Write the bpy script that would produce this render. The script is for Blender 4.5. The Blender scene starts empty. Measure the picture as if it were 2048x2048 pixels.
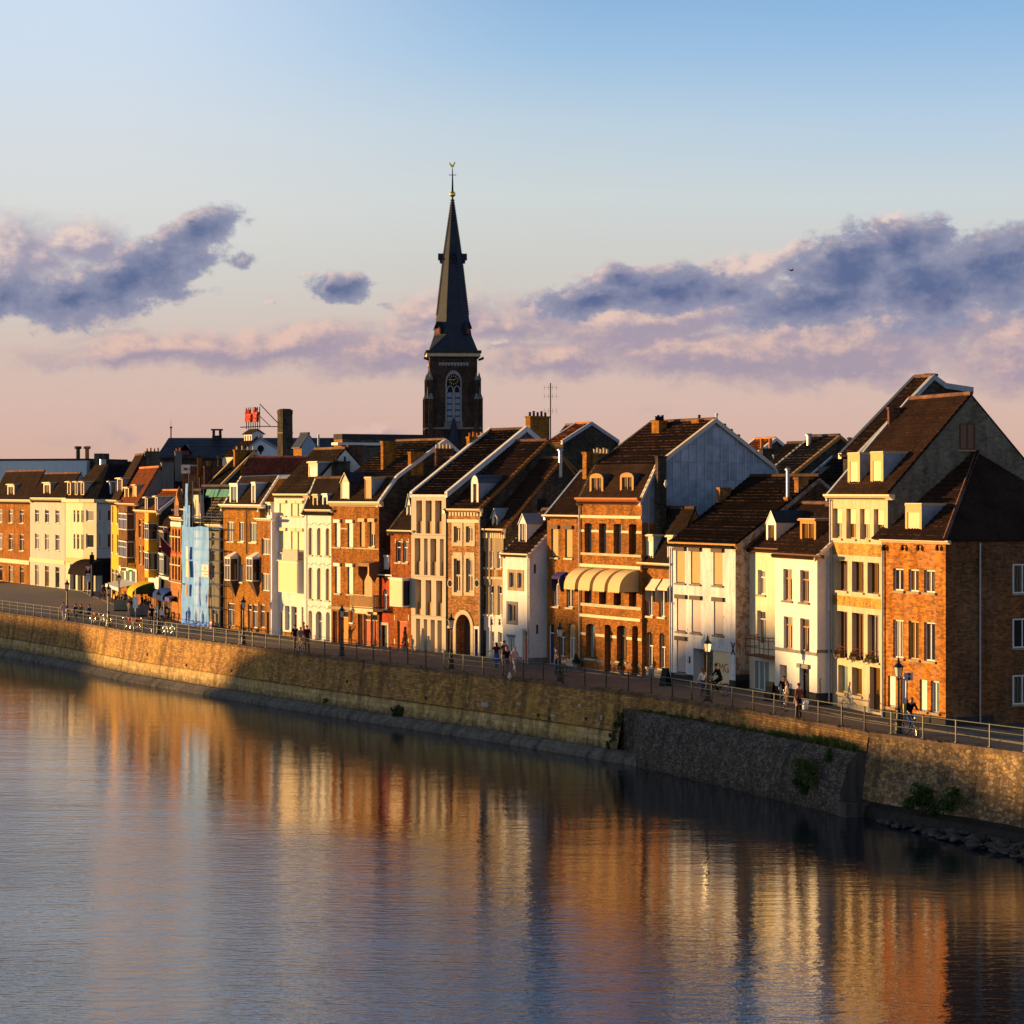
import bpy, bmesh, math, random
import numpy as np
from mathutils import Vector, Matrix
rnd = random.Random(7)
C = bpy.context.scene.collection
sc = bpy.context.scene
PI = math.pi

# ------------------------------------------------------------------ camera
FPX, HZ, CAMZ = 4850.0, 980.0, 12.0        # focal length in photo pixels, horizon row, eye height over the quay
cam = bpy.data.cameras.new('camera')
cam.sensor_width = 36.0
cam.lens = FPX / 2048 * 36
cam.shift_y = -(1024 - HZ) / 2048
cam.clip_start, cam.clip_end = 1.0, 20000
camo = bpy.data.objects.new('camera', cam); C.objects.link(camo)
camo.location = (0, 0, CAMZ); camo.rotation_euler = (PI / 2, 0, 0)
sc.camera = camo

# ------------------------------------------------------------------ light
SUN_AZ, SUN_EL = math.radians(161.0), math.radians(3.6)   # azimuth counted from +X, anticlockwise
SUN_STRENGTH, SUN_COL = 5.0, (1.0, 0.58, 0.205)
SKY_STRENGTH = 0.06
EXPOSURE = 1.20
sv = Vector((math.cos(SUN_AZ) * math.cos(SUN_EL), math.sin(SUN_AZ) * math.cos(SUN_EL), math.sin(SUN_EL)))
sl = bpy.data.lights.new('sun', 'SUN'); sl.energy = SUN_STRENGTH; sl.angle = math.radians(0.5); sl.color = SUN_COL
so = bpy.data.objects.new('sun', sl); C.objects.link(so)
so.rotation_euler = sv.to_track_quat('Z', 'Y').to_euler(); so.location = (-200, 60, 60)
sc.view_settings.view_transform = 'Standard'; sc.view_settings.look = 'None'
sc.view_settings.exposure = EXPOSURE; sc.view_settings.gamma = 1; sc.view_settings.use_curve_mapping = False
sc.cycles.max_bounces = 6; sc.cycles.diffuse_bounces = 3; sc.cycles.glossy_bounces = 4
sc.cycles.caustics_reflective = False; sc.cycles.caustics_refractive = False

def lin(r, g, b):
    f = lambda c: (c / 255 / 12.92) if c / 255 <= 0.04045 else ((c / 255 + 0.055) / 1.055) ** 2.4
    return (f(r), f(g), f(b), 1)

# ------------------------------------------------------------------ sky
world = bpy.data.worlds.new('World'); sc.world = world; world.use_nodes = True
def make_world():
    nt = world.node_tree; nt.nodes.clear(); N, L = nt.nodes.new, nt.links.new
    def math_(op, a, b=None, c=None, clamp=False):
        n = N('ShaderNodeMath'); n.operation = op; n.use_clamp = clamp
        for i, v in enumerate((a, b, c)):
            if v is None: continue
            if hasattr(v, 'is_output'): L(v, n.inputs[i])
            else: n.inputs[i].default_value = v
        return n.outputs[0]
    def mixc(f, a, b):
        n = N('ShaderNodeMix'); n.data_type = 'RGBA'
        for s, v in ((n.inputs[0], f), (n.inputs[6], a), (n.inputs[7], b)):
            if hasattr(v, 'is_output'): L(v, s)
            else: s.default_value = v
        return n.outputs[2]
    def smooth(v, a, b):
        n = N('ShaderNodeMapRange'); n.interpolation_type = 'SMOOTHSTEP'; L(v, n.inputs[0])
        n.inputs[1].default_value = a; n.inputs[2].default_value = b; return n.outputs[0]
    geo = N('ShaderNodeTexCoord')
    sep = N('ShaderNodeSeparateXYZ'); L(geo.outputs['Generated'], sep.inputs[0])
    az = math_('MULTIPLY', math_('ARCTAN2', sep.outputs[0], sep.outputs[1]), 48.5)
    el = math_('MULTIPLY', math_('ARCSINE', sep.outputs[2]), 48.5)
    # clear sky: evening gradient near the horizon, physical sky above
    sky = N('ShaderNodeTexSky'); sky.sky_type = 'NISHITA'; sky.sun_disc = False
    sky.sun_elevation = SUN_EL; sky.sun_rotation = PI / 2 - SUN_AZ; sky.air_density = 1.0; sky.dust_density = 1.5; sky.ozone_density = 3.0
    ramp = N('ShaderNodeValToRGB'); L(math_('DIVIDE', math_('MAXIMUM', el, 0), 14.0), ramp.inputs[0])
    r = ramp.color_ramp
    stops = [(0.0, (204, 171, 155)), (1.6, (208, 183, 172)), (2.9, (208, 193, 184)), (4.2, (206, 203, 200)), (5.8, (208, 214, 220)),
             (7.3, (200, 214, 233)), (8.7, (178, 204, 236)), (11, (132, 176, 228)), (14, (108, 156, 222))]
    r = ramp.color_ramp
    stops = [(0.0, (214, 172, 152)), (1.6, (216, 184, 172)), (2.9, (212, 192, 182)), (4.2, (207, 203, 197)), (5.8, (207, 214, 214)),
             (7.3, (190, 209, 223)), (8.7, (158, 194, 226)), (11, (122, 166, 214)), (14, (92, 134, 186))]
    r.elements[0].position = 0; r.elements[0].color = lin(*stops[0][1])
    r.elements[1].position = 1; r.elements[1].color = lin(*stops[-1][1])
    for p, c in stops[1:-1]:
        e = r.elements.new(p / 14.0); e.color = lin(*c)
    base = ramp.outputs[0]
    # the sky pales towards the sunset on the left and deepens to the right
    base = mixc(math_('MULTIPLY', smooth(az, 2, -9), math_('MULTIPLY', smooth(el, 2.5, 7.0), .92)), base, mixc(smooth(el, 4, 10), lin(222, 219, 212), lin(208, 224, 242)))
    base = mixc(math_('MULTIPLY', smooth(az, -1, 9), math_('MULTIPLY', smooth(el, 4.5, 9.0), .7)), base, mixc(smooth(el, 6, 11), lin(180, 206, 230), lin(126, 176, 224)))
    # clouds
    comb = N('ShaderNodeCombineXYZ'); L(az, comb.inputs[0]); L(el, comb.inputs[1])
    def group(name, ell, warp, nscale, namp):
        g = bpy.data.node_groups.new(name, 'ShaderNodeTree')
        g.interface.new_socket('P', in_out='INPUT', socket_type='NodeSocketVector')
        g.interface.new_socket('D', in_out='OUTPUT', socket_type='NodeSocketFloat')
        gi, go = g.nodes.new('NodeGroupInput'), g.nodes.new('NodeGroupOutput')
        nz = g.nodes.new('ShaderNodeTexNoise'); nz.inputs['Scale'].default_value = 0.9; nz.inputs['Detail'].default_value = 7; nz.inputs['Roughness'].default_value = 0.6
        g.links.new(gi.outputs[0], nz.inputs['Vector'])
        s = g.nodes.new('ShaderNodeVectorMath'); s.operation = 'SUBTRACT'; s.inputs[1].default_value = (.5, .5, .5); g.links.new(nz.outputs['Color'], s.inputs[0])
        sm = g.nodes.new('ShaderNodeVectorMath'); sm.operation = 'MULTIPLY'; sm.inputs[1].default_value = (warp, warp * .7, 0); g.links.new(s.outputs[0], sm.inputs[0])
        ad = g.nodes.new('ShaderNodeVectorMath'); ad.operation = 'ADD'; g.links.new(gi.outputs[0], ad.inputs[0]); g.links.new(sm.outputs[0], ad.inputs[1])
        acc = None
        for (cx, cy, rx, ry, rot, w) in ell:
            mp = g.nodes.new('ShaderNodeMapping'); mp.vector_type = 'TEXTURE'
            mp.inputs[1].default_value = ((cx - 1024) / 100, (980 - cy) / 100, 0); mp.inputs[2].default_value = (0, 0, math.radians(rot)); mp.inputs[3].default_value = (rx / 100, ry / 100, 1)
            g.links.new(ad.outputs[0], mp.inputs[0])
            ln = g.nodes.new('ShaderNodeVectorMath'); ln.operation = 'LENGTH'; g.links.new(mp.outputs[0], ln.inputs[0])
            mr = g.nodes.new('ShaderNodeMapRange'); mr.interpolation_type = 'LINEAR'; g.links.new(ln.outputs['Value'], mr.inputs[0])
            mr.inputs[1].default_value = 1.5; mr.inputs[2].default_value = 0.0; mr.inputs[3].default_value = 0; mr.inputs[4].default_value = w
            if acc is None: acc = mr.outputs[0]
            else:
                a = g.nodes.new('ShaderNodeMath'); a.operation = 'MAXIMUM'; g.links.new(acc, a.inputs[0]); g.links.new(mr.outputs[0], a.inputs[1]); acc = a.outputs[0]
        n2 = g.nodes.new('ShaderNodeTexNoise'); n2.inputs['Scale'].default_value = nscale; n2.inputs['Detail'].default_value = 9; n2.inputs['Roughness'].default_value = 0.64
        mp = g.nodes.new('ShaderNodeMapping'); mp.inputs[3].default_value = (1, 1.45, 1); g.links.new(gi.outputs[0], mp.inputs[0]); g.links.new(mp.outputs[0], n2.inputs['Vector'])
        m1 = g.nodes.new('ShaderNodeMath'); m1.operation = 'MULTIPLY_ADD'; m1.inputs[1].default_value = namp; m1.inputs[2].default_value = -namp * .5; g.links.new(n2.outputs['Fac'], m1.inputs[0])
        m2 = g.nodes.new('ShaderNodeMath'); m2.operation = 'ADD'; g.links.new(acc, m2.inputs[0]); g.links.new(m1.outputs[0], m2.inputs[1])
        g.links.new(m2.outputs[0], go.inputs[0])
        return g
    def use(g, off=(0, 0)):
        n = N('ShaderNodeGroup'); n.node_tree = g
        if off != (0, 0):
            a = N('ShaderNodeVectorMath'); a.operation = 'ADD'; L(comb.outputs[0], a.inputs[0]); a.inputs[1].default_value = (off[0], off[1], 0); L(a.outputs[0], n.inputs[0])
        else: L(comb.outputs[0], n.inputs[0])
        return n.outputs[0]
    pink = group('pink cloud band', [(330, 700, 330, 44, 3, .85), (170, 640, 120, 30, 0, .7), (560, 690, 220, 52, 8, .9), (760, 700, 240, 62, 0, .85), (860, 625, 130, 48, 12, .85),
        (1000, 640, 210, 55, -4, .8), (1110, 715, 200, 50, 4, .85), (1300, 640, 270, 60, 8, 1.0), (1420, 710, 300, 62, 0, .95), (1650, 700, 340, 82, 2, 1.0), (1800, 650, 260, 60, 6, 1.0),
        (2050, 690, 200, 110, 0, 1.0), (1490, 545, 120, 42, 10, .95), (180, 495, 100, 62, 0, .85), (60, 520, 110, 100, 0, .95), (1790, 466, 66, 40, 0, 1.0), (1590, 510, 50, 25, 15, .9), (1240, 545, 120, 22, 5, .8),
        (200, 880, 120, 40, 0, .45), (730, 868, 90, 22, 0, .6), (1300, 820, 170, 30, 0, .35)], 1.15, 1.1, .9)
    dark = group('blue cloud', [(270, 565, 205, 70, 24, 1.15), (400, 470, 115, 46, 20, 1.05), (150, 600, 140, 52, 8, 1.1), (20, 600, 100, 60, 5, 1.0), (330, 590, 130, 34, 8, .7), (490, 520, 48, 20, 12, .75), (680, 578, 74, 38, 0, 1.1), (615, 548, 30, 14, 0, .62),
        (556, 598, 30, 13, 10, .62), (770, 606, 70, 14, -6, .5), (1190, 598, 150, 40, 6, 1.1), (1330, 578, 180, 56, 0, 1.15), (1240, 562, 80, 44, 0, 1.0), (1460, 588, 130, 44, 0, .85), (1690, 545, 160, 88, 22, 1.2), (1800, 505, 120, 72, 18, 1.15),
        (1640, 606, 210, 56, 8, 1.15), (1850, 580, 180, 90, 5, 1.2), (1990, 550, 150, 100, 0, 1.15), (150, 437, 24, 8, 0, .55), (1000, 690, 60, 22, 0, .55)], 1.0, 1.7, 1.0)
    dp, dp2 = use(pink), use(pink, (-.22, .16))
    dd, dd2 = use(dark), use(dark, (-.16, .14))
    ap = smooth(dp, .22, .66); ad_ = smooth(dd, .33, .58)
    litp = smooth(math_('SUBTRACT', dp, dp2), -.12, .36)
    litd = math_('MULTIPLY', smooth(math_('SUBTRACT', dd, dd2), .08, .55), smooth(dd, 1.0, .55))
    low = smooth(el, 5.6, 2.4)
    pinkc = mixc(litp, mixc(low, lin(150, 148, 174), lin(164, 150, 168)), mixc(low, lin(236, 212, 202), lin(226, 190, 176)))
    darkc = mixc(litd, mixc(smooth(dd, .40, 1.2), lin(148, 150, 174), lin(76, 96, 142)), lin(226, 202, 194))
    col = mixc(math_('MULTIPLY', ap, .92), base, pinkc)
    col = mixc(math_('MULTIPLY', ad_, .93), col, darkc)
    bg1, bg2 = N('ShaderNodeBackground'), N('ShaderNodeBackground')
    L(col, bg1.inputs[0]); bg1.inputs[1].default_value = 2 ** -EXPOSURE
    L(sky.outputs[0], bg2.inputs[0]); bg2.inputs[1].default_value = SKY_STRENGTH
    mx = N('ShaderNodeMixShader'); L(smooth(el, 18, 38), mx.inputs[0]); L(bg1.outputs[0], mx.inputs[1]); L(bg2.outputs[0], mx.inputs[2])
    out = N('ShaderNodeOutputWorld'); L(mx.outputs[0], out.inputs[0])
make_world()

# ------------------------------------------------------------------ materials
MATS = {}
def newmat(name):
    m = bpy.data.materials.new(name); m.use_nodes = True
    nt = m.node_tree; b = nt.nodes['Principled BSDF']
    return m, nt, b
def ramp_node(nt, fac, stops):
    r = nt.nodes.new('ShaderNodeValToRGB'); nt.links.new(fac, r.inputs[0])
    e = r.color_ramp.elements
    e[0].position, e[0].color = stops[0][0], stops[0][1]
    e[1].position, e[1].color = stops[-1][0], stops[-1][1]
    for p, c in stops[1:-1]:
        q = e.new(p); q.color = c
    return r.outputs[0]
def noise(nt, vec, scale, detail=4, rough=.55):
    n = nt.nodes.new('ShaderNodeTexNoise'); n.inputs['Scale'].default_value = scale; n.inputs['Detail'].default_value = detail; n.inputs['Roughness'].default_value = rough
    if vec is not None: nt.links.new(vec, n.inputs['Vector'])
    return n.outputs['Fac']
def mixn(nt, f, a, b, mode='MIX'):
    n = nt.nodes.new('ShaderNodeMix'); n.data_type = 'RGBA'; n.blend_type = mode
    for s, v in ((n.inputs[0], f), (n.inputs[6], a), (n.inputs[7], b)):
        if hasattr(v, 'is_output'): nt.links.new(v, s)
        else: s.default_value = v
    return n.outputs[2]
def wall_vec(nt, wh=False):
    t = nt.nodes.new('ShaderNodeTexCoord'); s = nt.nodes.new('ShaderNodeSeparateXYZ'); nt.links.new(t.outputs['Object'], s.inputs[0])
    a = nt.nodes.new('ShaderNodeMath'); a.operation = 'ADD'; nt.links.new(s.outputs[0], a.inputs[0]); nt.links.new(s.outputs[1], a.inputs[1])
    c = nt.nodes.new('ShaderNodeCombineXYZ'); nt.links.new(a.outputs[0], c.inputs[0]); nt.links.new(s.outputs[2], c.inputs[1])
    return (c.outputs[0], t.outputs['Object'])
def bump(nt, b, h, strength=.3, dist=.02):
    n = nt.nodes.new('ShaderNodeBump'); n.inputs['Strength'].default_value = strength; n.inputs['Distance'].default_value = dist
    nt.links.new(h, n.inputs['Height']); nt.links.new(n.outputs[0], b.inputs['Normal'])
def c4(c): return (c[0], c[1], c[2], 1)
def sc_(c, k): return (c[0] * k, c[1] * k, c[2] * k, 1)
def brick(name, c, var=.35, mortar=.75, size=1.25, dirt=.35):
    if name in MATS: return MATS[name]
    m, nt, b = newmat(name); MATS[name] = m
    v, o = wall_vec(nt)
    t = nt.nodes.new('ShaderNodeTexBrick'); nt.links.new(v, t.inputs['Vector'])
    t.inputs['Scale'].default_value = 1; t.inputs['Brick Width'].default_value = .22 * size; t.inputs['Row Height'].default_value = .075 * size; t.inputs['Mortar Size'].default_value = .009 * size
    t.inputs['Color1'].default_value = sc_(c, 1 - var); t.inputs['Color2'].default_value = sc_(c, 1 + var); t.inputs['Mortar'].default_value = (mortar * (.45 * c[0] + .1), mortar * (.45 * c[1] + .12), mortar * (.45 * c[2] + .1), 1); t.inputs['Bias'].default_value = -.1
    n = noise(nt, o, .55, 5, .6); n2 = noise(nt, o, 5.0, 3, .6)
    k = ramp_node(nt, n, [(.3, (1 - dirt, 1 - dirt, 1 - dirt, 1)), (.7, (1.12, 1.1, 1.08, 1))])
    col = mixn(nt, 1.0, t.outputs['Color'], k, 'MULTIPLY')
    col = mixn(nt, 1.0, col, ramp_node(nt, n2, [(.3, (.72, .72, .74, 1)), (.72, (1.22, 1.18, 1.12, 1))]), 'MULTIPLY')
    stn = nt.nodes.new('ShaderNodeMapping'); stn.inputs[3].default_value = (1.1, .22, 1); nt.links.new(v, stn.inputs[0])
    col = mixn(nt, 1.0, col, ramp_node(nt, noise(nt, stn.outputs[0], 1.3, 6, .65), [(.34, (.60, .58, .58, 1)), (.56, (1.05, 1.04, 1.03, 1))]), 'MULTIPLY')
    nt.links.new(col, b.inputs['Base Color']); b.inputs['Roughness'].default_value = .95; b.inputs['Specular IOR Level'].default_value = .04
    bump(nt, b, t.outputs['Fac'], .35, -.012)
    return m
def plaster(name, c, stain=.25, rough=.85, scale=.5, peel=None):
    if name in MATS: return MATS[name]
    m, nt, b = newmat(name); MATS[name] = m
    v, o = wall_vec(nt)
    st = nt.nodes.new('ShaderNodeMapping'); st.inputs[3].default_value = (1.6, .28, 1); nt.links.new(v, st.inputs[0])
    n = noise(nt, st.outputs[0], 1.6, 6, .62); n2 = noise(nt, o, scale * 8, 5, .6)
    col = mixn(nt, 1.0, c4(c), ramp_node(nt, n, [(.32, (1 - stain, 1 - stain, 1 - stain * .9, 1)), (.62, (1.03, 1.03, 1.03, 1))]), 'MULTIPLY')
    col = mixn(nt, 1.0, col, ramp_node(nt, n2, [(.3, (.90, .90, .91, 1)), (.7, (1.05, 1.05, 1.04, 1))]), 'MULTIPLY')
    if peel:
        n3 = noise(nt, o, 2.6, 9, .72)
        t = nt.nodes.new('ShaderNodeTexBrick'); nt.links.new(v, t.inputs['Vector']); t.inputs['Scale'].default_value = 1
        t.inputs['Brick Width'].default_value = .26; t.inputs['Row Height'].default_value = .09; t.inputs['Mortar Size'].default_value = .014
        t.inputs['Color1'].default_value = (.16, .07, .035, 1); t.inputs['Color2'].default_value = (.28, .14, .08, 1); t.inputs['Mortar'].default_value = (.25, .2, .16, 1)
        f = ramp_node(nt, n3, [(peel, (0, 0, 0, 1)), (peel + .03, (1, 1, 1, 1))])
        col = mixn(nt, f, col, t.outputs['Color'])
    nt.links.new(col, b.inputs['Base Color']); b.inputs['Roughness'].default_value = rough; b.inputs['Specular IOR Level'].default_value = .06
    bump(nt, b, n2, .25, .02)
    return m
def simple(name, c, rough=.6, metal=0, var=.15, spec=None, nscale=3.0):
    spec = (.4 if metal else .0 if rough >= .8 else .08) if spec is None else spec; rough = max(rough, .6) if not metal else rough
    if name in MATS: return MATS[name]
    m, nt, b = newmat(name); MATS[name] = m
    t = nt.nodes.new('ShaderNodeTexCoord'); n = noise(nt, t.outputs['Object'], nscale, 4, .6)
    col = mixn(nt, 1.0, c4(c), ramp_node(nt, n, [(.3, (1 - var, 1 - var, 1 - var, 1)), (.7, (1 + var * .5, 1 + var * .5, 1 + var * .5, 1))]), 'MULTIPLY')
    nt.links.new(col, b.inputs['Base Color']); b.inputs['Roughness'].default_value = rough; b.inputs['Metallic'].default_value = metal; b.inputs['Specular IOR Level'].default_value = spec
    return m
EDGE, TCOL = {}, {}
def tilemat(name, c, var=.45):
    if name in MATS: return MATS[name]
    TCOL[name] = c
    m, nt, b = newmat(name); MATS[name] = m
    t = nt.nodes.new('ShaderNodeTexCoord'); o = t.outputs['Object']
    n = noise(nt, o, .7, 5, .6); n2 = noise(nt, o, 7.0, 3, .7)
    col = mixn(nt, 1.0, c4(c), ramp_node(nt, n, [(.3, (1 - var, 1 - var, 1 - var * .9, 1)), (.7, (1 + var * .6, 1 + var * .5, 1 + var * .4, 1))]), 'MULTIPLY')
    col = mixn(nt, 1.0, col, ramp_node(nt, n2, [(.3, (.55, .55, .58, 1)), (.7, (1.4, 1.32, 1.2, 1))]), 'MULTIPLY')
    nt.links.new(col, b.inputs['Base Color']); b.inputs['Roughness'].default_value = .85; b.inputs['Specular IOR Level'].default_value = .05
    return m
def glassmat(name, c, c2=None, rough=.06):
    if name in MATS: return MATS[name]
    m, nt, b = newmat(name); MATS[name] = m
    v, o = wall_vec(nt)
    if c2:
        w = nt.nodes.new('ShaderNodeTexWave'); w.wave_type = 'BANDS'; w.bands_direction = 'X'; w.inputs['Scale'].default_value = 1.7; w.inputs['Distortion'].default_value = 2.5; nt.links.new(v, w.inputs[0])
        col = mixn(nt, w.outputs['Fac'], c4(c), c4(c2)); nt.links.new(col, b.inputs['Base Color'])
    else: b.inputs['Base Color'].default_value = c4(c)
    b.inputs['Roughness'].default_value = rough; b.inputs['Specular IOR Level'].default_value = .5; b.inputs['IOR'].default_value = 1.5
    n = noise(nt, o, 1.3, 2, .5); bump(nt, b, n, .12, .03)
    return m
def zincmat(name, c, seam=.6):
    if name in MATS: return MATS[name]
    m, nt, b = newmat(name); MATS[name] = m
    v, o = wall_vec(nt)
    t = nt.nodes.new('ShaderNodeTexBrick'); nt.links.new(v, t.inputs['Vector']); t.offset = 0; t.inputs['Scale'].default_value = 1
    t.inputs['Brick Width'].default_value = seam; t.inputs['Row Height'].default_value = 1.15; t.inputs['Mortar Size'].default_value = .012; t.inputs['Mortar Smooth'].default_value = .3
    t.inputs['Color1'].default_value = sc_(c, .8); t.inputs['Color2'].default_value = sc_(c, 1.12); t.inputs['Mortar'].default_value = sc_(c, .5)
    n = noise(nt, o, 1.2, 6, .65)
    col = mixn(nt, 1.0, t.outputs['Color'], ramp_node(nt, n, [(.3, (.66, .66, .68, 1)), (.7, (1.2, 1.2, 1.2, 1))]), 'MULTIPLY')
    nt.links.new(col, b.inputs['Base Color']); b.inputs['Roughness'].default_value = .5; b.inputs['Metallic'].default_value = .35
    bump(nt, b, t.outputs['Fac'], .4, .02)
    return m

BR = lambda k: {
    'orange': brick('orange brick', (.50, .185, .028), .42, .8, 1.35, .25),
    'brown': brick('brown brick', (.36, .128, .014), .35, .8, 1.3, .35),
    'ochre': brick('ochre brick', (.37, .150, .012), .30, .7, 1.3, .3),
    'red': brick('red brick', (.38, .100, .014), .3, .7, 1.3, .35),
    'redpaint': brick('red painted brick', (.50, .070, .018), .12, .6, 1.3, .2),
    'mixed': brick('mixed old brick', (.40, .172, .045), .5, 1.1, 1.4, .35),
    'yellow': brick('yellow brick', (.52, .29, .055), .25, .8, 1.2, .2),
    'tan': brick('tan grey brick', (.20, .165, .125), .25, .8, 1.3, .3),
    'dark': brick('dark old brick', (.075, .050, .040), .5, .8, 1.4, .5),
    'darkred': brick('dark red brick', (.15, .06, .04), .45, .8, 1.4, .45),
    'grey': brick('grey brown brick', (.13, .10, .08), .4, .8, 1.4, .45),
    'church': brick('church brick', (.085, .045, .036), .35, .6, 1.6, .4),
    'yellowbrown': brick('brown glazed brick', (.17, .085, .035), .3, .7, 1.2, .3)}[k]
WHITE = plaster('white plaster', (.65, .62, .57), .14)
CREAM = plaster('cream plaster', (.64, .56, .39), .14)
PEEL = plaster('peeling white paint', (.63, .61, .60), .30, peel=.60)
PEELSIDE = plaster('peeled side wall', (.42, .36, .30), .35, peel=.50)
BLUEWHITE = plaster('white side render', (.70, .69, .70), .15)
STONE = plaster('cream stone', (.54, .43, .28), .22)
TAN = plaster('tan sandstone', (.36, .27, .165), .32)
PALE = plaster('pale concrete', (.50, .42, .31), .14)
GREYST = plaster('grey bluestone', (.20, .19, .18), .25)
YELLOW = plaster('yellow ochre plaster', (.66, .36, .035), .15)
DARKPL = plaster('dark plinth', (.05, .045, .045), .3)
WPAINT = simple('white paint', (.66, .63, .58), .45, var=.06)
CPAINT = simple('cream paint', (.62, .49, .31), .5, var=.08)
OPAINT = simple('orange brown paint', (.42, .19, .045), .5, var=.15)
TPAINT = simple('tan paint', (.50, .34, .15), .5, var=.1)
RPAINT = simple('red orange paint', (.48, .12, .035), .5, var=.15)
BRPAINT = simple('brown paint', (.12, .055, .028), .5, var=.15)
BLKPAINT = simple('black paint', (.012, .013, .015), .4, var=.2)
BLUEP = simple('dark blue paint', (.022, .04, .11), .45, var=.15)
REDDOOR = simple('red door paint', (.45, .022, .02), .45, var=.1)
GDOOR = simple('orange red door wood', (.40, .062, .012), .55, var=.18)
ODOOR = simple('orange door wood', (.52, .20, .02), .5, var=.15)
SHUT_T = simple('tan shutter slats', (.42, .265, .11), .5, var=.06)
SHUT_W = simple('white shutter slats', (.66, .62, .55), .5, var=.05)
SHUT_C = simple('cream shutter slats', (.66, .53, .32), .5, var=.05)
SHUT_L = simple('grey lilac shutter slats', (.42, .36, .34), .5, var=.06)
BOXBR = simple('brown shutter box', (.075, .05, .04), .5, var=.2)
ZINC = zincmat('zinc cladding', (.30, .34, .41), .6)
ZINCP = simple('zinc sheet', (.24, .27, .33), .45, .3, var=.25)
LEAD = simple('grey lead', (.34, .36, .40), .55, .1, var=.25)
DARKZ = simple('dark zinc', (.06, .07, .085), .45, .3, var=.2)
T_BR = tilemat('brown roof tile', (.036, .020, .015))
T_DK = tilemat('dark roof tile', (.022, .014, .012))
T_RD = tilemat('red roof tile', (.17, .050, .018))
T_GR = tilemat('grey brown roof tile', (.048, .031, .021))
T_BK = tilemat('black roof tile', (.019, .018, .021))
SLATE = tilemat('blue slate', (.028, .036, .058), .25); SLATE.node_tree.nodes['Principled BSDF'].inputs['Specular IOR Level'].default_value = .12; SLATE.node_tree.nodes['Principled BSDF'].inputs['Roughness'].default_value = .55
G_DK = glassmat('dark window glass', (.018, .018, .020))
G_CU = glassmat('curtained window glass', (.03, .027, .024), (.16, .12, .08))
G_LC = glassmat('lace curtained window glass', (.09, .085, .08), (.42, .38, .32))
G_TN = glassmat('tan lit window glass', (.085, .040, .008), (.15, .075, .014))
G_GN = glassmat('greenish window glass', (.10, .14, .14), (.25, .30, .28))
G_BL = glassmat('blue church glass', (.10, .16, .28), (.13, .20, .34), .25)
METAL = simple('galvanised metal', (.36, .36, .36), .4, .6)
TERRA = simple('terracotta', (.45, .16, .07), .8)
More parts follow.
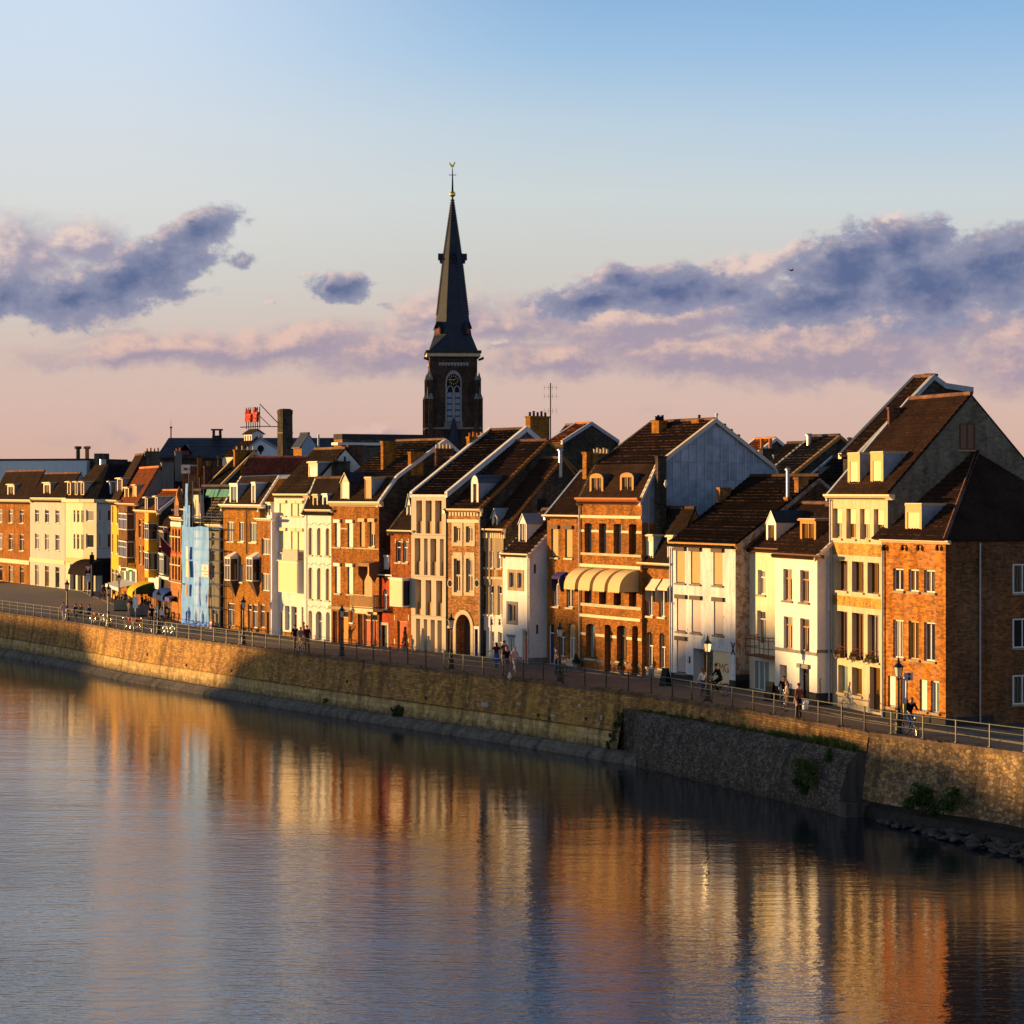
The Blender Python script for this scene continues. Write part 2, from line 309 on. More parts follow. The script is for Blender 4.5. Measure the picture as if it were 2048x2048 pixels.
# ------------------------------------------------------------------ geometry helpers
class MB:
    """collects faces, then links them as ONE mesh object"""
    def __init__(s): s.v, s.f, s.m, s.mats = [], [], [], []
    def mi(s, mat):
        if mat not in s.mats: s.mats.append(mat)
        return s.mats.index(mat)
    def poly(s, pts, mat):
        n = len(s.v); s.v += [tuple(p) for p in pts]; s.f.append(tuple(range(n, n + len(pts)))); s.m.append(s.mi(mat))
    def box(s, x0, x1, y0, y1, z0, z1, mat):
        n = len(s.v); s.v += [(x, y, z) for z in (z0, z1) for y in (y0, y1) for x in (x0, x1)]
        for f in ((0, 2, 3, 1), (4, 5, 7, 6), (0, 1, 5, 4), (2, 6, 7, 3), (0, 4, 6, 2), (1, 3, 7, 5)):
            s.f.append(tuple(n + i for i in f)); s.m.append(s.mi(mat))
    def tube(s, p, q, r, mat, n=6, r2=None, caps=True):
        p, q = Vector(p), Vector(q); r2 = r if r2 is None else r2
        d = q - p
        if d.length < 1e-6: return
        d.normalize(); a = d.orthogonal().normalized(); b = d.cross(a); k = len(s.v)
        for c, rr in ((p, r), (q, r2)):
            for i in range(n):
                t = 2 * PI * i / n; s.v.append(tuple(c + (a * math.cos(t) + b * math.sin(t)) * rr))
        for i in range(n):
            j = (i + 1) % n; s.f.append((k + i, k + j, k + n + j, k + n + i)); s.m.append(s.mi(mat))
        if caps:
            s.f.append(tuple(k + i for i in reversed(range(n)))); s.f.append(tuple(k + n + i for i in range(n))); s.m += [s.mi(mat)] * 2
    def path(s, pts, r, mat, n=6):
        for a, b in zip(pts, pts[1:]): s.tube(a, b, r, mat, n)
    def lathe(s, prof, mat, n=12, c=(0, 0, 0), sq=False, rot=0):
        k = len(s.v)
        for r, z in prof:
            for i in range(n):
                t = 2 * PI * (i + .5 if sq else i) / n + rot
                s.v.append((c[0] + r * math.cos(t), c[1] + r * math.sin(t), c[2] + z))
        for j in range(len(prof) - 1):
            for i in range(n):
                i2 = (i + 1) % n
                s.f.append((k + j * n + i, k + j * n + i2, k + (j + 1) * n + i2, k + (j + 1) * n + i)); s.m.append(s.mi(mat))
        s.f.append(tuple(k + i for i in reversed(range(n)))); s.f.append(tuple(k + (len(prof) - 1) * n + i for i in range(n))); s.m += [s.mi(mat)] * 2
    def prism(s, prof, u0, u1, mat, mat2=None):
        """profile of (v, z) points (counter-clockwise seen from +u) swept from u0 to u1"""
        n = len(prof); k = len(s.v)
        s.v += [(u0, a, b) for a, b in prof] + [(u1, a, b) for a, b in prof]
        for i in range(n):
            j = (i + 1) % n; s.f.append((k + i, k + j, k + n + j, k + n + i)); s.m.append(s.mi(mat))
        s.f.append(tuple(k + i for i in reversed(range(n)))); s.f.append(tuple(k + n + i for i in range(n))); s.m += [s.mi(mat2 or mat)] * 2
    def arr(s, V, F, mat):
        k = len(s.v); s.v += [tuple(p) for p in V]; s.f += [tuple(i + k for i in f) for f in F]; s.m += [s.mi(mat)] * len(F)
    def build(s, name, parent=None, basis=None, weld=True, smooth=False, normals=False):
        me = bpy.data.meshes.new(name); me.from_pydata(s.v, [], s.f); me.polygons.foreach_set('material_index', s.m)
        for m in s.mats: me.materials.append(m)
        if weld or normals:
            bm = bmesh.new(); bm.from_mesh(me)
            if weld: bmesh.ops.remove_doubles(bm, verts=bm.verts, dist=1e-4)
            if normals: bmesh.ops.recalc_face_normals(bm, faces=bm.faces)
            bm.to_mesh(me); bm.free()
        if smooth: me.polygons.foreach_set('use_smooth', [True] * len(me.polygons))
        me.update()
        o = bpy.data.objects.new(name, me); C.objects.link(o)
        if parent: o.parent = parent
        if basis is not None: o.matrix_basis = basis
        return o
def tag(o, label, cat, group=None):
    o['label'] = label; o['category'] = cat
    if group: o['group'] = group
    return o
def kind(o, k): o['kind'] = k; return o
def empty(name, label=None, cat=None, loc=(0, 0, 0), rz=0, group=None):
    o = bpy.data.objects.new(name, None); C.objects.link(o); o.location = loc; o.rotation_euler = (0, 0, rz); o.empty_display_size = .3
    if label: tag(o, label, cat, group)
    return o
def copy_tree(o, parent=None):
    c = o.copy(); C.objects.link(c)
    if parent: c.parent = parent
    for ch in o.children: copy_tree(ch, c)
    return c

def gp(x, y, z=0.0):
    """point of the level z seen at photo pixel (x, y)"""
    D = FPX * (CAMZ - z) / (y - HZ); return Vector(((x - 1024) / FPX * D, D, z))
def at(x, y, D):
    return Vector(((x - 1024) / FPX * D, D, CAMZ - (y - HZ) / FPX * D))
QUAY = [(-85, 302), (-58, 252), (-39.9, 220.5), (-31.3, 203.8), (-24.2, 192.4), (-16.9, 180.6), (-8.4, 167.6), (.35, 154.6), (8.46, 141.6), (12.6, 132.4), (16.7, 122.6), (17.7, 119.9), (21.1, 114.3), (27.5, 103.5), (42, 79), (70, 32), (110, -40)]
FRONT = [(-66, 345), (-56, 312), (-46.5, 276), (-35.5, 238), (-29.7, 219.5), (-25.2, 210.5), (-19.8, 199.5), (-14.2, 190), (-7.5, 180.7), (-.7, 171.5), (4.5, 163), (8.3, 156), (13.7, 145.6), (17.6, 134), (19.4, 127.4), (22, 122.2), (29, 107), (50, 70)]
def on_line(x, P, Q, off=0):
    P, Q = Vector(P), Vector(Q); k = (x - 1024) / FPX; d = Q - P
    s = (k * P.y - P.x) / (d.x - k * d.y); return P + d * s, s
def front_pt(x, off=0):
    for P, Q in zip(FRONT, FRONT[1:]):
        t = (Vector(Q) - Vector(P)).normalized(); n = Vector((-t.y, t.x)); 
        R, s = on_line(x, Vector(P) + n * off, Vector(Q) + n * off)
        if -.001 <= s <= 1.001: return R
    raise ValueError(x)
def quay_at(s_frac): pass
class Poly:
    def __init__(s, pts):
        s.p = [Vector(p) for p in pts]; s.c = [0]
        for a, b in zip(s.p, s.p[1:]): s.c.append(s.c[-1] + (b - a).length)
    def pt(s, d):
        for i in range(len(s.p) - 1):
            if d <= s.c[i + 1] or i == len(s.p) - 2:
                t = (s.p[i + 1] - s.p[i]).normalized(); return s.p[i] + t * (d - s.c[i]), t
    def find(s, x):
        for i, (P, Q) in enumerate(zip(s.p, s.p[1:])):
            R, k = on_line(x, P, Q)
            if -.001 <= k <= 1.001: return s.c[i] + k * (Q - P).length
QP = Poly(QUAY)

def tiles(mb, O, a, s, W, Ls, mat, kL=0, kR=0, course=.34, tile=.24, lift=.045, amp=.022, seed=1, coarse=False):
    """pantile courses on a sloping plane: O eave corner, a along the eave, s up the slope"""
    O, a, s = Vector(O), Vector(a).normalized(), Vector(s).normalized(); n = a.cross(s).normalized()
    if n.z < 0: n = -n
    nc = max(2, int(Ls / course)); M = max(2, int(W / tile)) * 2
    rs = np.random.RandomState(seed)
    us = np.linspace(0, W, M + 1); wave = amp * np.cos(np.arange(M + 1) * PI)
    V, F = [], []
    for j in range(nc):
        s0, s1 = Ls * j / nc, Ls * (j + 1) / nc
        jit = np.repeat(rs.rand(M // 2 + 1), 2)[:M + 1] * .02 + np.repeat((rs.rand(M // 2 + 1) < .05), 2)[:M + 1] * .02 + (rs.rand() - .4) * .015
        for (ss, h) in ((s0 - .02, lift + jit), (s1, 0.004 + jit * .2)):
            u = np.clip(us, kL * ss, max(kL * ss, W - kR * ss))
            hh = h + wave
            P = np.outer(u, np.array(a)) + np.array(O + s * ss)[None, :] + np.outer(hh, np.array(n))
            V.append(P)
    V = np.concatenate(V); R = M + 1
    for r in range(2 * nc - 1):
        for i in range(M):
            p = r * R + i
            F.append((p, p + 1, p + R + 1, p + R))
    # front lip
    k = len(V); low = V[:R] - np.array(n)[None, :] * .06; V = np.concatenate([V, low])
    F += [(k + i, k + i + 1, i + 1, i) for i in range(M)]
    # cut tile ends, made paler still: sunlit streaks put into their colour
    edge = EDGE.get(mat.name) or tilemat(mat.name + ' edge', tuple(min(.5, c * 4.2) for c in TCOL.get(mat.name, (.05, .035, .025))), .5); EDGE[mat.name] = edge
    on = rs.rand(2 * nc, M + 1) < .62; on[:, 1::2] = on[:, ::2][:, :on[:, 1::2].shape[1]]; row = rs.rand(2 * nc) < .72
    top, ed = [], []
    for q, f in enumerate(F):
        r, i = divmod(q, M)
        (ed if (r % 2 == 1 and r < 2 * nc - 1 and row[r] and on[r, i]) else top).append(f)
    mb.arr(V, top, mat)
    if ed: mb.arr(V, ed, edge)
# ------------------------------------------------------------------ ground, river, quay wall
WZ = -4.05
def water_mat():
    m, nt, b = newmat('river water')
    b.inputs['Base Color'].default_value = (.005, .011, .024, 1); b.inputs['Roughness'].default_value = .02; b.inputs['IOR'].default_value = 1.95; b.inputs['Specular IOR Level'].default_value = .5
    t = nt.nodes.new('ShaderNodeTexCoord')
    def nz(scale, rot, det, ro=.5):
        mp = nt.nodes.new('ShaderNodeMapping'); nt.links.new(t.outputs['Object'], mp.inputs[0]); mp.inputs[2].default_value = (0, 0, math.radians(rot)); mp.inputs[3].default_value = scale
        return noise(nt, mp.outputs[0], 1.0, det, ro)
    big = nz((.012, .020, 1), 12, 3)          # wind patches
    wide = nz((.10, .36, 1), 4, 3); mid = nz((.8, 2.1, 1), -8, 4, .6); fine = nz((2.4, 5.6, 1), 10, 3, .6)
    def mul(a, v, op='MULTIPLY'):
        n = nt.nodes.new('ShaderNodeMath'); n.operation = op
        for i, q in enumerate((a, v)):
            if hasattr(q, 'is_output'): nt.links.new(q, n.inputs[i])
            else: n.inputs[i].default_value = q
        return n.outputs[0]
    # the river lies smoother along the sheltered wall and ruffles out in the stream
    geo = nt.nodes.new('ShaderNodeNewGeometry'); dt = nt.nodes.new('ShaderNodeVectorMath'); dt.operation = 'DOT_PRODUCT'; nt.links.new(geo.outputs['Position'], dt.inputs[0]); dt.inputs[1].default_value = (-.85, -.527, 0)
    mr = nt.nodes.new('ShaderNodeMapRange'); mr.interpolation_type = 'SMOOTHSTEP'; nt.links.new(dt.outputs['Value'], mr.inputs[0]); mr.inputs[1].default_value = -62; mr.inputs[2].default_value = -36; mr.inputs[3].default_value = .45; mr.inputs[4].default_value = 1.5
    ruf = mul(mr.outputs[0], mul(ramp_node(nt, big, [(.38, (.55, .55, .55, 1)), (.62, (1.25, 1.25, 1.25, 1))]), 1.0))
    hgt = mul(mul(wide, .30), mul(mul(mid, .20), mul(mul(fine, .055), ruf), 'ADD'), 'ADD')
    hgt = mul(hgt, ruf)
    n = nt.nodes.new('ShaderNodeBump'); n.inputs['Strength'].default_value = 1.0; n.inputs['Distance'].default_value = WAVE; nt.links.new(hgt, n.inputs['Height']); nt.links.new(n.outputs[0], b.inputs['Normal'])
    return m
WAVE = .20
m = MB(); m.poly([(-900, -300, WZ), (400, -300, WZ), (400, 1500, WZ), (-900, 1500, WZ)], water_mat()); kind(m.build('river_water'), 'structure')
# land on the right bank as one sheet
COB = None
def cobble():
    m, nt, b = newmat('cobbled street')
    t = nt.nodes.new('ShaderNodeTexCoord'); mp = nt.nodes.new('ShaderNodeMapping'); nt.links.new(t.outputs['Object'], mp.inputs[0]); mp.inputs[2].default_value = (0, 0, 1.05)
    br = nt.nodes.new('ShaderNodeTexBrick'); nt.links.new(mp.outputs[0], br.inputs['Vector']); br.inputs['Scale'].default_value = 1; br.inputs['Brick Width'].default_value = .24; br.inputs['Row Height'].default_value = .13; br.inputs['Mortar Size'].default_value = .012
    br.inputs['Color1'].default_value = (.085, .062, .055, 1); br.inputs['Color2'].default_value = (.135, .10, .088, 1); br.inputs['Mortar'].default_value = (.04, .034, .03, 1)
    n = noise(nt, t.outputs['Object'], .35, 5, .6); n2 = noise(nt, t.outputs['Object'], 4, 4, .6)
    c = mixn(nt, 1, br.outputs['Color'], ramp_node(nt, n, [(.3, (.7, .7, .72, 1)), (.7, (1.2, 1.18, 1.15, 1))]), 'MULTIPLY'); c = mixn(nt, 1, c, ramp_node(nt, n2, [(.3, (.8, .8, .8, 1)), (.7, (1.15, 1.15, 1.15, 1))]), 'MULTIPLY')
    nt.links.new(c, b.inputs['Base Color']); b.inputs['Roughness'].default_value = .85; bump(nt, b, br.outputs['Fac'], .5, -.02); return m
COB = cobble()
qs = [QP.pt(d)[0] for d in np.linspace(0, QP.c[-1], 90)]
m = MB(); far = [(p.x + 3000, p.y + 1) for p in qs]
pts = [(p.x, p.y, -.004) for p in qs]; LANDM = simple('paved land', (.09, .08, .07), .9)
m.poly(pts[::-1] + [(-95, 1900, -.004), (2400, 1900, -.004), (2400, -300, -.004)][::1], LANDM)
m.poly([(-95, 1900, -.004), (-95, 310, -.004), (-85, 302, -.004)], LANDM)
kind(m.build('ground'), 'structure')
m = MB()
def offs(d, o):
    p, t = QP.pt(d); n = Vector((-t.y, t.x)); return p + n * o
ds = np.linspace(0, QP.c[-1], 120)
for a, b in zip(ds, ds[1:]):
    P = [offs(a, .62), offs(b, .62), offs(b, 30 if b < 130 else 16), offs(a, 30 if a < 130 else 16)]
    m.poly([(p.x, p.y, .004) for p in P], COB)
kind(m.build('street'), 'structure')
# pavement strip in front of the houses, with a low kerb
m = MB(); PAV = simple('grey pavement slabs', (.15, .135, .12), .85, var=.25)
FP = Poly(FRONT)
for a, b in zip(np.linspace(60, FP.c[-1] - 4, 70), np.linspace(60, FP.c[-1] - 4, 70)[1:]):
    (p, t), (q, s) = FP.pt(a), FP.pt(b); n, k = Vector((-t.y, t.x)), Vector((-s.y, s.x)); P = [p - n * 1.5, q - k * 1.5, q + k * 1.5, p + n * 1.5]
    m.poly([(v.x, v.y, .07) for v in P], PAV); m.poly([(P[0].x, P[0].y, 0), (P[1].x, P[1].y, 0), (P[1].x, P[1].y, .07), (P[0].x, P[0].y, .07)], PAV)
kind(m.build('pavement'), 'structure')
# quay wall materials
def quaymat(name, c1, c2, lich, bw=.30, bh=.10, dark=.5, lichf=.56, rub=0):
    m, nt, b = newmat(name); v, o = wall_vec(nt)
    uv = nt.nodes.new('ShaderNodeUVMap'); uv.uv_map = 'UVMap'; vec = uv.outputs[0]
    t = nt.nodes.new('ShaderNodeTexBrick'); nt.links.new(vec, t.inputs['Vector']); t.inputs['Scale'].default_value = 1; t.inputs['Brick Width'].default_value = bw; t.inputs['Row Height'].default_value = bh; t.inputs['Mortar Size'].default_value = .012
    t.inputs['Color1'].default_value = c4(c1); t.inputs['Color2'].default_value = c4(c2); t.inputs['Mortar'].default_value = (c1[0] * .55, c1[1] * .55, c1[2] * .55, 1)
    n1 = noise(nt, vec, .35, 6, .62); n2 = noise(nt, vec, 2.2, 6, .7); n3 = noise(nt, vec, 9, 4, .6)
    st = nt.nodes.new('ShaderNodeMapping'); st.inputs[3].default_value = (1.2, .16, 1); nt.links.new(vec, st.inputs[0]); n4 = noise(nt, st.outputs[0], 1.0, 6, .6)
    tc = t.outputs['Color']
    if rub:
        wv = nt.nodes.new('ShaderNodeMapping'); wv.inputs[3].default_value = (rub, rub * 1.7, 1); nt.links.new(vec, wv.inputs[0]); wn = nt.nodes.new('ShaderNodeTexNoise'); wn.inputs['Scale'].default_value = 3.5; wn.inputs['Detail'].default_value = 4; nt.links.new(vec, wn.inputs['Vector']); wa = nt.nodes.new('ShaderNodeVectorMath'); wa.operation = 'MULTIPLY_ADD'; wa.inputs[1].default_value = (.9, .9, 0); nt.links.new(wn.outputs['Color'], wa.inputs[0]); nt.links.new(wv.outputs[0], wa.inputs[2]); wv = wa; vo = nt.nodes.new('ShaderNodeTexVoronoi'); nt.links.new(wv.outputs[0], vo.inputs['Vector']); vo.inputs['Scale'].default_value = 1
        sx_ = nt.nodes.new('ShaderNodeSeparateColor'); nt.links.new(vo.outputs['Color'], sx_.inputs[0]); tc = ramp_node(nt, sx_.outputs[0], [(0, sc_(c1, .6)), (.4, c4(c1)), (.75, c4(c2)), (1, c4(lich))])
        v2 = nt.nodes.new('ShaderNodeTexVoronoi'); v2.feature = 'DISTANCE_TO_EDGE'; nt.links.new(wv.outputs[0], v2.inputs['Vector']); v2.inputs['Scale'].default_value = 1
        tc = mixn(nt, ramp_node(nt, v2.outputs[0], [(.02, (1, 1, 1, 1)), (.09, (0, 0, 0, 1))]), tc, sc_(c1, .62))
    c = mixn(nt, ramp_node(nt, n1, [(lichf - .12, (0, 0, 0, 1)), (lichf + .12, (1, 1, 1, 1))]), tc, c4(lich))
    c = mixn(nt, ramp_node(nt, n4, [(.46, (0, 0, 0, 1)), (.66, (.72, .72, .72, 1))]), c, (c1[0] * .35, c1[1] * .35, c1[2] * .38, 1))
    c = mixn(nt, 1, c, ramp_node(nt, n2, [(.3, (.5, .5, .52, 1)), (.7, (1.35, 1.3, 1.25, 1))]), 'MULTIPLY')
    c = mixn(nt, ramp_node(nt, n3, [(.62, (0, 0, 0, 1)), (.69, (.7, .7, .7, 1))]), c, (.46, .38, .30, 1))
    # the tide mark: dark wet foot of the wall
    sp = nt.nodes.new('ShaderNodeSeparateXYZ'); nt.links.new(vec, sp.inputs[0]); ad = nt.nodes.new('ShaderNodeMath'); ad.operation = 'MULTIPLY_ADD'; ad.inputs[1].default_value = .9; nt.links.new(n2, ad.inputs[0]); nt.links.new(sp.outputs[1], ad.inputs[2])
    c = mixn(nt, ramp_node(nt, mathmap(nt, ad.outputs[0], .45, 1.3), [(0, (1, 1, 1, 1)), (1, (0, 0, 0, 1))]), c, (.022, .020, .016, 1))
    nt.links.new(c, b.inputs['Base Color']); b.inputs['Roughness'].default_value = .92; b.inputs['Specular IOR Level'].default_value = .15
    bump(nt, b, n2, .7, .06); return m
def mathmap(nt, v, a, b):
    n = nt.nodes.new('ShaderNodeMapRange'); nt.links.new(v, n.inputs[0]); n.inputs[1].default_value = a; n.inputs[2].default_value = b; return n.outputs[0]
QB = quaymat('quay brick', (.24, .132, .050), (.54, .30, .090), (.48, .30, .055), .40, .135, lichf=.63)
QS = quaymat('quay limestone', (.42, .30, .13), (.56, .42, .20), (.44, .30, .09), .7, .32, lichf=.6)
QD = quaymat('dark bastion stone', (.075, .064, .056), (.16, .14, .125), (.12, .10, .06), .34, .15, lichf=.66, rub=5.0)
QR = quaymat('rubble stone', (.20, .14, .08), (.35, .26, .15), (.42, .25, .07), .42, .22, lichf=.72, rub=3.7)
LED = quaymat('concrete ledge', (.13, .12, .105), (.16, .145, .125), (.15, .13, .09), 2.2, .8, lichf=.65)
COP = quaymat('coping stone', (.13, .085, .06), (.19, .13, .09), (.2, .14, .07), 1.1, .5)
D1, D2 = QP.find(1250), QP.find(1737)
def strip(name, da, db, rows, mat, n=60, wob=.0, label=None, cat=None, uv0=0):
    """rows: (outward, z) profile from the top down; outward is towards the river"""
    me = bpy.data.meshes.new(name); V, F, UV = [], [], []
    L = np.linspace(da, db, n + 1); rs = np.random.RandomState(int(da) + len(rows))
    cum = [0.0]
    ev = lambda q: q((da + db) / 2) if callable(q) else q
    for (o0, z0), (o1, z1) in zip([(ev(a), ev(b)) for a, b in rows], [(ev(a), ev(b)) for a, b in rows[1:]]): cum.append(cum[-1] + math.hypot(o1 - o0, z1 - z0))
    for d in L:
        for i, (o, z) in enumerate(rows):
            oo = o(d) if callable(o) else o; zz = z(d) if callable(z) else z
            p = offs(d, -(oo + (rs.rand() - .5) * wob)); V.append((p.x, p.y, zz)); UV.append((d, uv0 + cum[-1] - cum[i]))
    R = len(rows)
    for i in range(n):
        for j in range(R - 1): a = i * R + j; F.append((a, a + R, a + R + 1, a + 1)[::-1])
    me.from_pydata(V, [], F); me.materials.append(mat); ul = me.uv_layers.new(name='UVMap')
    for lp in me.loops: ul.data[lp.index].uv = UV[lp.vertex_index]
    bm = bmesh.new(); bm.from_mesh(me); bmesh.ops.recalc_face_normals(bm, faces=bm.faces); bm.to_mesh(me); bm.free()
    o = bpy.data.objects.new(name, me); C.objects.link(o)
    return o
def sub(rows, n):       # subdivide a profile for a rough surface
    out = []
    for (o0, z0), (o1, z1) in zip(rows, rows[1:]):
        for k in range(n): f = k / n; out.append((o0 + (o1 - o0) * f, z0 + (z1 - z0) * f))
    return out + [rows[-1]]
QW = empty('quay_wall', 'long old brick and stone quay wall along the river', 'wall', (0, 0, 0))
def qpart(o, mat=None): o.parent = QW; return o
D0 = 0
qpart(strip('brick_face', D0, D1, sub([(0, -.16), (.35, -2.35)], 6), QB, 160, .03, uv0=1.4))
qpart(strip('stone_footing', D0, D1, sub([(.40, -2.351), (.55, -3.45)], 4), QS, 160, .05, uv0=.25))
qpart(strip('ledge', D0, D1 + .5, [(.35, -2.350), (.551, -2.352)], QS, 60))
qpart(strip('concrete_toe', D0, D2, [(.4, -3.42), (.85, -3.46), (1.35, -3.86), (1.36, -4.6)], LED, 120, .02, uv0=.4))
qpart(strip('coping', D0, QP.c[-1], [(-.62, -.02), (-.62, .03), (.06, .03), (.06, -.17), (-.1, -.171)], COP, 160, uv0=3))
# bulging bastion with a parapet wall and a planted ledge
def bul(k):
    def f(d):
        t = (d - D1) / (D2 - D1); e = min(1, max(0, t / .16)); return k * (e * e * (3 - 2 * e)) + .1
    return f
bz = lambda d: -.95 - .0 * d
qpart(strip('parapet_face', D1, D2, sub([(0, -.16), (.12, -1.0)], 3), QB, 60, .03, uv0=2.5))
BAS = strip('bastion_face', D1 - .3, D2, [(.05, -.95), (bul(.55), -.98), (bul(1.0), -1.45), (bul(1.22), -2.1), (bul(1.4), -2.8), (bul(1.5), -3.5), (bul(1.52), -4.4)], QD, 110, .09, uv0=.1); qpart(BAS)
pa, ta = QP.pt(D2); na = Vector((-ta.y, ta.x))
m = MB(); Pq = [pa - na * o for o in (-.1, .0, .6, 1.1, 1.35, 1.5, 1.6)]
zs_ = [-.16, -.17, -.98, -1.45, -2.1, -2.8, -4.4]
me_pts = [((pa - na * o).x, (pa - na * o).y, z) for o, z in ((.65, -.98), (1.1, -1.45), (1.32, -2.1), (1.5, -2.8), (1.6, -3.5), (1.62, -4.4))] + [((pa + na * 1.0).x, (pa + na * 1.0).y, -4.4), ((pa + na * 1.0).x, (pa + na * 1.0).y, -.98)]
ENDM = plaster('dark end stones', (.095, .082, .072), .5, scale=.9)
m.poly(me_pts, ENDM)
for k, (o, w, z0, z1) in enumerate(((1.5, .9, -4.4, -3.35),)):     # big stepped blocks at the bastion's end
    c = pa + ta * .35 - na * (o - .6); m2 = MB()
    for sx in (0,):
        a = [c - na * w / 1.2 - ta * .5, c - na * w / 1.2 + ta * .45, c + na * .8 + ta * .45, c + na * .8 - ta * .5]
        n0 = len(m.v); m.v += [(p.x, p.y, z0) for p in a] + [(p.x, p.y, z1) for p in a]
        for f in ((0, 1, 5, 4), (1, 2, 6, 5), (2, 3, 7, 6), (3, 0, 4, 7), (4, 5, 6, 7)): m.f.append(tuple(n0 + i for i in f)); m.m.append(m.mi(ENDM))
qpart(m.build('bastion_end', weld=False))
qpart(strip('rubble_face', D2, QP.c[-1], sub([(-.02, -.16), (.35, -3.35)], 8), QR, 120, .06, uv0=.9))
qpart(strip('wet_foot', D2, QP.c[-1], [(.33, -3.3), (.75, -3.55), (1.0, -4.3)], simple('wet dark stone', (.028, .024, .02), .5, var=.4), 60, .12))

def patch(x, z, w, hh, mat, name):
    dd_ = QP.find(x); p, t = QP.pt(dd_); n = Vector((-t.y, t.x)); o = .35 * (-z) / 2.35 - .0; a, b = p - n * (o + .03) - t * w / 2, p - n * (o + .03) + t * w / 2; k = n * .3; m = MB()
    m.prism([(-.05, z - hh / 2), (.3, z - hh / 2), (.3, z + hh / 2), (-.05, z + hh / 2)], -w / 2, w / 2, mat); ob_ = m.build(name, QW); ob_.location = (p - n * o).to_3d(); ob_.rotation_euler = (0, 0, math.atan2(t.y, t.x))
PST = plaster('pale patch stone', (.42, .38, .32), .3)
for x, z, w, hh in ((977, -1.9, .8, .28), (1115, -2.0, .5, .2), (1045, -1.6, .3, .12), (1210, -1.7, .16, .3), (1207, -2.1, .14, .2), (786, -1.5, .16, .16), (944, -1.9, .14, .14), (620, -1.2, .2, .14), (1165, -1.2, .3, .14)): patch(x, z, w, hh, PST, 'patch_stone')
for x, z in ((470, -2.0), (700, -1.6), (860, -2.0), (1085, -2.1), (1108, -2.2), (1180, -1.9), (300, -1.7), (380, -2.1)): patch(x, z, .22, .2, DARKPL, 'drain_hole')
# ------------------------------------------------------------------ railing on the quay
RL_ = empty('quay_railing', 'long green grey iron railing with three rails along the quay edge', 'railing', (0, 0, 0))
IRON = simple('railing iron', (.022, .025, .022), .5, .1, var=.3); IRON2 = simple('pale railing paint', (.085, .095, .08), .55, .2, var=.3)  # rails a paler grey green than the posts
dl = np.arange(QP.find(-30), QP.find(2075), 2.35)
pm = MB(); pm.box(-.03, .03, -.03, .03, 0, 1.08, IRON); pm.lathe([(.05, 1.08), (.05, 1.12), (.02, 1.15)], IRON, 8); pm.box(-.07, .07, -.07, .07, 0, .04, IRON)
post0 = None
for i, d in enumerate(dl):
    p, t = QP.pt(d); q = offs(d, .30); rz = math.atan2(t.y, t.x)
    if post0 is None: post0 = pm.build('post', RL_, weld=False); po = post0
    else: po = post0.copy(); C.objects.link(po); po.parent = RL_
    po.location = (q.x, q.y, .03); po.rotation_euler = (0, 0, rz)
for z in (.40, .74, 1.06):
    m = MB(); P = [offs(d, .30) for d in dl]
    for i, (a, b) in enumerate(zip(P, P[1:])): m.tube((a.x, a.y, z + .03), (b.x, b.y, z + .03), .019 if z < 1 else .026, IRON2, 6, caps=False)
    m.build('rail', RL_)

# ------------------------------------------------------------------ opposite bank (left of the view): added terrace, out of view, shaped to throw the evening shadow
m = MB(); n_ = Vector((-.85, -.527)); t_ = Vector((.527, -.85))
OB = Vector((12, 140)) + n_ * 128
def ob(s, w): p = OB + t_ * s + n_ * w; return p
a, b, c, d = ob(-700, 0), ob(500, 0), ob(500, 500), ob(-700, 500)
LB = simple('left bank paving', (.09, .085, .08), .9)
m.poly([(p.x, p.y, -1.0) for p in (a, b, c, d)], LB); m.poly([(a.x, a.y, -5), (b.x, b.y, -5), (b.x, b.y, -1), (a.x, a.y, -1)], LB); kind(m.build('left_bank'), 'structure')
def shade_pt(x, z, wall):
    """where on the far terrace, and how high, stands what shades photo column x up to height z"""
    q = QP.pt(QP.find(x))[0] if wall else front_pt(x)
    s2 = Vector((sv.x, sv.y)).normalized(); L = (WB - (q - OB).dot(n_)) / s2.dot(n_); p = q + s2 * L; return (p - OB).dot(t_), z + L * math.tan(SUN_EL)
WB = 45
SHADE_LINE = [(1, -200, .3), (1, 128, .3), (1, 139, -3.0), (1, 300, -3.5), (1, 450, -3.4), (1, 462, -1.3), (1, 490, -.8), (1, 535, -1.2), (1, 575, -1.6), (1, 583, -3.2), (1, 615, -3.3), (1, 632, -.6), (1, 660, 1.0), (0, 780, .6), (0, 820, .7), (0, 870, 1.2), (0, 950, 2.6), (0, 1010, 4.2), (0, 1052, 4.4), (0, 1075, 1.4),
           (0, 1100, .7), (0, 1270, .7), (0, 1330, 2.2), (0, 1350, 4.4), (0, 1470, 4.8), (0, 1485, 2.0), (0, 1560, 1.3), (0, 1640, 1.2), (0, 1655, .3), (0, 1720, .1), (1, 1775, .1), (1, 1800, -1.3), (1, 2100, -1.6)]
sk = sorted(shade_pt(x, z, w) for w, x, z in SHADE_LINE)
E = empty('shadow_terrace', 'added unseen brick terrace on the opposite bank, roofline shaped to cast the evening shadow', 'building', (OB + n_ * WB).to_3d(), math.atan2(t_.y, t_.x))
sk = [(-s, z) for s, z in sk][::-1] if False else sk
m = MB(); n = len(sk)
for (a, za), (b, zb) in zip(sk, sk[1:]): m.poly([(a, -9, -1), (a, -9, za - 2), (b, -9, zb - 2), (b, -9, -1)], BR('brown')); m.poly([(a, 0, -1), (b, 0, -1), (b, 0, zb - 2), (a, 0, za - 2)], BR('brown'))
m.build('wall', E); m = MB()
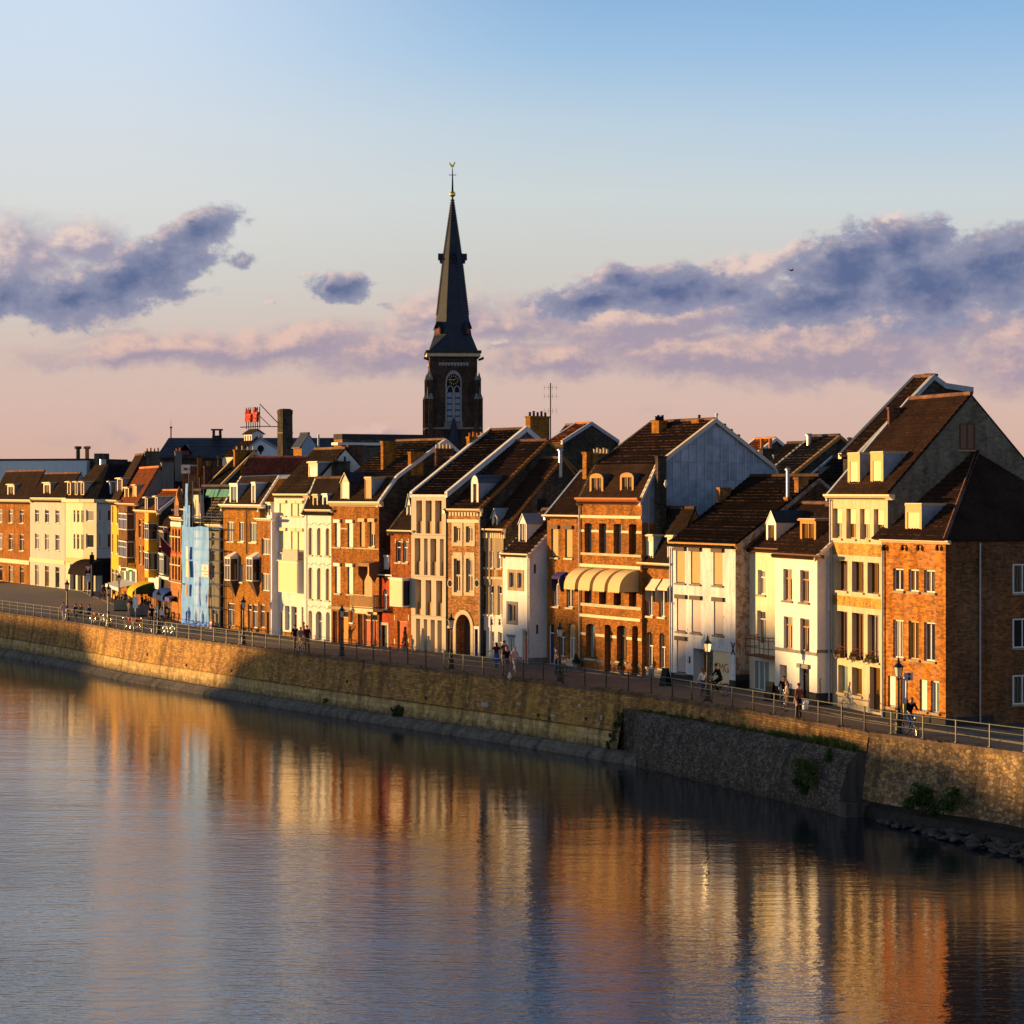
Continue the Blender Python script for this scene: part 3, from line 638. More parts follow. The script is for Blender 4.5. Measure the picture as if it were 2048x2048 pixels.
for (a, za), (b, zb) in zip(sk, sk[1:]): m.poly([(a, .3, za - 2.1), (b, .3, zb - 2.1), (b, -4.5, zb), (a, -4.5, za)], T_BR); m.poly([(b, -9.3, zb - 2.1), (a, -9.3, za - 2.1), (a, -4.5, za), (b, -4.5, zb)], T_BR)
m.build('roof', E); m = MB()
for q in range(80):
    s_ = sk[0][0] + (sk[-1][0] - sk[0][0]) * (q + .5) / 80
    for z in np.arange(1, 13, 3.2): m.box(s_ - .5, s_ + .5, .002, .05, z, z + 1.7, G_DK)
kind(m.build('window', E, weld=False), 'stuff')
# ------------------------------------------------------------------ houses
class House:
    """a building measured on its real facade plane: u along the facade, v into the block, z up"""
    def __init__(s, name, label, R, x0, x1, ey, off=0, by=None, wall=None, side=None, cat='house', depth=None, host=None, back_low=None, reveal=.16, ends=None):
        s.R = R; px0, _ = s.px(x0, 0); px1, _ = s.px(x1, 0)
        if ends: s.A, s.B = Vector(ends[0]), Vector(ends[1])
        elif by:
            s.A = gp(px0, s.px(0, by[0])[1]).to_2d(); s.B = gp(px1, s.px(0, by[1])[1]).to_2d()
            if off:
                t = (s.B - s.A).normalized(); nn = Vector((-t.y, t.x)); a, b = s.A + nn * off, s.B + nn * off
                s.A, s.B = on_line(px0, a, b)[0], on_line(px1, a, b)[0]
        else:
            s.A, s.B = front_pt(px0), front_pt(px1)
            t = (s.B - s.A).normalized(); nn = Vector((-t.y, t.x)); a, b = s.A + nn * off, s.B + nn * off
            s.A, s.B = on_line(px0, a, b)[0], on_line(px1, a, b)[0]
        s.t = (s.B - s.A).normalized(); s.n = Vector((-s.t.y, s.t.x)); s.W = (s.B - s.A).length
        rz = math.atan2(s.t.y, s.t.x)
        M = Matrix.Translation((s.A.x, s.A.y, 0)) @ Matrix.Rotation(rz, 4, 'Z')
        if host: s.root = host.root; s.basis = host.M.inverted() @ M
        else: s.root = empty(name, label, cat, (s.A.x, s.A.y, 0), rz); s.basis = None
        s.M = M; s.wallm, s.sidem = wall, side or wall
        s.ze = s.z((x0 + x1) / 2, ey); s.open = []; s.bands = []; s.prof = None; s.depth = depth or 9.0; s.reveal = reveal; s.back_low = back_low
    def px(s, x, y): return s.R[0] + x / s.R[2], s.R[1] + y / s.R[2]
    def at_v(s, x, v=0):
        k = (s.px(x, 0)[0] - 1024) / FPX; a = s.A + s.n * v; u = (k * a.y - a.x) / (s.t.x - k * s.t.y); return u, a.y + s.t.y * u
    def u(s, x, v=0): return s.at_v(x, v)[0]
    def z(s, x, y, v=0): return CAMZ - (s.px(0, y)[1] - HZ) * s.at_v(x, v)[1] / FPX
    def at_u(s, x, u):
        k = (s.px(x, 0)[0] - 1024) / FPX; a = s.A + s.t * u; v = (k * a.y - a.x) / (s.n.x - k * s.n.y); return v, a.y + s.n.y * v
    def zu(s, x, y, u): return CAMZ - (s.px(0, y)[1] - HZ) * s.at_u(x, u)[1] / FPX
    def b(s, mb, name, **k): return mb.build(name, s.root, s.basis, **k)
    # -- roof outline measured on the right gable plane
    def roof(s, pts, mat, inset=0.0, back=None, flat=False, over=.22, verge=None, lverge=None, tile=True, gable=None, vw=.22, vh=.16, zoff=0):
        u = s.W - inset; P = [(0, s.ze)]
        for x, y in pts:
            v, D = s.at_u(x, u); P.append((v, s.zu(x, y, u)))
        va, za = P[-1]
        if back:      # list of (x, y) on the far side of the ridge
            for x, y in back: v, D = s.at_u(x, u); P.append((v, s.zu(x, y, u)))
        elif not flat: P.append((2 * va, s.ze if s.back_low is None else s.back_low))
        s.prof = P; s.ridge = len(pts); s.depth = P[-1][0]
        s.roofa = dict(mat=mat, over=over, verge=verge, lverge=lverge, tile=tile, vw=vw, vh=vh); s.gable = gable
        return s
    def zroof(s, v):
        P = s.prof
        for (a, za), (b, zb) in zip(P, P[1:]):
            if v <= b: return za + (zb - za) * (v - a) / max(1e-6, b - a)
        return P[-1][1]
    def vroof(s, z):
        P = s.prof[:s.ridge + 1]
        for (a, za), (b, zb) in zip(P, P[1:]):
            if z <= zb: return a + (b - a) * (z - za) / max(1e-6, zb - za)
        return P[-1][0]
    def band(s, y0, y1, mat, x=None):
        x = x if x is not None else s.u2x(0.5); s.bands.append((s.z(x, y1), s.z(x, y0), mat))
    def u2x(s, f):
        P = s.A + s.t * (s.W * f); return (1024 + FPX * P.x / P.y - s.R[0]) * s.R[2]
    # -- openings
    def win(s, kind_, xs, y0, y1, fr=None, pane=None, nv=2, tr=.3, arch=0, sill=None, shut=None, box=None, sur=None, d=None, surw=.14, name='window', half=None, bw=.07, boxh=.26, boxo=.14, panel=None, y1r=None):
        xr = sum(xs[0]) / 2; z1 = s.z(xr, y0); z0 = s.z(xr, y1)
        d = s.reveal if d is None else d
        for i, (xa, xb) in enumerate(xs):
            u0, u1 = s.u(xa), s.u(xb)
            pn = pane[i % len(pane)] if isinstance(pane, (list, tuple)) else pane
            sh = shut[i % len(shut)] if isinstance(shut, (list, tuple)) else shut
            bx = box[i % len(box)] if isinstance(box, (list, tuple)) else box
            f_ = fr[i % len(fr)] if isinstance(fr, (list, tuple)) else fr
            ar = arch * (u1 - u0); s.open.append((u0, u1, max(z0, .02), z1, ar, d))
            s.fill(kind_, u0, u1, max(z0, .02), z1, f_ or WPAINT, pn or G_DK, nv, tr, ar, sill, sh, bx, sur, d, surw, name, half, bw, boxh, boxo, panel)
    def fill(s, K, u0, u1, z0, z1, fr, pane, nv, tr, ar, sill, shut, box, sur, d, surw, name, half, bw, boxh, boxo, panel):
        pane = rnd.choice([G_CU, G_CU, G_DK, G_LC, G_LC]) if pane is G_CU else rnd.choice([G_DK, G_DK, G_CU, G_LC]) if pane is G_DK and K == 'win' else pane
        mb = MB(); a, b = d - .05, d + .03; w = u1 - u0; bw = min(bw, w * .16)
        mb.box(u0, u0 + bw, a, b, z0, z1, fr); mb.box(u1 - bw, u1, a, b, z0, z1, fr)
        mb.box(u0 + bw, u1 - bw, a, b, z0, z0 + bw, fr); mb.box(u0 + bw, u1 - bw, a, b, z1 - bw, z1, fr)
        if K == 'win':
            zt = z1 - (z1 - z0) * tr if tr else z1 - bw
            if tr: mb.box(u0 + bw, u1 - bw, a - .015, b, zt - bw * .5, zt + bw * .5, fr)
            for i in range(1, nv):
                uu = u0 + w * i / nv; mb.box(uu - bw * .5, uu + bw * .5, a - .005, b - .005, z0 + bw, zt - bw * .5, fr)
            win = s.b(mb, name, weld=False)
            p = MB(); p.poly([(u0, d, z0), (u1, d, z0), (u1, d, z1), (u0, d, z1)], pane); p.build('pane', win)
        elif K == 'door':
            zt = z1 - (z1 - z0) * tr
            if tr: mb.box(u0 + bw, u1 - bw, a - .01, b, zt - bw * .5, zt + bw * .5, fr)
            win = s.b(mb, 'door', weld=False)
            p = MB(); p.box(u0 + bw, u1 - bw, d - .02, d + .04, z0 + bw, zt if tr else z1 - bw, panel)
            for q in range(2):
                zz0 = z0 + (zt - z0) * (.08 + .46 * q); zz1 = zz0 + (zt - z0) * .36
                p.box(u0 + w * .22, u1 - w * .22, d - .035, d - .02, zz0, zz1, panel)
            p.build('door_leaf', win, weld=False)
            if tr:
                p = MB(); p.poly([(u0, d, zt), (u1, d, zt), (u1, d, z1), (u0, d, z1)], pane); p.build('pane', win)
            h = MB(); h.tube((u1 - w * .2, d - .07, z0 + (zt - z0) * .5), (u1 - w * .2, d - .07, z0 + (zt - z0) * .5 + .12), .018, METAL); h.build('handle', win)
        elif K == 'void':
            win = s.b(mb, name, weld=False)
            p = MB(); p.poly([(u0, d, z0), (u1, d, z0), (u1, d, z1), (u0, d, z1)], pane); p.build('pane', win)
        if shut:
            zl = z0 + bw if not half else z1 - (z1 - z0) * half
            p = MB(); n = max(4, int((z1 - zl) / .09)); x0, x1_ = u0 + bw * .6, u1 - bw * .6
            for q in range(n):      # slats
                za, zb = zl + (z1 - zl) * q / n, zl + (z1 - zl) * (q + 1) / n
                p.poly([(x0, d - .075, za), (x1_, d - .075, za), (x1_, d - .062, zb), (x0, d - .062, zb)], shut)
                p.poly([(x0, d - .062, zb), (x1_, d - .062, zb), (x1_, d - .075, zb), (x0, d - .075, zb)], shut)
            p.build('roller_shutter', win, weld=False)
        if box:
            p = MB(); p.box(u0 - .10, u1 + .10, -boxo, -.002, z1 - .05, z1 + boxh - .05, box); p.build('shutter_box', win)
        if sill:
            p = MB(); p.box(u0 - .09, u1 + .09, -.10, d - .06, z0 - .12, z0 - .004, sill); p.build('sill', win)
        if sur:
            p = MB(); e = surw; o = -.035
            p.box(u0 - e, u0 - .001, o, -.001, z0 - e, z1 + e, sur); p.box(u1 + .001, u1 + e, o, -.001, z0 - e, z1 + e, sur)
            p.box(u0, u1, o, -.001, z1 + .001, z1 + e, sur); p.box(u0, u1, o, -.001, z0 - e, z0 - .001, sur); p.build('stone_surround', win, weld=False)
        return win
    def piece(s, name, x0, x1, y0, y1, mat, out=.1, back=0.0, bl=None, v=None, xr=None, parts=None):
        """a box standing proud of the facade, measured on its own front plane"""
        vv = -out if v is None else v; xm = (x0 + x1) / 2 if xr is None else xr
        mb = MB(); mb.box(s.u(x0, vv), s.u(x1, vv), vv, back - .002 if v is None else v + back, s.z(xm, y1, vv), s.z(xm, y0, vv), mat)
        return s.b(mb, name)
    def cornice(s, x0, x1, y0, y1, mat, out=.28, dent=None):
        u0, u1 = s.u(x0, -out), s.u(x1, -out); xm = (x0 + x1) / 2; z0, z1 = s.z(xm, y1, -out), s.z(xm, y0, -out); h = z1 - z0
        mb = MB(); mb.prism([(-out * .35, z0), (-.002, z0), (-.002, z1), (-out, z1), (-out, z1 - h * .35), (-out * .8, z1 - h * .5), (-out * .5, z0 + h * .2)][::-1], u0, u1, mat)
        c = s.b(mb, 'cornice', normals=True); s.zc = z1
        if dent:
            m2 = MB(); n = int((u1 - u0) / dent[0])
            for i in range(n):
                uu = u0 + (u1 - u0) * (i + .25) / n; m2.box(uu, uu + dent[0] * .5, -.12, -.003, z0 - dent[1], z0 - .003, dent[2])
            s.b(m2, 'dentil_band', weld=False)
        return c
    def course(s, y0, y1, mat, x=None, out=.05, x0=None, x1=None, name='string_course'):
        x = s.u2x(.5) if x is None else x
        u0 = 0.002 if x0 is None else s.u(x0); u1 = s.W if x1 is None else s.u(x1)
        mb = MB(); mb.box(u0, u1, -out, -.001, s.z(x, y1), s.z(x, y0), mat); return s.b(mb, name)
    def pipe(s, x, y0, y1, mat=None, r=.05, v=-.1):
        u = s.u(x, v); mb = MB(); z0, z1 = max(.05, s.z(x, y1, v)), s.z(x, y0, v)
        mb.tube((u, v, z0), (u, v, z1), r, mat or METAL, 8)
        for q in range(4):
            zz = z0 + (z1 - z0) * (q + .5) / 4; mb.tube((u, v, zz), (u, v, zz + .05), r * 1.35, mat or METAL, 8)
        return s.b(mb, 'downpipe', weld=False)
    # -- dormers
    def dormer(s, x0, x1, y0, y1, style='flat', fr=None, cheek=None, roofm=None, shut=None, pane=None, peak=None, nv=1, fm=.14, over=.08, tr=0, top=.16, sillm=None, win_y=None):
        fr = fr or WPAINT; cheek = cheek or ZINCP; roofm = roofm or LEAD; xm = (x0 + x1) / 2
        lo, hi = -.2, s.prof[s.ridge][0]
        f = lambda v: s.z(xm, y1, v) - s.zroof(max(v, 0))
        for _ in range(50):
            m = (lo + hi) / 2
            if f(m) > 0: lo = m
            else: hi = m
        v = lo; u0, u1 = s.u(x0, v), s.u(x1, v); z0, z1 = s.z(xm, y1, v), s.z(xm, y0, v); w = u1 - u0
        vb = min(s.vroof(z1) + .15, s.prof[s.ridge][0]); mb = MB(); zb = z0 - .25
        # front with an opening
        a0, a1 = u0 + w * fm, u1 - w * fm; b0 = z0 + (z1 - z0) * .09; b1 = z1 - (z1 - z0) * top
        for q in ([(u0, z0), (u1, z0), (a1, b0), (a0, b0)], [(u1, z0), (u1, z1), (a1, b1), (a1, b0)], [(u1, z1), (u0, z1), (a0, b1), (a1, b1)], [(u0, z1), (u0, z0), (a0, b0), (a0, b1)]):
            mb.poly([(x, v, z) for x, z in q], fr)
        for (pa, pb) in (((a0, b0), (a1, b0)), ((a1, b0), (a1, b1)), ((a1, b1), (a0, b1)), ((a0, b1), (a0, b0))):
            mb.poly([(pa[0], v, pa[1]), (pb[0], v, pb[1]), (pb[0], v + .12, pb[1]), (pa[0], v + .12, pa[1])], fr)
        mb.poly([(u0, v, zb), (u1, v, zb), (u1, v, z0), (u0, v, z0)], fr)
        for uu in (u0, u1): mb.poly([(uu, v + .001, zb), (uu, vb, zb), (uu, vb, z1), (uu, v + .001, z1)], cheek)
        mb.poly([(u0, v, z1), (u1, v, z1), (u1, vb, z1), (u0, vb, z1)], cheek)
        dm = s.b(mb, 'dormer', weld=False)
        p = MB()
        if nv > 1:
            for i in range(1, nv):
                uu = a0 + (a1 - a0) * i / nv; p.box(uu - .03, uu + .03, v + .05, v + .115, b0, b1, fr)
        p.poly([(a0, v + .12, b0), (a1, v + .12, b0), (a1, v + .12, b1), (a0, v + .12, b1)], pane or G_CU); p.build('dormer_pane', dm)
        if shut:
            p = MB(); p.box(a0, a1, v + .04, v + .08, b0, b1, shut); p.build('roller_shutter', dm)
        r = MB()
        if style == 'flat':
            r.box(u0 - over, u1 + over, v - over * 1.3, vb, z1 + .003, z1 + .11, fr); r.box(u0 - over * .6, u1 + over * .6, v - over * .6, vb, z1 + .112, z1 + .14, roofm)
        elif style == 'gable':
            zp = s.z(xm, peak, v); um = (u0 + u1) / 2; vb2 = min(s.vroof(zp) + .15, s.prof[s.ridge][0] + .1)
            r.poly([(u0, v, z1), (u1, v, z1), (um, v, zp)], fr)
            for sg, uu in ((-1, u0), (1, u1)):
                e = uu + sg * over; ze_ = z1 - over * (zp - z1) / (w / 2)
                r.poly([(e, v - over, ze_ + .03), (um, v - over, zp + .03), (um, vb2, zp + .03), (e, vb2, ze_ + .03)], roofm)
                r.poly([(e, v - over, ze_ - .06), (um, v - over, zp - .06), (um, v - over, zp + .03), (e, v - over, ze_ + .03)], fr)
        elif style == 'barrel':
            um = (u0 + u1) / 2; R_ = w / 2; zp = s.z(xm, peak, v) if peak else z1 + R_; h = zp - z1; N_ = 12
            vb2 = min(s.vroof(zp) + .15, s.prof[s.ridge][0] + .1)
            arc = [(um - math.cos(PI * i / N_) * (R_ + .04), z1 + math.sin(PI * i / N_) * (h + .02)) for i in range(N_ + 1)]
            r.poly([(x, v - .01, z) for x, z in arc], fr)
            for (xa, za), (xb, zb_) in zip(arc, arc[1:]): r.poly([(xa, v - .06, za), (xb, v - .06, zb_), (xb, vb2, zb_), (xa, vb2, za)], roofm)
        r.build('dormer_roof', dm, weld=False)
        return dm
    # -- chimneys: x0..xa lit face, xa..x1 dark side, measured with the near right corner on the plane u = W - inset
    def chim(s, x0, xa, x1, yt, yb, mat=None, inset=0.0, pots=0, cap=True, potm=None, R=None):
        R0 = s.R; s.R = R or s.R
        u1 = s.W - inset; v0, D = s.at_u(xa, u1); v1, _ = s.at_u(x1, u1); zt, zb = s.zu(xa, yt, u1), s.zu(xa, yb, u1); u0 = s.u(x0, v0)
        s.R = R0; mat = mat or BR('dark'); mb = MB(); mb.box(u0, u1, v0, v1, zb - .8, zt - .14, mat)
        if cap: mb.box(u0 - .05, u1 + .05, v0 - .05, v1 + .05, zt - .14, zt, mat)
        ch = s.b(mb, 'chimney', weld=False)
        for i in range(pots):
            f = (i + .5) / pots; m = MB(); c = ((u0 + u1) / 2, v0 + (v1 - v0) * f, zt)
            m.lathe([(.10, 0), (.085, .22 + .08 * (i % 2)), (.11, .30 + .08 * (i % 2))], potm or TERRA, 8, c); m.build('chimney_pot', ch)
        return ch
    def stack(s, x, yt, yb, mat=None, r=.06, cap=True, inset=0.0, v=None, R=None):
        R0 = s.R; s.R = R or s.R
        if v is None: u = s.W - inset; v, _ = s.at_u(x, u); zt, zb = s.zu(x, yt, u), s.zu(x, yb, u)
        else: u = s.u(x, v); zt, zb = s.z(x, yt, v), s.z(x, yb, v)
        s.R = R0; mb = MB(); mb.lathe([(r, 0), (r, zt - zb)], mat or METAL, 10, (u, v, zb))
        if cap: mb.lathe([(r * 1.7, 0), (r * 1.7, .05), (r * 1.2, .14)], mat or METAL, 10, (u, v, zt - .02))
        return s.b(mb, 'flue_pipe', weld=False)
    # -- bay window box: front measured on its own plane
    def bay(s, x0, x1, y0, y1, out=.55, fr=None, panes=2, pane=None, shut=None, roofm=None, pent=0, tr=.3, foot=None, zr=None, peak=.0, body=None, sidep=None):
        fr = fr or WPAINT; v = -out; u0, u1 = s.u(x0, v), s.u(x1, v); xm = (x0 + x1) / 2; z0, z1 = s.z(xm, y1, v), s.z(xm, y0, v); w = u1 - u0
        body = body or fr; mb = MB(); lo = z0 + (z1 - z0) * pent; zt = z1 - .12
        mb.box(u0, u1, v, -.001, z0, lo + .08, body); mb.box(u0, u1, v, -.001, zt, z1, fr)
        for i in range(panes + 1):
            uu = u0 + (w - .07) * i / panes; mb.box(uu, uu + .07, v, v + .07, lo + .08, zt, fr)
        for uu in (u0, u1 - .07): mb.box(uu, uu + .07, -.08, -.001, lo + .08, zt, fr)
        if tr:
            zz = zt - (zt - lo) * tr; mb.box(u0 + .07, u1 - .07, v + .004, v + .06, zz - .03, zz + .03, fr)
        bw = s.b(mb, 'bay_window', weld=False)
        p = MB(); p.poly([(u0, v + .05, lo), (u1, v + .05, lo), (u1, v + .05, zt), (u0, v + .05, zt)], pane or G_CU)
        p.poly([(u1 - .03, v + .05, lo), (u1 - .03, 0, lo), (u1 - .03, 0, zt), (u1 - .03, v + .05, zt)], sidep or G_DK); p.poly([(u0 + .03, v + .05, lo), (u0 + .03, 0, lo), (u0 + .03, 0, zt), (u0 + .03, v + .05, zt)], G_DK)
        p.build('pane', bw, weld=False)
        if shut:
            p = MB(); p.box(u0 + .05, u1 - .05, v - .02, v + .02, lo + .06, zt + .02, shut); p.build('roller_shutter', bw)
        r = MB()
        if peak: 
            um = (u0 + u1) / 2; r.poly([(u0 - .08, v - .08, z1), (u1 + .08, v - .08, z1), (u1 - w * .25, 0, z1 + peak), (u0 + w * .25, 0, z1 + peak)], roofm or WPAINT)
            for e, g in ((u0 - .08, u0 + w * .25), (u1 + .08, u1 - w * .25)): r.poly([(e, v - .08, z1), (e, 0, z1), (g, 0, z1 + peak)], roofm or WPAINT)
        else: r.box(u0 - .08, u1 + .08, v - .10, -.002, z1 + .002, z1 + .10, roofm or fr)
        r.build('bay_roof', bw, weld=False)
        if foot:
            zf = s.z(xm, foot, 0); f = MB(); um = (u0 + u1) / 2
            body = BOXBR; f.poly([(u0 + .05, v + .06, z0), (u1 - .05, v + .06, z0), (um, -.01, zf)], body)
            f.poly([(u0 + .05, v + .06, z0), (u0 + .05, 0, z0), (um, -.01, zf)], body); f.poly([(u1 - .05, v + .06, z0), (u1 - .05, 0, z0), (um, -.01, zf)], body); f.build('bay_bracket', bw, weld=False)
        return bw
    # -- finish: wall with real openings, gables, roof
    def finish(s, z0=-.25, noroof=False, sidez=None, plinth=None, frontm=None):
        W, zt = s.W, s.ze; mb = MB(); O = s.open
        us = sorted(set([0, W] + [min(max(x, 0), W) for o in O for x in o[:2]])); zs = sorted(set([z0, zt] + [min(max(x, z0), zt) for o in O for x in o[2:4]] + [min(max(x, z0), zt) for bnd in s.bands for x in bnd[:2]]))
        for a, b in zip(us, us[1:]):
            for c, d in zip(zs, zs[1:]):
                if b - a < 1e-4 or d - c < 1e-4: continue
                um, zm = (a + b) / 2, (c + d) / 2
                if any(o[0] < um < o[1] and o[2] < zm < o[3] for o in O): continue
                m = s.wallm
                for q0, q1, qm in s.bands:
                    if q0 < zm < q1: m = qm
                mb.poly([(a, 0, c), (b, 0, c), (b, 0, d), (a, 0, d)], m)
        for (a, b, c, d, ar, dep) in O:
            m = s.wallm
            for q0, q1, qm in s.bands:
                if q0 < (c + d) / 2 < q1: m = qm
            dep += .05
            mb.poly([(a, 0, c), (a, dep, c), (a, dep, d - ar), (a, 0, d - ar)], m); mb.poly([(b, 0, c), (b, 0, d - ar), (b, dep, d - ar), (b, dep, c)], m)
            mb.poly([(a, 0, c), (b, 0, c), (b, dep, c), (a, dep, c)], m)
            if ar:
                N_ = 10; um, hw = (a + b) / 2, (b - a) / 2
                arc = [(um - hw * math.cos(PI * i / N_), d - ar + ar * math.sin(PI * i / N_)) for i in range(N_ + 1)]
                for (xa, za), (xb, zb) in zip(arc, arc[1:]):
                    mb.poly([(xa, 0, za), (xb, 0, zb), (xb, 0, d), (xa, 0, d)], m); mb.poly([(xa, 0, za), (xa, dep, za), (xb, dep, zb), (xb, 0, zb)], m)
            else: mb.poly([(a, 0, d), (a, dep, d), (b, dep, d), (b, 0, d)], m)
        P = s.prof or [(0, zt), (s.depth, zt)]; g = s.gable if getattr(s, 'gable', None) else s.sidem
        for uu in (W, 0): mb.poly([(uu, 0, z0)] + [(uu, v, z) for v, z in P] + [(uu, P[-1][0], z0)], g)
        mb.poly([(0, P[-1][0], z0), (W, P[-1][0], z0), (W, P[-1][0], P[-1][1]), (0, P[-1][0], P[-1][1])], s.sidem)
        if not s.prof and not noroof: mb.poly([(0, 0, zt), (W, 0, zt), (W, s.depth, zt), (0, s.depth, zt)], LEAD)
        # backing that closes the rooms behind the panes
        w = s.b(mb, 'wall', normals=True)
        if plinth:
            h = plinth[0]; cuts = sorted([(o[0], o[1]) for o in O if o[2] < h]); x = 0.002
            for a, b in cuts + [(W + .03, W + .03)]:
                if a > x: p = MB(); p.box(x, a, -.03, -.001, z0, h, plinth[1]); s.b(p, 'plinth')
                x = max(x, b)
            p = MB(); p.box(W + .001, W + .03, .0, (sidez or 3), z0, h, plinth[1]); s.b(p, 'plinth')
        if s.prof and not noroof: s.mkroof()
        return s
    def mkroof(s):
        r = s.roofa; P = s.prof; W = s.W; mb = MB(); ov = r['over']
        T = .10; Q = list(P)
        d0 = (P[1][1] - P[0][1]) / max(1e-6, P[1][0] - P[0][0]); Q[0] = (P[0][0] - ov, P[0][1] - min(ov * d0, .35))
        up = [(v, z + T) for v, z in Q]
        mb.prism(([(v, z + .012) for v, z in Q] + up[::-1]), -.04, W + .04, r['mat'])
        if r['tile']:
            for i in range(s.ridge):
                (va, za), (vb, zb) = up[i], up[i + 1]; L = math.hypot(vb - va, zb - za)
                tiles(mb, (-.05, va, za + .01), (1, 0, 0), (0, vb - va, zb - za), W + .10, L, r['mat'], seed=int(abs(va * 100 + W * 37)) % 1000)
        ro = s.b(mb, 'roof', weld=False)
        i = s.ridge; v, z = up[i]
        if i < len(P) - 1 and P[i + 1][1] < P[i][1]:
            m = MB(); n = max(3, int(W / .36))
            for q in range(n):
                a, b = W * q / n, W * (q + 1) / n; m.tube((a, v, z + .035), (b + .03, v, z + .045), .13, EDGE.get(r['mat'].name, r['mat']), 8, .115)  # ridge tiles take the painted sunlit edge colour
            m.build('ridge_tile', ro, weld=False)
        for key, ua in (('verge', W), ('lverge', 0)):
            m_ = r[key]
            if not m_: continue
            m = MB(); w, h = r['vw'], r['vh']; sg = 1 if key == 'verge' else -1
            u0, u1 = (ua - w * .4, ua + w * .6) if sg > 0 else (ua - w * .6, ua + w * .4)
            lower = [(v, z - .10) for v, z in Q]; upper = [(v, z + T + h) for v, z in Q]
            m.prism(lower + upper[::-1], u0, u1, m_); m.build('bargeboard', ro)
        return ro
# ------------------------------------------------------------------ the row of houses on the quay, right to left
R1, R2, R3, R4 = (120, 850, 4.293), (400, 800, 3.863), (650, 850, 4.027), (900, 850, 3.788)
R5, R6, R7, R8 = (1080, 850, 3.646), (1320, 850, 3.5125), (1500, 900, 3.646), (1640, 720, 2.476)
R9, R10, R11 = (200, 960, 8.783), (340, 940, 5.52), (120, 880, 10.733)
B3, B4, B5, B6, B7 = (300, 800, 4.83), (640, 820, 4.6), (1000, 750, 4.83), (1380, 830, 6.0375), (1680, 720, 4.832)
def ends_b(xb, D, xa, d=(.49, -.872)):
    """facade line whose right corner lies at photo column xb, D metres out"""
    B = at(xb, HZ, D).to_2d(); return (on_line(xa, B, B - Vector(d) * 5)[0], B)

# 1 orange brick corner house
h = House('brick_house', 'orange brick house with hipped roof at the right end of the quay row', R8, 305, 622, 893, wall=BR('orange'), side=brick('shaded side wall brick', (.25, .095, .030), .40, .8, 1.35, .35))  # darker copy of the front brick: the side's shade put into its colour
h.cornice(296, 632, 890, 908, CPAINT, .22)
h.win('win', [(362, 414), (438, 490), (515, 570)], 1033, 1142, WPAINT, [G_CU, G_TN, G_CU], 2, 0, sill=TAN)
h.win('win', [(362, 414), (438, 490), (515, 570)], 1287, 1475, [WPAINT, TPAINT, WPAINT], [G_CU, G_TN, G_DK], 2, 0, sill=TAN)
h.win('win', [(336, 374), (398, 434), (493, 530), (548, 590)], 1565, 1718, WPAINT, [G_DK, G_DK, G_DK, G_GN], 2, 0, sill=TAN, shut=[SHUT_W, None, SHUT_W, None])
for x in (325, 420, 497, 592):
    u, z = h.u(x), h.z(x, 944); m = MB(); m.tube((u, -.02, z + .28), (u, -.16, z + .28), .03, BLKPAINT); m.lathe([(.05, 0), (.10, .04), (.09, .2), (.02, .3)], BLKPAINT, 8, (u, -.16, z)); h.b(m, 'wall_lamp', weld=False)
h.pipe(309, 910, 1770, LEAD)
h.prof = None; h.depth = 11
zr = h.ze + 4.6; W = h.W; D_ = 11.0; i_ = 4.6
# hipped roof on the right: the ridge ends short of the right wall
h.finish(noroof=True, plinth=(.5, DARKPL))
m = MB(); e = .2; ze = h.ze + .02
tiles(m, (-.6, -e, ze), (1, 0, 0), (0, 5.5, zr - ze), W + .6 + e, math.hypot(5.7, zr - ze), T_BR, kL=0, kR=.62, seed=3, course=.36)
m.poly([(W + e, -e, ze), (W + e, D_ + e, ze), (W - i_, D_ / 2, zr)], T_BR)
m.poly([(-.6, D_ + e, ze), (W + e, D_ + e, ze), (W - i_, D_ / 2, zr), (-.6, D_ / 2, zr)], T_BR)
m.poly([(-.6, -e, ze), (W + e, -e, ze), (W + e, D_ + e, ze), (-.6, D_ + e, ze)], DARKPL)
ro = h.b(m, 'roof', weld=False)
m = MB(); a, b = Vector((W + e, -e, ze + .06)), Vector((W - i_, D_ / 2, zr + .05))
for q in range(22): m.tube(a.lerp(b, q / 22), a.lerp(b, (q + 1) / 22) + Vector((0, 0, .02)), .13, EDGE[T_BR.name], 8, .11)  # hip tiles in the same painted sunlit colour
for q in range(6): m.tube((W - i_ - 5 + q * .83, D_ / 2, zr + .04), (W - i_ - 5 + (q + 1) * .83, D_ / 2, zr + .05), .13, T_BR, 8, .11)
m.build('ridge_tile', ro, weld=False)
h.prof = [(0, ze), (5.5, zr)]; h.ridge = 1
h.dormer(422, 503, 722, 857, 'flat', TPAINT, ZINCP, LEAD, shut=SHUT_C, fm=.13, top=.24, over=.02)
m = MB(); m.tube((W + .08, 2.1, .1), (W + .08, 2.1, h.ze - .1), .05, METAL, 8); h.b(m, 'downpipe')

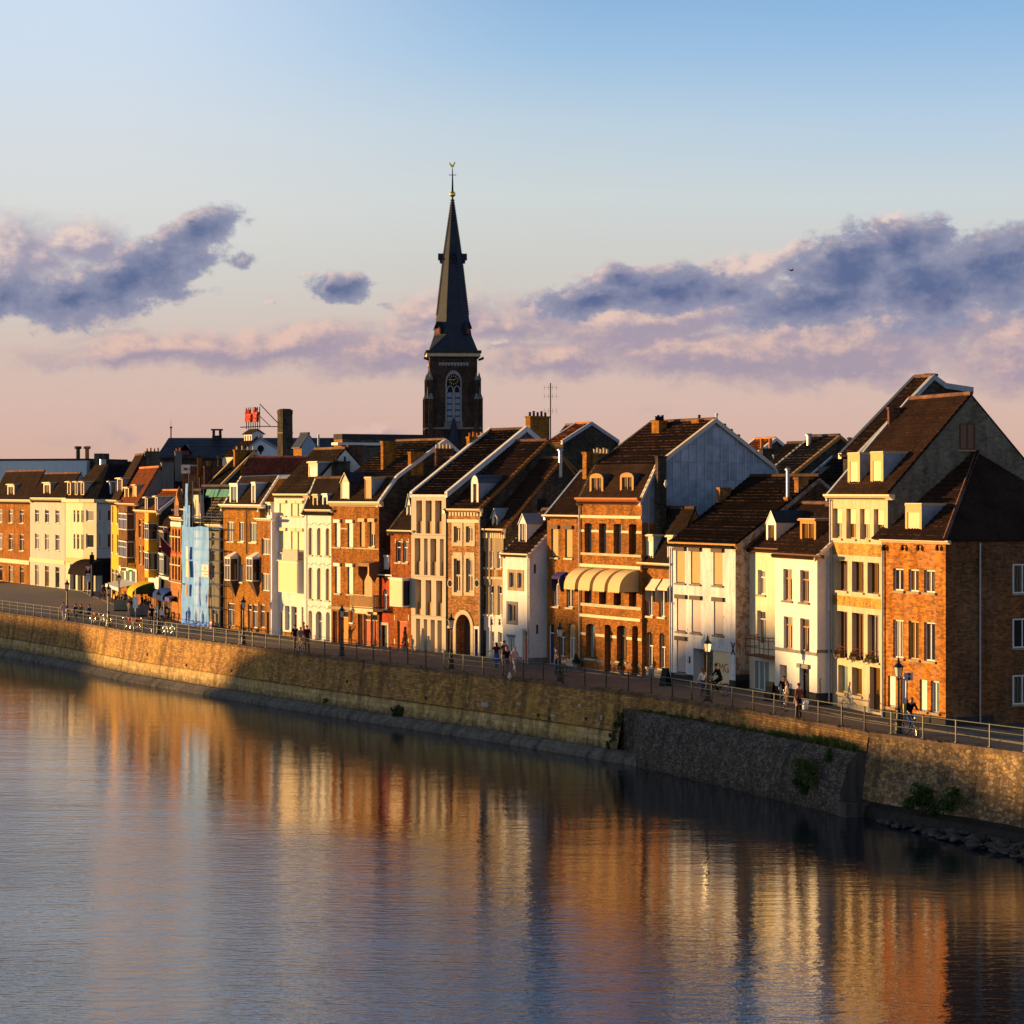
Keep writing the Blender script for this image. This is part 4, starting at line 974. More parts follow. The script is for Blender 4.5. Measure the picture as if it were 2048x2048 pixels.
def side_window(h, v0, v1, z0, z1, fr=WPAINT, pane=None, sub=True):
    W = h.W; m = MB(); b = .07
    for (a0, a1, c0, c1) in ((v0, v0 + b, z0, z1), (v1 - b, v1, z0, z1), (v0 + b, v1 - b, z0, z0 + b), (v0 + b, v1 - b, z1 - b, z1), ((v0 + v1) / 2 - .03, (v0 + v1) / 2 + .03, z0 + b, z1 - b)): m.box(W + .002, W + .05, a0, a1, c0, c1, fr)
    w = h.b(m, 'window', weld=False); m = MB(); m.box(W + .001, W + .02, v0 + b, v1 - b, z0 + b, z1 - b, pane or G_DK); m.build('pane', w); m = MB(); m.box(W + .002, W + .12, v0 - .08, v1 + .08, z0 - .1, z0 - .003, TAN); m.build('sill', w)
for v0 in (4.2, 7.4):
    for z0 in (1.0, 3.9, 6.7): side_window(h, v0, v0 + 1.2, z0, z0 + 1.5, WPAINT, rnd.choice([G_DK, G_LC, G_CU]))
# 2 yellow brick and cream stone house
h = House('stone_house', 'tall yellow brick house with cream stone bands and two dormers', R8, 50, 335, 668, off=.3, wall=STONE, side=BR('tan'), back_low=None)
h.band(908, 968, BR('yellow'), 170); h.band(1172, 1222, BR('yellow'), 170)
h.cornice(14, 341, 665, 692, CPAINT, .35)
h.win('win', [(63, 108), (130, 177), (198, 245), (266, 317)], 735, 882, TPAINT, [G_CU, G_TN, G_CU, G_CU], 2, 0, shut=SHUT_C, half=.50, sill=STONE, d=.28)
h.win('win', [(82, 136), (158, 216), (235, 293)], 993, 1142, BRPAINT, [G_CU, G_TN, G_TN], 2, 0, sill=STONE, d=.32)
h.win('win', [(82, 136), (158, 216), (235, 293)], 1244, 1470, BRPAINT, [G_CU, G_TN, G_CU], 3, 0, sill=STONE, d=.32)
h.win('win', [(90, 138), (158, 208)], 1512, 1648, TPAINT, [G_GN, G_TN], 1, 0, sill=STONE, d=.3)
h.win('void', [(246, 298)], 1522, 1742, BRPAINT, G_TN, d=.3, name='door')
FLOWER = []
for xa, xb in ((82, 136), (158, 216), (235, 293)):
    u0, u1 = h.u(xa), h.u(xb); z = h.z(109, 1470); m = MB(); m.tube((u0, .02, z + .55), (u1, .02, z + .55), .018, BRPAINT); m.tube((u0, .02, z + .3), (u1, .02, z + .3), .012, BRPAINT); h.b(m, 'window_rail')
    FLOWER.append(h.M @ Vector(((u0 + u1) / 2, -.16, z + .02))); FLOWER_RZ = math.atan2(h.t.y, h.t.x)
for ya in (993, 1244):
    z0, z1 = h.z(150, ya + 150 if ya < 1200 else 1472), h.z(150, ya)
h.roof([(749, 178)], T_BR, lverge=LEAD)
h.pipe(50, 690, 1700, LEAD, v=-.12)
h.finish(sidez=9)
h.dormer(137, 197, 470, 622, 'flat', TPAINT, ZINCP, LEAD, shut=SHUT_C, fm=.18, top=.22, over=.02)
h.dormer(250, 313, 465, 618, 'flat', TPAINT, ZINCP, LEAD, shut=SHUT_C, fm=.18, top=.22, over=.02)
h.chim(457, 475, 585, 455, 600, BR('darkred'), inset=h.W - .3, R=B7)
v_, _d = h.at_u(690, h.W); zz = h.zu(690, 360, h.W); side_window(h, v_, v_ + .9, zz - .9, zz + .5, BRPAINT)
H2 = h

# 3 white house with brown frames
h = House('white_house', 'smooth white house with brown window frames and a dark string course', R7, 183, 490, 772, off=-.6, wall=plaster('bright white plaster', (.66, .635, .59), .06))
h.cornice(166, 512, 757, 784, BRPAINT, .26)
h.win('win', [(242, 308), (365, 431)], 868, 1098, OPAINT, [G_CU, G_CU], 2, .3, sill=GREYST, d=.22)
h.win('win', [(245, 311), (365, 434)], 1215, 1450, OPAINT, [G_CU, G_CU], 2, .26, d=.22)
h.win('door', [(216, 269)], 1567, 1800, TPAINT, G_CU, tr=.0, panel=SHUT_T, d=.4)
h.win('door', [(360, 432)], 1585, 1822, BLKPAINT, G_DK, tr=.22, panel=BLKPAINT, d=.3, box=GREYST, boxh=.24)
h.course(1452, 1476, GREYST, 300, .035)
m = MB(); z0, z1 = h.z(490, 1480), h.z(490, 1458); m.box(h.W + .001, h.W + .035, -.035, 5, z0, z1, GREYST); h.b(m, 'string_course')
h.roof([(880, 425)], T_BR, verge=WHITE, vw=.2, vh=.05)
h.finish(plinth=(.75, DARKPL), sidez=5)
h.dormer(365, 480, 517, 672, 'flat', OPAINT, BRPAINT, LEAD, nv=2, pane=G_TN, fm=.12, top=.13, over=.1)
m = MB(); P_ = [(508, 1665), (516, 1672), (505, 1690), (515, 1700), (506, 1715), (516, 1722), (507, 1745), (514, 1752), (506, 1775), (516, 1790)]
pts = []
for x, y in P_:
    v, D = h.at_u(x, h.W); pts.append((h.W + .012, v, h.zu(x, y, h.W)))
m.path(pts, .022, BLKPAINT, 5); h.b(m, 'graffiti', weld=False)
h.pipe(576, 770, 1850, LEAD, v=.62)

# 4 narrow white house, set back
h = House('narrow_white_house', 'narrow white house set back with a white gabled dormer and an iron balcony', R7, -20, 206, 728, off=.75, wall=CREAM)
h.cornice(-10, 226, 713, 738, BRPAINT, .22)
h.win('win', [(56, 112)], 875, 1055, WPAINT, G_CU, 2, .3, sill=TAN, d=.24)
h.win('win', [(52, 114)], 1172, 1420, WPAINT, G_CU, 2, .25, d=.24)
h.win('win', [(22, 138)], 1528, 1790, WPAINT, G_GN, 3, 0, d=.1, bw=.1)
v = -.85; u0, u1 = h.u(-32, v), h.u(135, v); z0, z1 = h.z(60, 1500, v), h.z(60, 1385, v)
m = MB(); m.box(u0, u1, v, -.002, z0 - .1, z0, BRPAINT)
for zz in (z1, z1 + .18, z0 + .45): m.tube((u0, v, zz), (u1, v, zz), .025, BRPAINT); m.tube((u1, v, zz), (u1, -.01, zz), .025, BRPAINT); m.tube((u0, v, zz), (u0, -.01, zz), .025, BRPAINT)
for q in range(6): u = u0 + (u1 - u0) * q / 5; m.tube((u, v, z0), (u, v, z1 + .18), .025, BRPAINT)
h.b(m, 'balcony', weld=False)
h.roof([(600, 405)], T_BR, lverge=LEAD, vh=.02)
h.finish()
h.dormer(118, 190, 530, 672, 'gable', WPAINT, SHUT_L, SLATE, peak=443, pane=G_TN, fm=.18, top=.12, over=.03)
h.stack(328, 300, 450, METAL, .09, v=5.0)
m = MB()

# 5 big old white house with peeling paint
h = House('peeling_white_house', 'old white house with peeling paint, closed shutters and a garage with red graffiti', R6, 65, 530, 840, off=-.2, wall=PEEL, side=PEELSIDE)
h.cornice(52, 528, 828, 862, OPAINT, .24)
h.win('void', [(112, 175), (217, 283), (374, 440)], 878, 1110, BOXBR, G_DK, shut=SHUT_T, box=BOXBR, sill=GREYST, d=.13)
h.win('void', [(118, 182), (222, 287), (378, 445)], 1215, 1450, BOXBR, G_DK, shut=SHUT_L, box=BOXBR, sill=GREYST, d=.13)
h.win('void', [(118, 182)], 1508, 1742, BOXBR, G_DK, shut=SHUT_L, box=BOXBR, sill=GREYST, d=.13)
xa, xb = 233, 489; u0, u1 = h.u(xa), h.u(xb); z1 = h.z(360, 1582)
h.open.append((u0, u1, .02, z1, 0, .9))
m = MB(); um = h.u(335); m.box(u0 + .001, u0 + (um - u0) * .42, .8, .86, .02, z1, BRPAINT); h.b(m, 'door')
m = MB(); m.box(u0 + (um - u0) * .42, um, .7, .9, .02, z1, BR('grey')); m.box(um, um + .45, .12, .9, .02, z1, BR('grey')); h.b(m, 'brick_pier')
g0 = um + .45; m = MB()
for q in range(10): zz = .04 + (z1 - .04) * q / 10; m.box(g0, u1 - .001, .10, .14, zz, zz + (z1 - .04) / 10 - .015, SHUT_C)
m.box(g0, u1 - .001, .115, .15, .02, z1, SHUT_C); gd = h.b(m, 'garage_door', weld=False)
def text_obj(s, size, mat, parent, mtx, extrude=.01, shear=0, squash=1):
    name = 'lettering'; cu = bpy.data.curves.new(name, 'FONT'); cu.body = s; cu.size = size; cu.extrude = extrude; cu.shear = shear; cu.align_x = 'CENTER'
    t = bpy.data.objects.new(name, cu); C.objects.link(t); bpy.context.view_layer.update()
    me = bpy.data.meshes.new_from_object(t.evaluated_get(bpy.context.evaluated_depsgraph_get())); bpy.data.objects.remove(t)
    me.materials.clear(); me.materials.append(mat); o = bpy.data.objects.new(name, me); C.objects.link(o)
    if parent: o.parent = parent
    o.matrix_basis = mtx @ Matrix.Diagonal((squash, 1, 1, 1)); return o
RX = Matrix.Rotation(PI / 2, 4, 'X')
text_obj('CMG', .78, simple('red spray paint', (.40, .085, .05), .7), gd, Matrix.Translation(((g0 + u1) / 2, .096, .95)) @ RX, .003, -.15, .95)
m = MB()
for (x0_, z0_, x1_, z1_) in ((.2, .2, .9, .5), (.3, .1, .5, .6), (.7, .05, 1.1, .7), (.9, .3, 1.4, .2)): m.tube((g0 + x0_, .098, z0_), (g0 + x1_, .098, z1_), .022, simple('yellow spray paint', (.6, .45, .05), .7), 5)
m.build('yellow_scribble', gd, weld=False)
m = MB(); uc, zc = h.u(515), h.z(515, 1570)
for a in (1, -1): m.tube((uc - .17, -.03, zc - .36 * a), (uc + .17, -.03, zc + .36 * a), .035, BOXBR)
h.b(m, 'wall_anchor', weld=False)
m = MB(); m.box(h.u(206), h.u(214), -.04, -.001, h.z(210, 1672), h.z(210, 1625), BOXBR); h.b(m, 'wall_anchor')
m = MB(); m.box(h.W + .002, h.W + .03, .0, 4, 0, .9, DARKPL); h.b(m, 'plinth')
h.roof([(1120, 369)], T_BK, over=.3)
h.roofa['mat'] = tilemat('mossy black roof tile', (.017, .011, .009)); h.gable = None
h.pipe(72, 860, 1780, LEAD)
h.finish(plinth=(.55, DARKPL))
# brick gable above, on the right side wall
m = MB(); P = h.prof; zt = h.ze - .2
m.poly([(h.W + .02, .5, zt), (h.W + .02, P[-1][0] - .3, zt), (h.W + .02, P[1][0], P[1][1] - .25)], BR('darkred')); h.b(m, 'brick_gable')
h.chim(318, 362, 490, 875, 1130, BR('mixed'), inset=h.W - .35, R=B6)
c2 = h.chim(1258, 1308, 1430, 750, 900, BR('mixed'), inset=.0, R=B6)
h.chim(1140, 1182, 1215, 990, 1080, BR('ochre'), inset=.0, R=B6)
h.stack(1182, 660, 990, METAL, .10, R=B6)
H5 = h

# 6 small brick house with cream dormers
h = House('small_brick_house', 'low brown brick house with folded grey awnings left of the peeling white house', R5, 735, 966, 1008, off=.05, wall=BR('brown'))
h.cornice(704, 960, 1005, 1036, CPAINT, .3)
h.win('win', [(778, 824), (866, 912)], 1150, 1392, WPAINT, G_CU, 2, .2, sill=CPAINT, d=.2)
h.win('win', [(780, 826), (870, 916)], 1508, 1765, WPAINT, [G_TN, G_TN], 2, .4, arch=.22, sill=CPAINT, d=.2)
h.course(1780, 1850, GREYST, 840, .04)
for xa, xb in ((768, 838), (856, 926)):
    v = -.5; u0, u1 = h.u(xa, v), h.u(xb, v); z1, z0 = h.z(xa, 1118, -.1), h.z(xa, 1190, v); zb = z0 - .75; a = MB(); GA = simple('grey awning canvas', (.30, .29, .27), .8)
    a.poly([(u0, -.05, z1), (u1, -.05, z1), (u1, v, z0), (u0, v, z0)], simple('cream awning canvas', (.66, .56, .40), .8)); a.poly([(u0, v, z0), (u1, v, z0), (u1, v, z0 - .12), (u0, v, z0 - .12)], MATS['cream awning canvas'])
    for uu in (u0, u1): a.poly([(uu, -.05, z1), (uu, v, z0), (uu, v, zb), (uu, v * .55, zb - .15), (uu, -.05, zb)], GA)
    h.b(a, 'awning', weld=False)
h.roof([(1130, 620)], T_DK, lverge=LEAD)
h.finish()
h.dormer(757, 826, 812, 995, 'flat', CPAINT, LEAD, LEAD, shut=SHUT_W, fm=.1, top=.2, over=.1)
h.dormer(928, 975, 818, 1000, 'flat', CPAINT, LEAD, LEAD, shut=SHUT_W, fm=.1, top=.2, over=.1)

# 7 tall brick house with four domed awnings and a zinc clad gable
h = House('ornate_brick_house', 'tall brown brick house with four domed cream awnings, red cornice and zinc clad gable', R5, 295, 742, 540, off=-.2, wall=BR('brown'), reveal=.34)
h.cornice(250, 708, 530, 566, RPAINT, .45)
for y0, y1, m_, o_ in ((660, 681, CPAINT, .09), (768, 785, CPAINT, .03), (938, 955, STONE, .07), (1020, 1043, CPAINT, .12), (1312, 1334, STONE, .07), (1393, 1414, CPAINT, .12), (1532, 1552, CPAINT, .03), (1722, 1742, GREYST, .04), (1795, 1838, STONE, .06)):
    if y0 in (768, 1532):
        X_ = [295, 325, 378, 430, 485, 537, 595, 648, 705, 742] if y0 == 768 else [295, 335, 405, 472, 515, 560, 632, 672, 715, 742]
        for q in range(0, 10, 2): h.course(y0, y1, m_, 515, o_, X_[q], X_[q + 1])
    elif y0 > 1700:
        X_ = [295, 472, 515, 672, 715, 742]
        for q in range(0, 6, 2): h.course(y0, y1, m_, 515, o_, X_[q], X_[q + 1])
    else: h.course(y0, y1, m_, 515, o_)
h.win('win', [(325, 378), (430, 485), (537, 595), (648, 705)], 715, 930, BRPAINT, [G_GN, G_GN, G_GN, G_TN], 2, .3, arch=.08)
h.win('win', [(325, 378), (430, 485), (537, 595), (648, 705)], 1085, 1302, BRPAINT, [G_CU, G_CU, G_TN, G_CU], 2, .3)
h.win('win', [(335, 405)], 1450, 1702, BRPAINT, G_GN, 2, .3, arch=.15, sill=STONE)
h.win('win', [(560, 632)], 1462, 1724, BRPAINT, G_CU, 2, .3, arch=.15, sill=STONE)
h.win('door', [(472, 515)], 1455, 1806, BRPAINT, G_TN, tr=.26, panel=BRPAINT, arch=.2)
h.win('door', [(672, 715)], 1465, 1826, BRPAINT, G_TN, tr=.26, panel=BRPAINT, arch=.2)
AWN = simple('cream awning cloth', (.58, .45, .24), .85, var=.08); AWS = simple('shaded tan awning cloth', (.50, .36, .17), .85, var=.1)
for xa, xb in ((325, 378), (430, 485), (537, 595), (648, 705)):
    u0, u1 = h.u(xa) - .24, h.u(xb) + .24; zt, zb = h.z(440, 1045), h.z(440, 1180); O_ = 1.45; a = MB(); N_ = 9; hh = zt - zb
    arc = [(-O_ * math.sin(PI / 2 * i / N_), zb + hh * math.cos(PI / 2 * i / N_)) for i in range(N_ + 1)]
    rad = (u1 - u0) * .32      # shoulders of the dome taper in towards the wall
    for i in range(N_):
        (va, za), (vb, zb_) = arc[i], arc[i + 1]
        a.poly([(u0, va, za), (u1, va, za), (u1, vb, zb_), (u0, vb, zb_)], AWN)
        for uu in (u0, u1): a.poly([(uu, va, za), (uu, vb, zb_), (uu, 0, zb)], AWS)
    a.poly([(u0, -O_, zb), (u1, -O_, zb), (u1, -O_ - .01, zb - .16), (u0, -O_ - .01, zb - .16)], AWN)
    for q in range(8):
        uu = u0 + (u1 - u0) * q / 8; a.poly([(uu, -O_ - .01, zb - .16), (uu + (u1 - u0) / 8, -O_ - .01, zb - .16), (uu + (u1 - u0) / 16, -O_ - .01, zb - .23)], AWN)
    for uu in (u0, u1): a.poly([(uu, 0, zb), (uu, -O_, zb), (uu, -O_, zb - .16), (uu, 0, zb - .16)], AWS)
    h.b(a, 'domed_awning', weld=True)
h.pipe(287, 570, 1780, LEAD)
h.roof([(850, 300), (1275, -28)], T_BR, gable=ZINC, verge=simple('pale stone coping', (.55, .48, .40), .8), back=[((1547 - 1080) * 3.646, (936 - 850) * 3.646)], lverge=BR('dark'), vw=.3, vh=.1)
h.prof.append((h.prof[-1][0] + 1.2, h.ze))
h.finish()
m = MB(); m.box(h.W + .001, h.W + .02, 0, h.prof[1][0], 0, h.ze - 1.5, BR('brown')); h.b(m, 'side_wall_brick')
m = MB(); SEAM = simple('zinc seam', (.42, .47, .56), .45, .3); v = .5
while v < h.depth - .6: m.box(h.W + .001, h.W + .035, v, v + .045, h.ze - 3, h.zroof(v) - .14, SEAM); v += .62
h.b(m, 'standing_seam', weld=False)
for xs_, ys_ in (((362, 460), (382, 510)), ((583, 682), (376, 500))):
    h.dormer(xs_[0], xs_[1], ys_[0], ys_[1], 'barrel', OPAINT, DARKZ, DARKZ, peak=ys_[0] - 28, nv=2, pane=G_CU, fm=.13, top=.04)
h.chim(840, 860, 922, 225, 745, BR('dark'), inset=-.62)
h.chim(1465, 1535, 1615, 440, 540, BR('ochre'), inset=h.W * .62, pots=4, potm=BLKPAINT, R=B5)
h.chim(20, 105, 205, 50, 140, BR('ochre'), inset=h.W * .18, pots=1, potm=BLKPAINT, R=B6)
h.stack(322, 0, 90, WPAINT, .07, R=B6)
for x, y in ((418, 160), (500, 225), (587, 290)): h.stack(x, y - 35, y, BLKPAINT, .07, R=B6, cap=True)
h.chim(797, 835, 880, 742, 890, BR('ochre'), inset=h.W + .4, R=B5)
h.chim(886, 910, 1065, 757, 890, BR('ochre'), inset=h.W + .2, pots=5, R=B5, potm=CPAINT)
H7 = h

# 8 brown brick house with small purple awnings
h = House('awning_brick_house', 'brown brick house with tan shutters, small purple awnings and a blue corner door', R5, 52, 287, 660, off=.25, wall=BR('brown'))
h.cornice(10, 280, 655, 684, CPAINT, .3)
h.win('void', [(82, 133), (183, 236)], 752, 965, BOXBR, G_DK, shut=SHUT_T, box=BOXBR, sill=CPAINT)
h.win('win', [(93, 136), (193, 240)], 1090, 1322, WPAINT, G_CU, 2, .3, sill=CPAINT)
PURP = simple('purple awning canvas', (.06, .05, .16), .8)
for xa, xb in ((84, 146), (184, 250)):
    v = -.55; u0, u1 = h.u(xa, v), h.u(xb, v); z1, z0 = h.z(xa, 1066, 0), h.z(xa, 1100, v); a = MB()
    a.poly([(u0, -.03, z1), (u1, -.03, z1), (u1, v, z0), (u0, v, z0)], PURP); a.poly([(u0, v, z0), (u1, v, z0), (u1, v, z0 - .2), (u0, v, z0 - .2)], PURP)
    for uu in (u0, u1): a.poly([(uu, -.03, z1), (uu, v, z0), (uu, v, z0 - .9), (uu, v * .5, z0 - 1.1), (uu, -.03, z0 - .4)], BLUEP)
    h.b(a, 'awning', weld=False)
h.win('door', [(62, 103)], 1445, 1768, WPAINT, G_DK, tr=.24, panel=BLUEP, arch=.3)
h.win('win', [(136, 182)], 1500, 1690, WPAINT, G_CU, 2, .25, arch=.15)
h.win('win', [(210, 258)], 1450, 1708, WPAINT, G_DK, 2, .4, arch=.2, shut=SHUT_T, half=.38, sill=CPAINT)
h.course(1715, 1790, STONE, 180, .05, 106, 287)
h.roof([(540, 350)], T_BR, lverge=ZINCP)
h.finish()

# 9 slim white house
h = House('slim_white_house', 'slim white house with a grey slated gable dormer and a red front door', R4, 400, 600, 980, off=-.85, wall=plaster('slim white paint', (.66, .645, .62), .14), side=BLUEWHITE)
h.cornice(370, 585, 972, 1000, CPAINT, .3)
h.win('win', [(451, 487), (513, 547)], 1118, 1230, GREYST, G_DK, 2, 0, sur=TAN, surw=.22)
h.win('win', [(441, 502)], 1358, 1490, GREYST, G_DK, 2, 0, sur=GREYST, surw=.2)
h.win('win', [(442, 488)], 1608, 1742, WPAINT, G_GN, 2, 0, sill=GREYST)
m = MB(); m.box(h.u(432), h.u(496), -.04, -.001, h.z(464, 1606), h.z(464, 1588), GREYST); h.b(m, 'lintel')
h.win('door', [(557, 586)], 1560, 1822, STONE, G_DK, tr=.2, panel=REDDOOR, sur=STONE, surw=.14)
for x, y in ((635, 1090), (652, 1548)):
    v, D = h.at_u(x, h.W); z = h.zu(x, y, h.W); m = MB(); m.box(h.W - .002, h.W + .012, v, v + .16, z - .32, z + .32, BOXBR); h.b(m, 'slit_window')
h.roof([(905, 655)], T_BR, verge=WHITE, lverge=LEAD, vw=.22, vh=.03)
h.finish(plinth=(.45, GREYST), sidez=5)
h.dormer(520, 580, 745, 898, 'gable', WPAINT, WPAINT, ZINCP, peak=672, nv=3, pane=G_CU, fm=.12, top=.02, over=.05)
h.pipe(590, 1000, 1815, LEAD)

VTILE = simple('brown verge tile', (.24, .105, .038), .85)
# 10 tan stone house with tall roof
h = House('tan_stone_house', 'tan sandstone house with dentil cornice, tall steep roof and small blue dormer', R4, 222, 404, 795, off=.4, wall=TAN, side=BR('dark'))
h.cornice(204, 398, 785, 813, CPAINT, .3, dent=(.26, .42, CPAINT))
h.win('win', [(235, 269), (298, 331), (358, 391)], 955, 1078, WPAINT, G_DK, 2, 0, sill=STONE)
for xa, xb in ((235, 269), (298, 331), (358, 391)): h.piece('brick_panel', xa, xb, 1096, 1148, BR('brown'), .015)
h.win('win', [(235, 271), (298, 333), (360, 392)], 1210, 1432, WPAINT, G_DK, 2, .28, sill=WPAINT)
for xa, xb in ((238, 275), (302, 336), (360, 394)): h.piece('stone_panel', xa, xb, 1462, 1520, WHITE, .02)
for x in (256, 318, 377):
    m = MB(); u, z = h.u(x), h.z(x, 1492); m.lathe([(.05, -.22), (.09, -.1), (.04, .05), (.08, .2)], BOXBR, 8, (u, -.03, z)); h.b(m, 'stone_rosette')
h.course(1150, 1166, STONE, 310, .06); h.course(1436, 1450, STONE, 310, .08)
h.win('door', [(240, 273)], 1555, 1806, BLUEP, G_DK, tr=.0, panel=BLUEP)
h.win('win', [(303, 336), (363, 396)], 1563, 1805, WPAINT, G_GN, 2, .4)
h.band(1440, 1900, WHITE, 310)
h.roof([(850, 262)], T_BR, verge=VTILE, lverge=ZINCP, vw=.2, vh=.04)
h.finish()
h.dormer(318, 360, 692, 770, 'gable', WPAINT, LEAD, ZINCP, peak=632, pane=G_CU, fm=.2, top=.05, over=.1)
h.chim(795, 812, 880, 395, 565, BR('dark'), inset=-.1)
h.stack(836, 190, 395, METAL, .14, inset=-.1)
h10 = h
m = MB(); v, D = h.at_u(695, h.W); z = h.zu(695, 600, h.W); m.box(h.W - .01, h.W + .02, v - .4, v + .4, z - .5, z + .4, BLKPAINT); h.b(m, 'side_window')

# 11 brick house with the arched gate
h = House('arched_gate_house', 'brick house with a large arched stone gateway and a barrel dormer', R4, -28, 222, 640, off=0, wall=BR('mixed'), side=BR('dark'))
h.cornice(-32, 222, 634, 662, CPAINT, .34, dent=(.36, .26, CREAM))
h.course(715, 740, CREAM, 100, .05)
for xa, xb in ((22, 90), (114, 183)): 
    h.win('win', [(xa + 9, xb - 9)], 768, 890, STONE, G_DK, 2, 0, sur=STONE, surw=.26, bw=.13)
    h.win('win', [(xa + 9, xb - 9)], 1012, 1268, STONE, G_DK, 2, .5, sur=STONE, surw=.24, bw=.13)
    h.piece('stone_surround', xa, xb, 965, 1000, STONE, .03)
h.win('void', [(48, 160)], 1435, 1800, BRPAINT, simple('dark gate wood', (.07, .055, .045), .7), d=.75, arch=.5, name='gate')
m = MB(); u0, u1 = h.u(48), h.u(160); um, hw = (u0 + u1) / 2, (u1 - u0) / 2; zt = h.z(104, 1435); zs = zt - hw * 1.0
N_ = 14; ri, ro_ = hw + .002, hw + .32
for i in range(N_):
    t0, t1 = PI * i / N_, PI * (i + 1) / N_; f = lambda r, t: (um - r * math.cos(t), zs + r * math.sin(t))
    q = [f(ri, t0), f(ri, t1), f(ro_, t1), f(ro_, t0)]
    m.poly([(x, -.07, z) for x, z in q], STONE); m.poly([(q[2][0], -.07, q[2][1]), (q[3][0], -.07, q[3][1]), (q[3][0], 0, q[3][1]), (q[2][0], 0, q[2][1])], STONE); m.poly([(q[0][0], -.07, q[0][1]), (q[1][0], -.07, q[1][1]), (q[1][0], .1, q[1][1]), (q[0][0], .1, q[0][1])], STONE)
m.box(u0 - .32, u0 - .002, -.07, -.001, 0, zs, STONE); m.box(u1 + .002, u1 + .32, -.07, -.001, 0, zs, STONE); h.b(m, 'stone_arch', weld=False)
h.win('door', [(189, 214)], 1545, 1795, BLUEP, G_DK, tr=.25, panel=BLUEP, sur=WHITE, surw=.2, arch=.4)
h.win('door', [(-20, 8)], 1540, 1790, BLKPAINT, G_DK, tr=.25, panel=BLKPAINT, sur=STONE, surw=.18, arch=.4)
for x in (205, 2):
    m = MB(); u, z = h.u(x), h.z(x, 1200); m.tube((u, .02, z), (u, -.03, z), .33, STONE, 14); m.tube((u, -.031, z), (u, -.04, z), .24, G_DK, 14); h.b(m, 'oculus', weld=False)
h.roof([(738, 128)], T_BR, verge=VTILE, lverge=ZINCP, vw=.22, vh=.05)
h.pipe(225, 660, 1790, LEAD)
h.finish()
h.dormer(160, 215, 440, 600, 'barrel', WPAINT, ZINCP, DARKZ, peak=382, pane=G_TN, fm=.25, top=.04)

# 12 modern cream house
h = House('modern_house', 'modern flat fronted cream house with tall narrow window slots', R3, 695, 973, 572, off=-.1, wall=PALE, side=BR('grey'), reveal=.4)
for xs_, y0, y1 in (([(735, 781), (810, 859), (887, 939)], 608, 872), ([(722, 768), (797, 826), (848, 896), (925, 956)], 912, 1206), ([(728, 774), (810, 856), (895, 944)], 1245, 1528)):
    h.win('win', xs_, y0, y1, TPAINT, [G_TN, G_TN, G_TN], 1, 0, bw=.05)
    for xa, xb in xs_:
        u0, u1 = h.u(xa), h.u(xb); xr = sum(xs_[0]) / 2; za, zb = h.z(xr, y1), h.z(xr, y0); m = MB(); m.box(u0 + .01, u1 - .01, .20, .22, za + .02, za + (zb - za) * .37, simple('bronze glass parapet', (.30, .17, .05), .6)); h.b(m, 'parapet_panel')
h.win('win', [(733, 766), (795, 823), (850, 884), (905, 940)], 1560, 1842, GREYST, G_GN, 2, 0, bw=.05)
for y in (888, 1222, 1540): h.course(y - 3, y + 3, simple('panel joint', (.35, .30, .23), .8), 835, .012)
for x in (706, 872, 966): pass
h.ze += .0
h.roof([(1614, 44)], T_DK, verge=plaster('white coping', (.66, .64, .62), .15), lverge=MATS['white coping'], vw=.34, vh=.22, over=.02)
h.piece('coping', 694, 985, 560, 578, MATS['white coping'], .06)
h.finish()
h.chim(248, 292, 478, 395, 690, BR('ochre'), inset=0.1, pots=5, R=B5, potm=BLKPAINT)
h.chim(1348, 1375, 1548, 245, 420, BR('ochre'), inset=h.W + .1, pots=5, R=B4)
u = h.W; v, D = h.at_u((1101 - 650) * 4.027, u); zt, zb = h.zu((1103 - 650) * 4.027, (766 - 850) * 4.027, u), h.zu((1101 - 650) * 4.027, (900 - 850) * 4.027, u)
m = MB(); m.tube((u, v, zb), (u, v, zt), .045, BOXBR, 6)
for zz in (zt - .35, zt - 1.0, zt - 2.1):
    for w_ in (-.45, -.15, .15, .45): m.tube((u + w_ * .4, v + w_, zz - .22), (u + w_ * .4, v + w_, zz + .22), .009, BOXBR, 4)
    m.tube((u - .2, v - .5, zz), (u + .2, v + .5, zz), .011, BOXBR, 4)
h.b(m, 'antenna', weld=False)
H12 = h

# 13 small brick house with orange garage doors
h = House('garage_brick_house', 'small brick house with a white bay window over orange garage doors', R3, 528, 697, 852, off=0, wall=BR('red'))
h.cornice(496, 700, 846, 872, CPAINT, .28)
h.win('win', [(570, 610), (628, 668)], 935, 1105, WPAINT, [G_CU, G_CU], 1, .3, sill=STONE, sur=None)
for xa, xb in ((570, 610), (628, 668)):
    for x in (xa - 6, xb + 2): h.piece('stone_block', x, x + 6, 915, 950, STONE, .02)
h.bay(520, 624, 1240, 1462, out=.75, panes=3, pane=G_CU, shut=SHUT_C, roofm=WPAINT, tr=0)
h.win('door', [(583, 664)], 1578, 1830, OPAINT, G_DK, tr=0, panel=GDOOR, d=.14)
for y in (1530, 1720):
    for x in (556, 668): h.piece('stone_block', x, x + 9, y, y + 45, STONE, .02)
h.roof([(1120, 275)], T_GR, lverge=BR('dark'), vw=.3, vh=.12)
h.finish()
h.dormer(657, 692, 640, 742, 'gable', WPAINT, ZINCP, SLATE, peak=552, pane=G_CU, fm=.2, top=.05)
h.chim(875, 895, 1035, 188, 345, BR('darkred'), inset=h.W - .2, pots=5, potm=CPAINT)
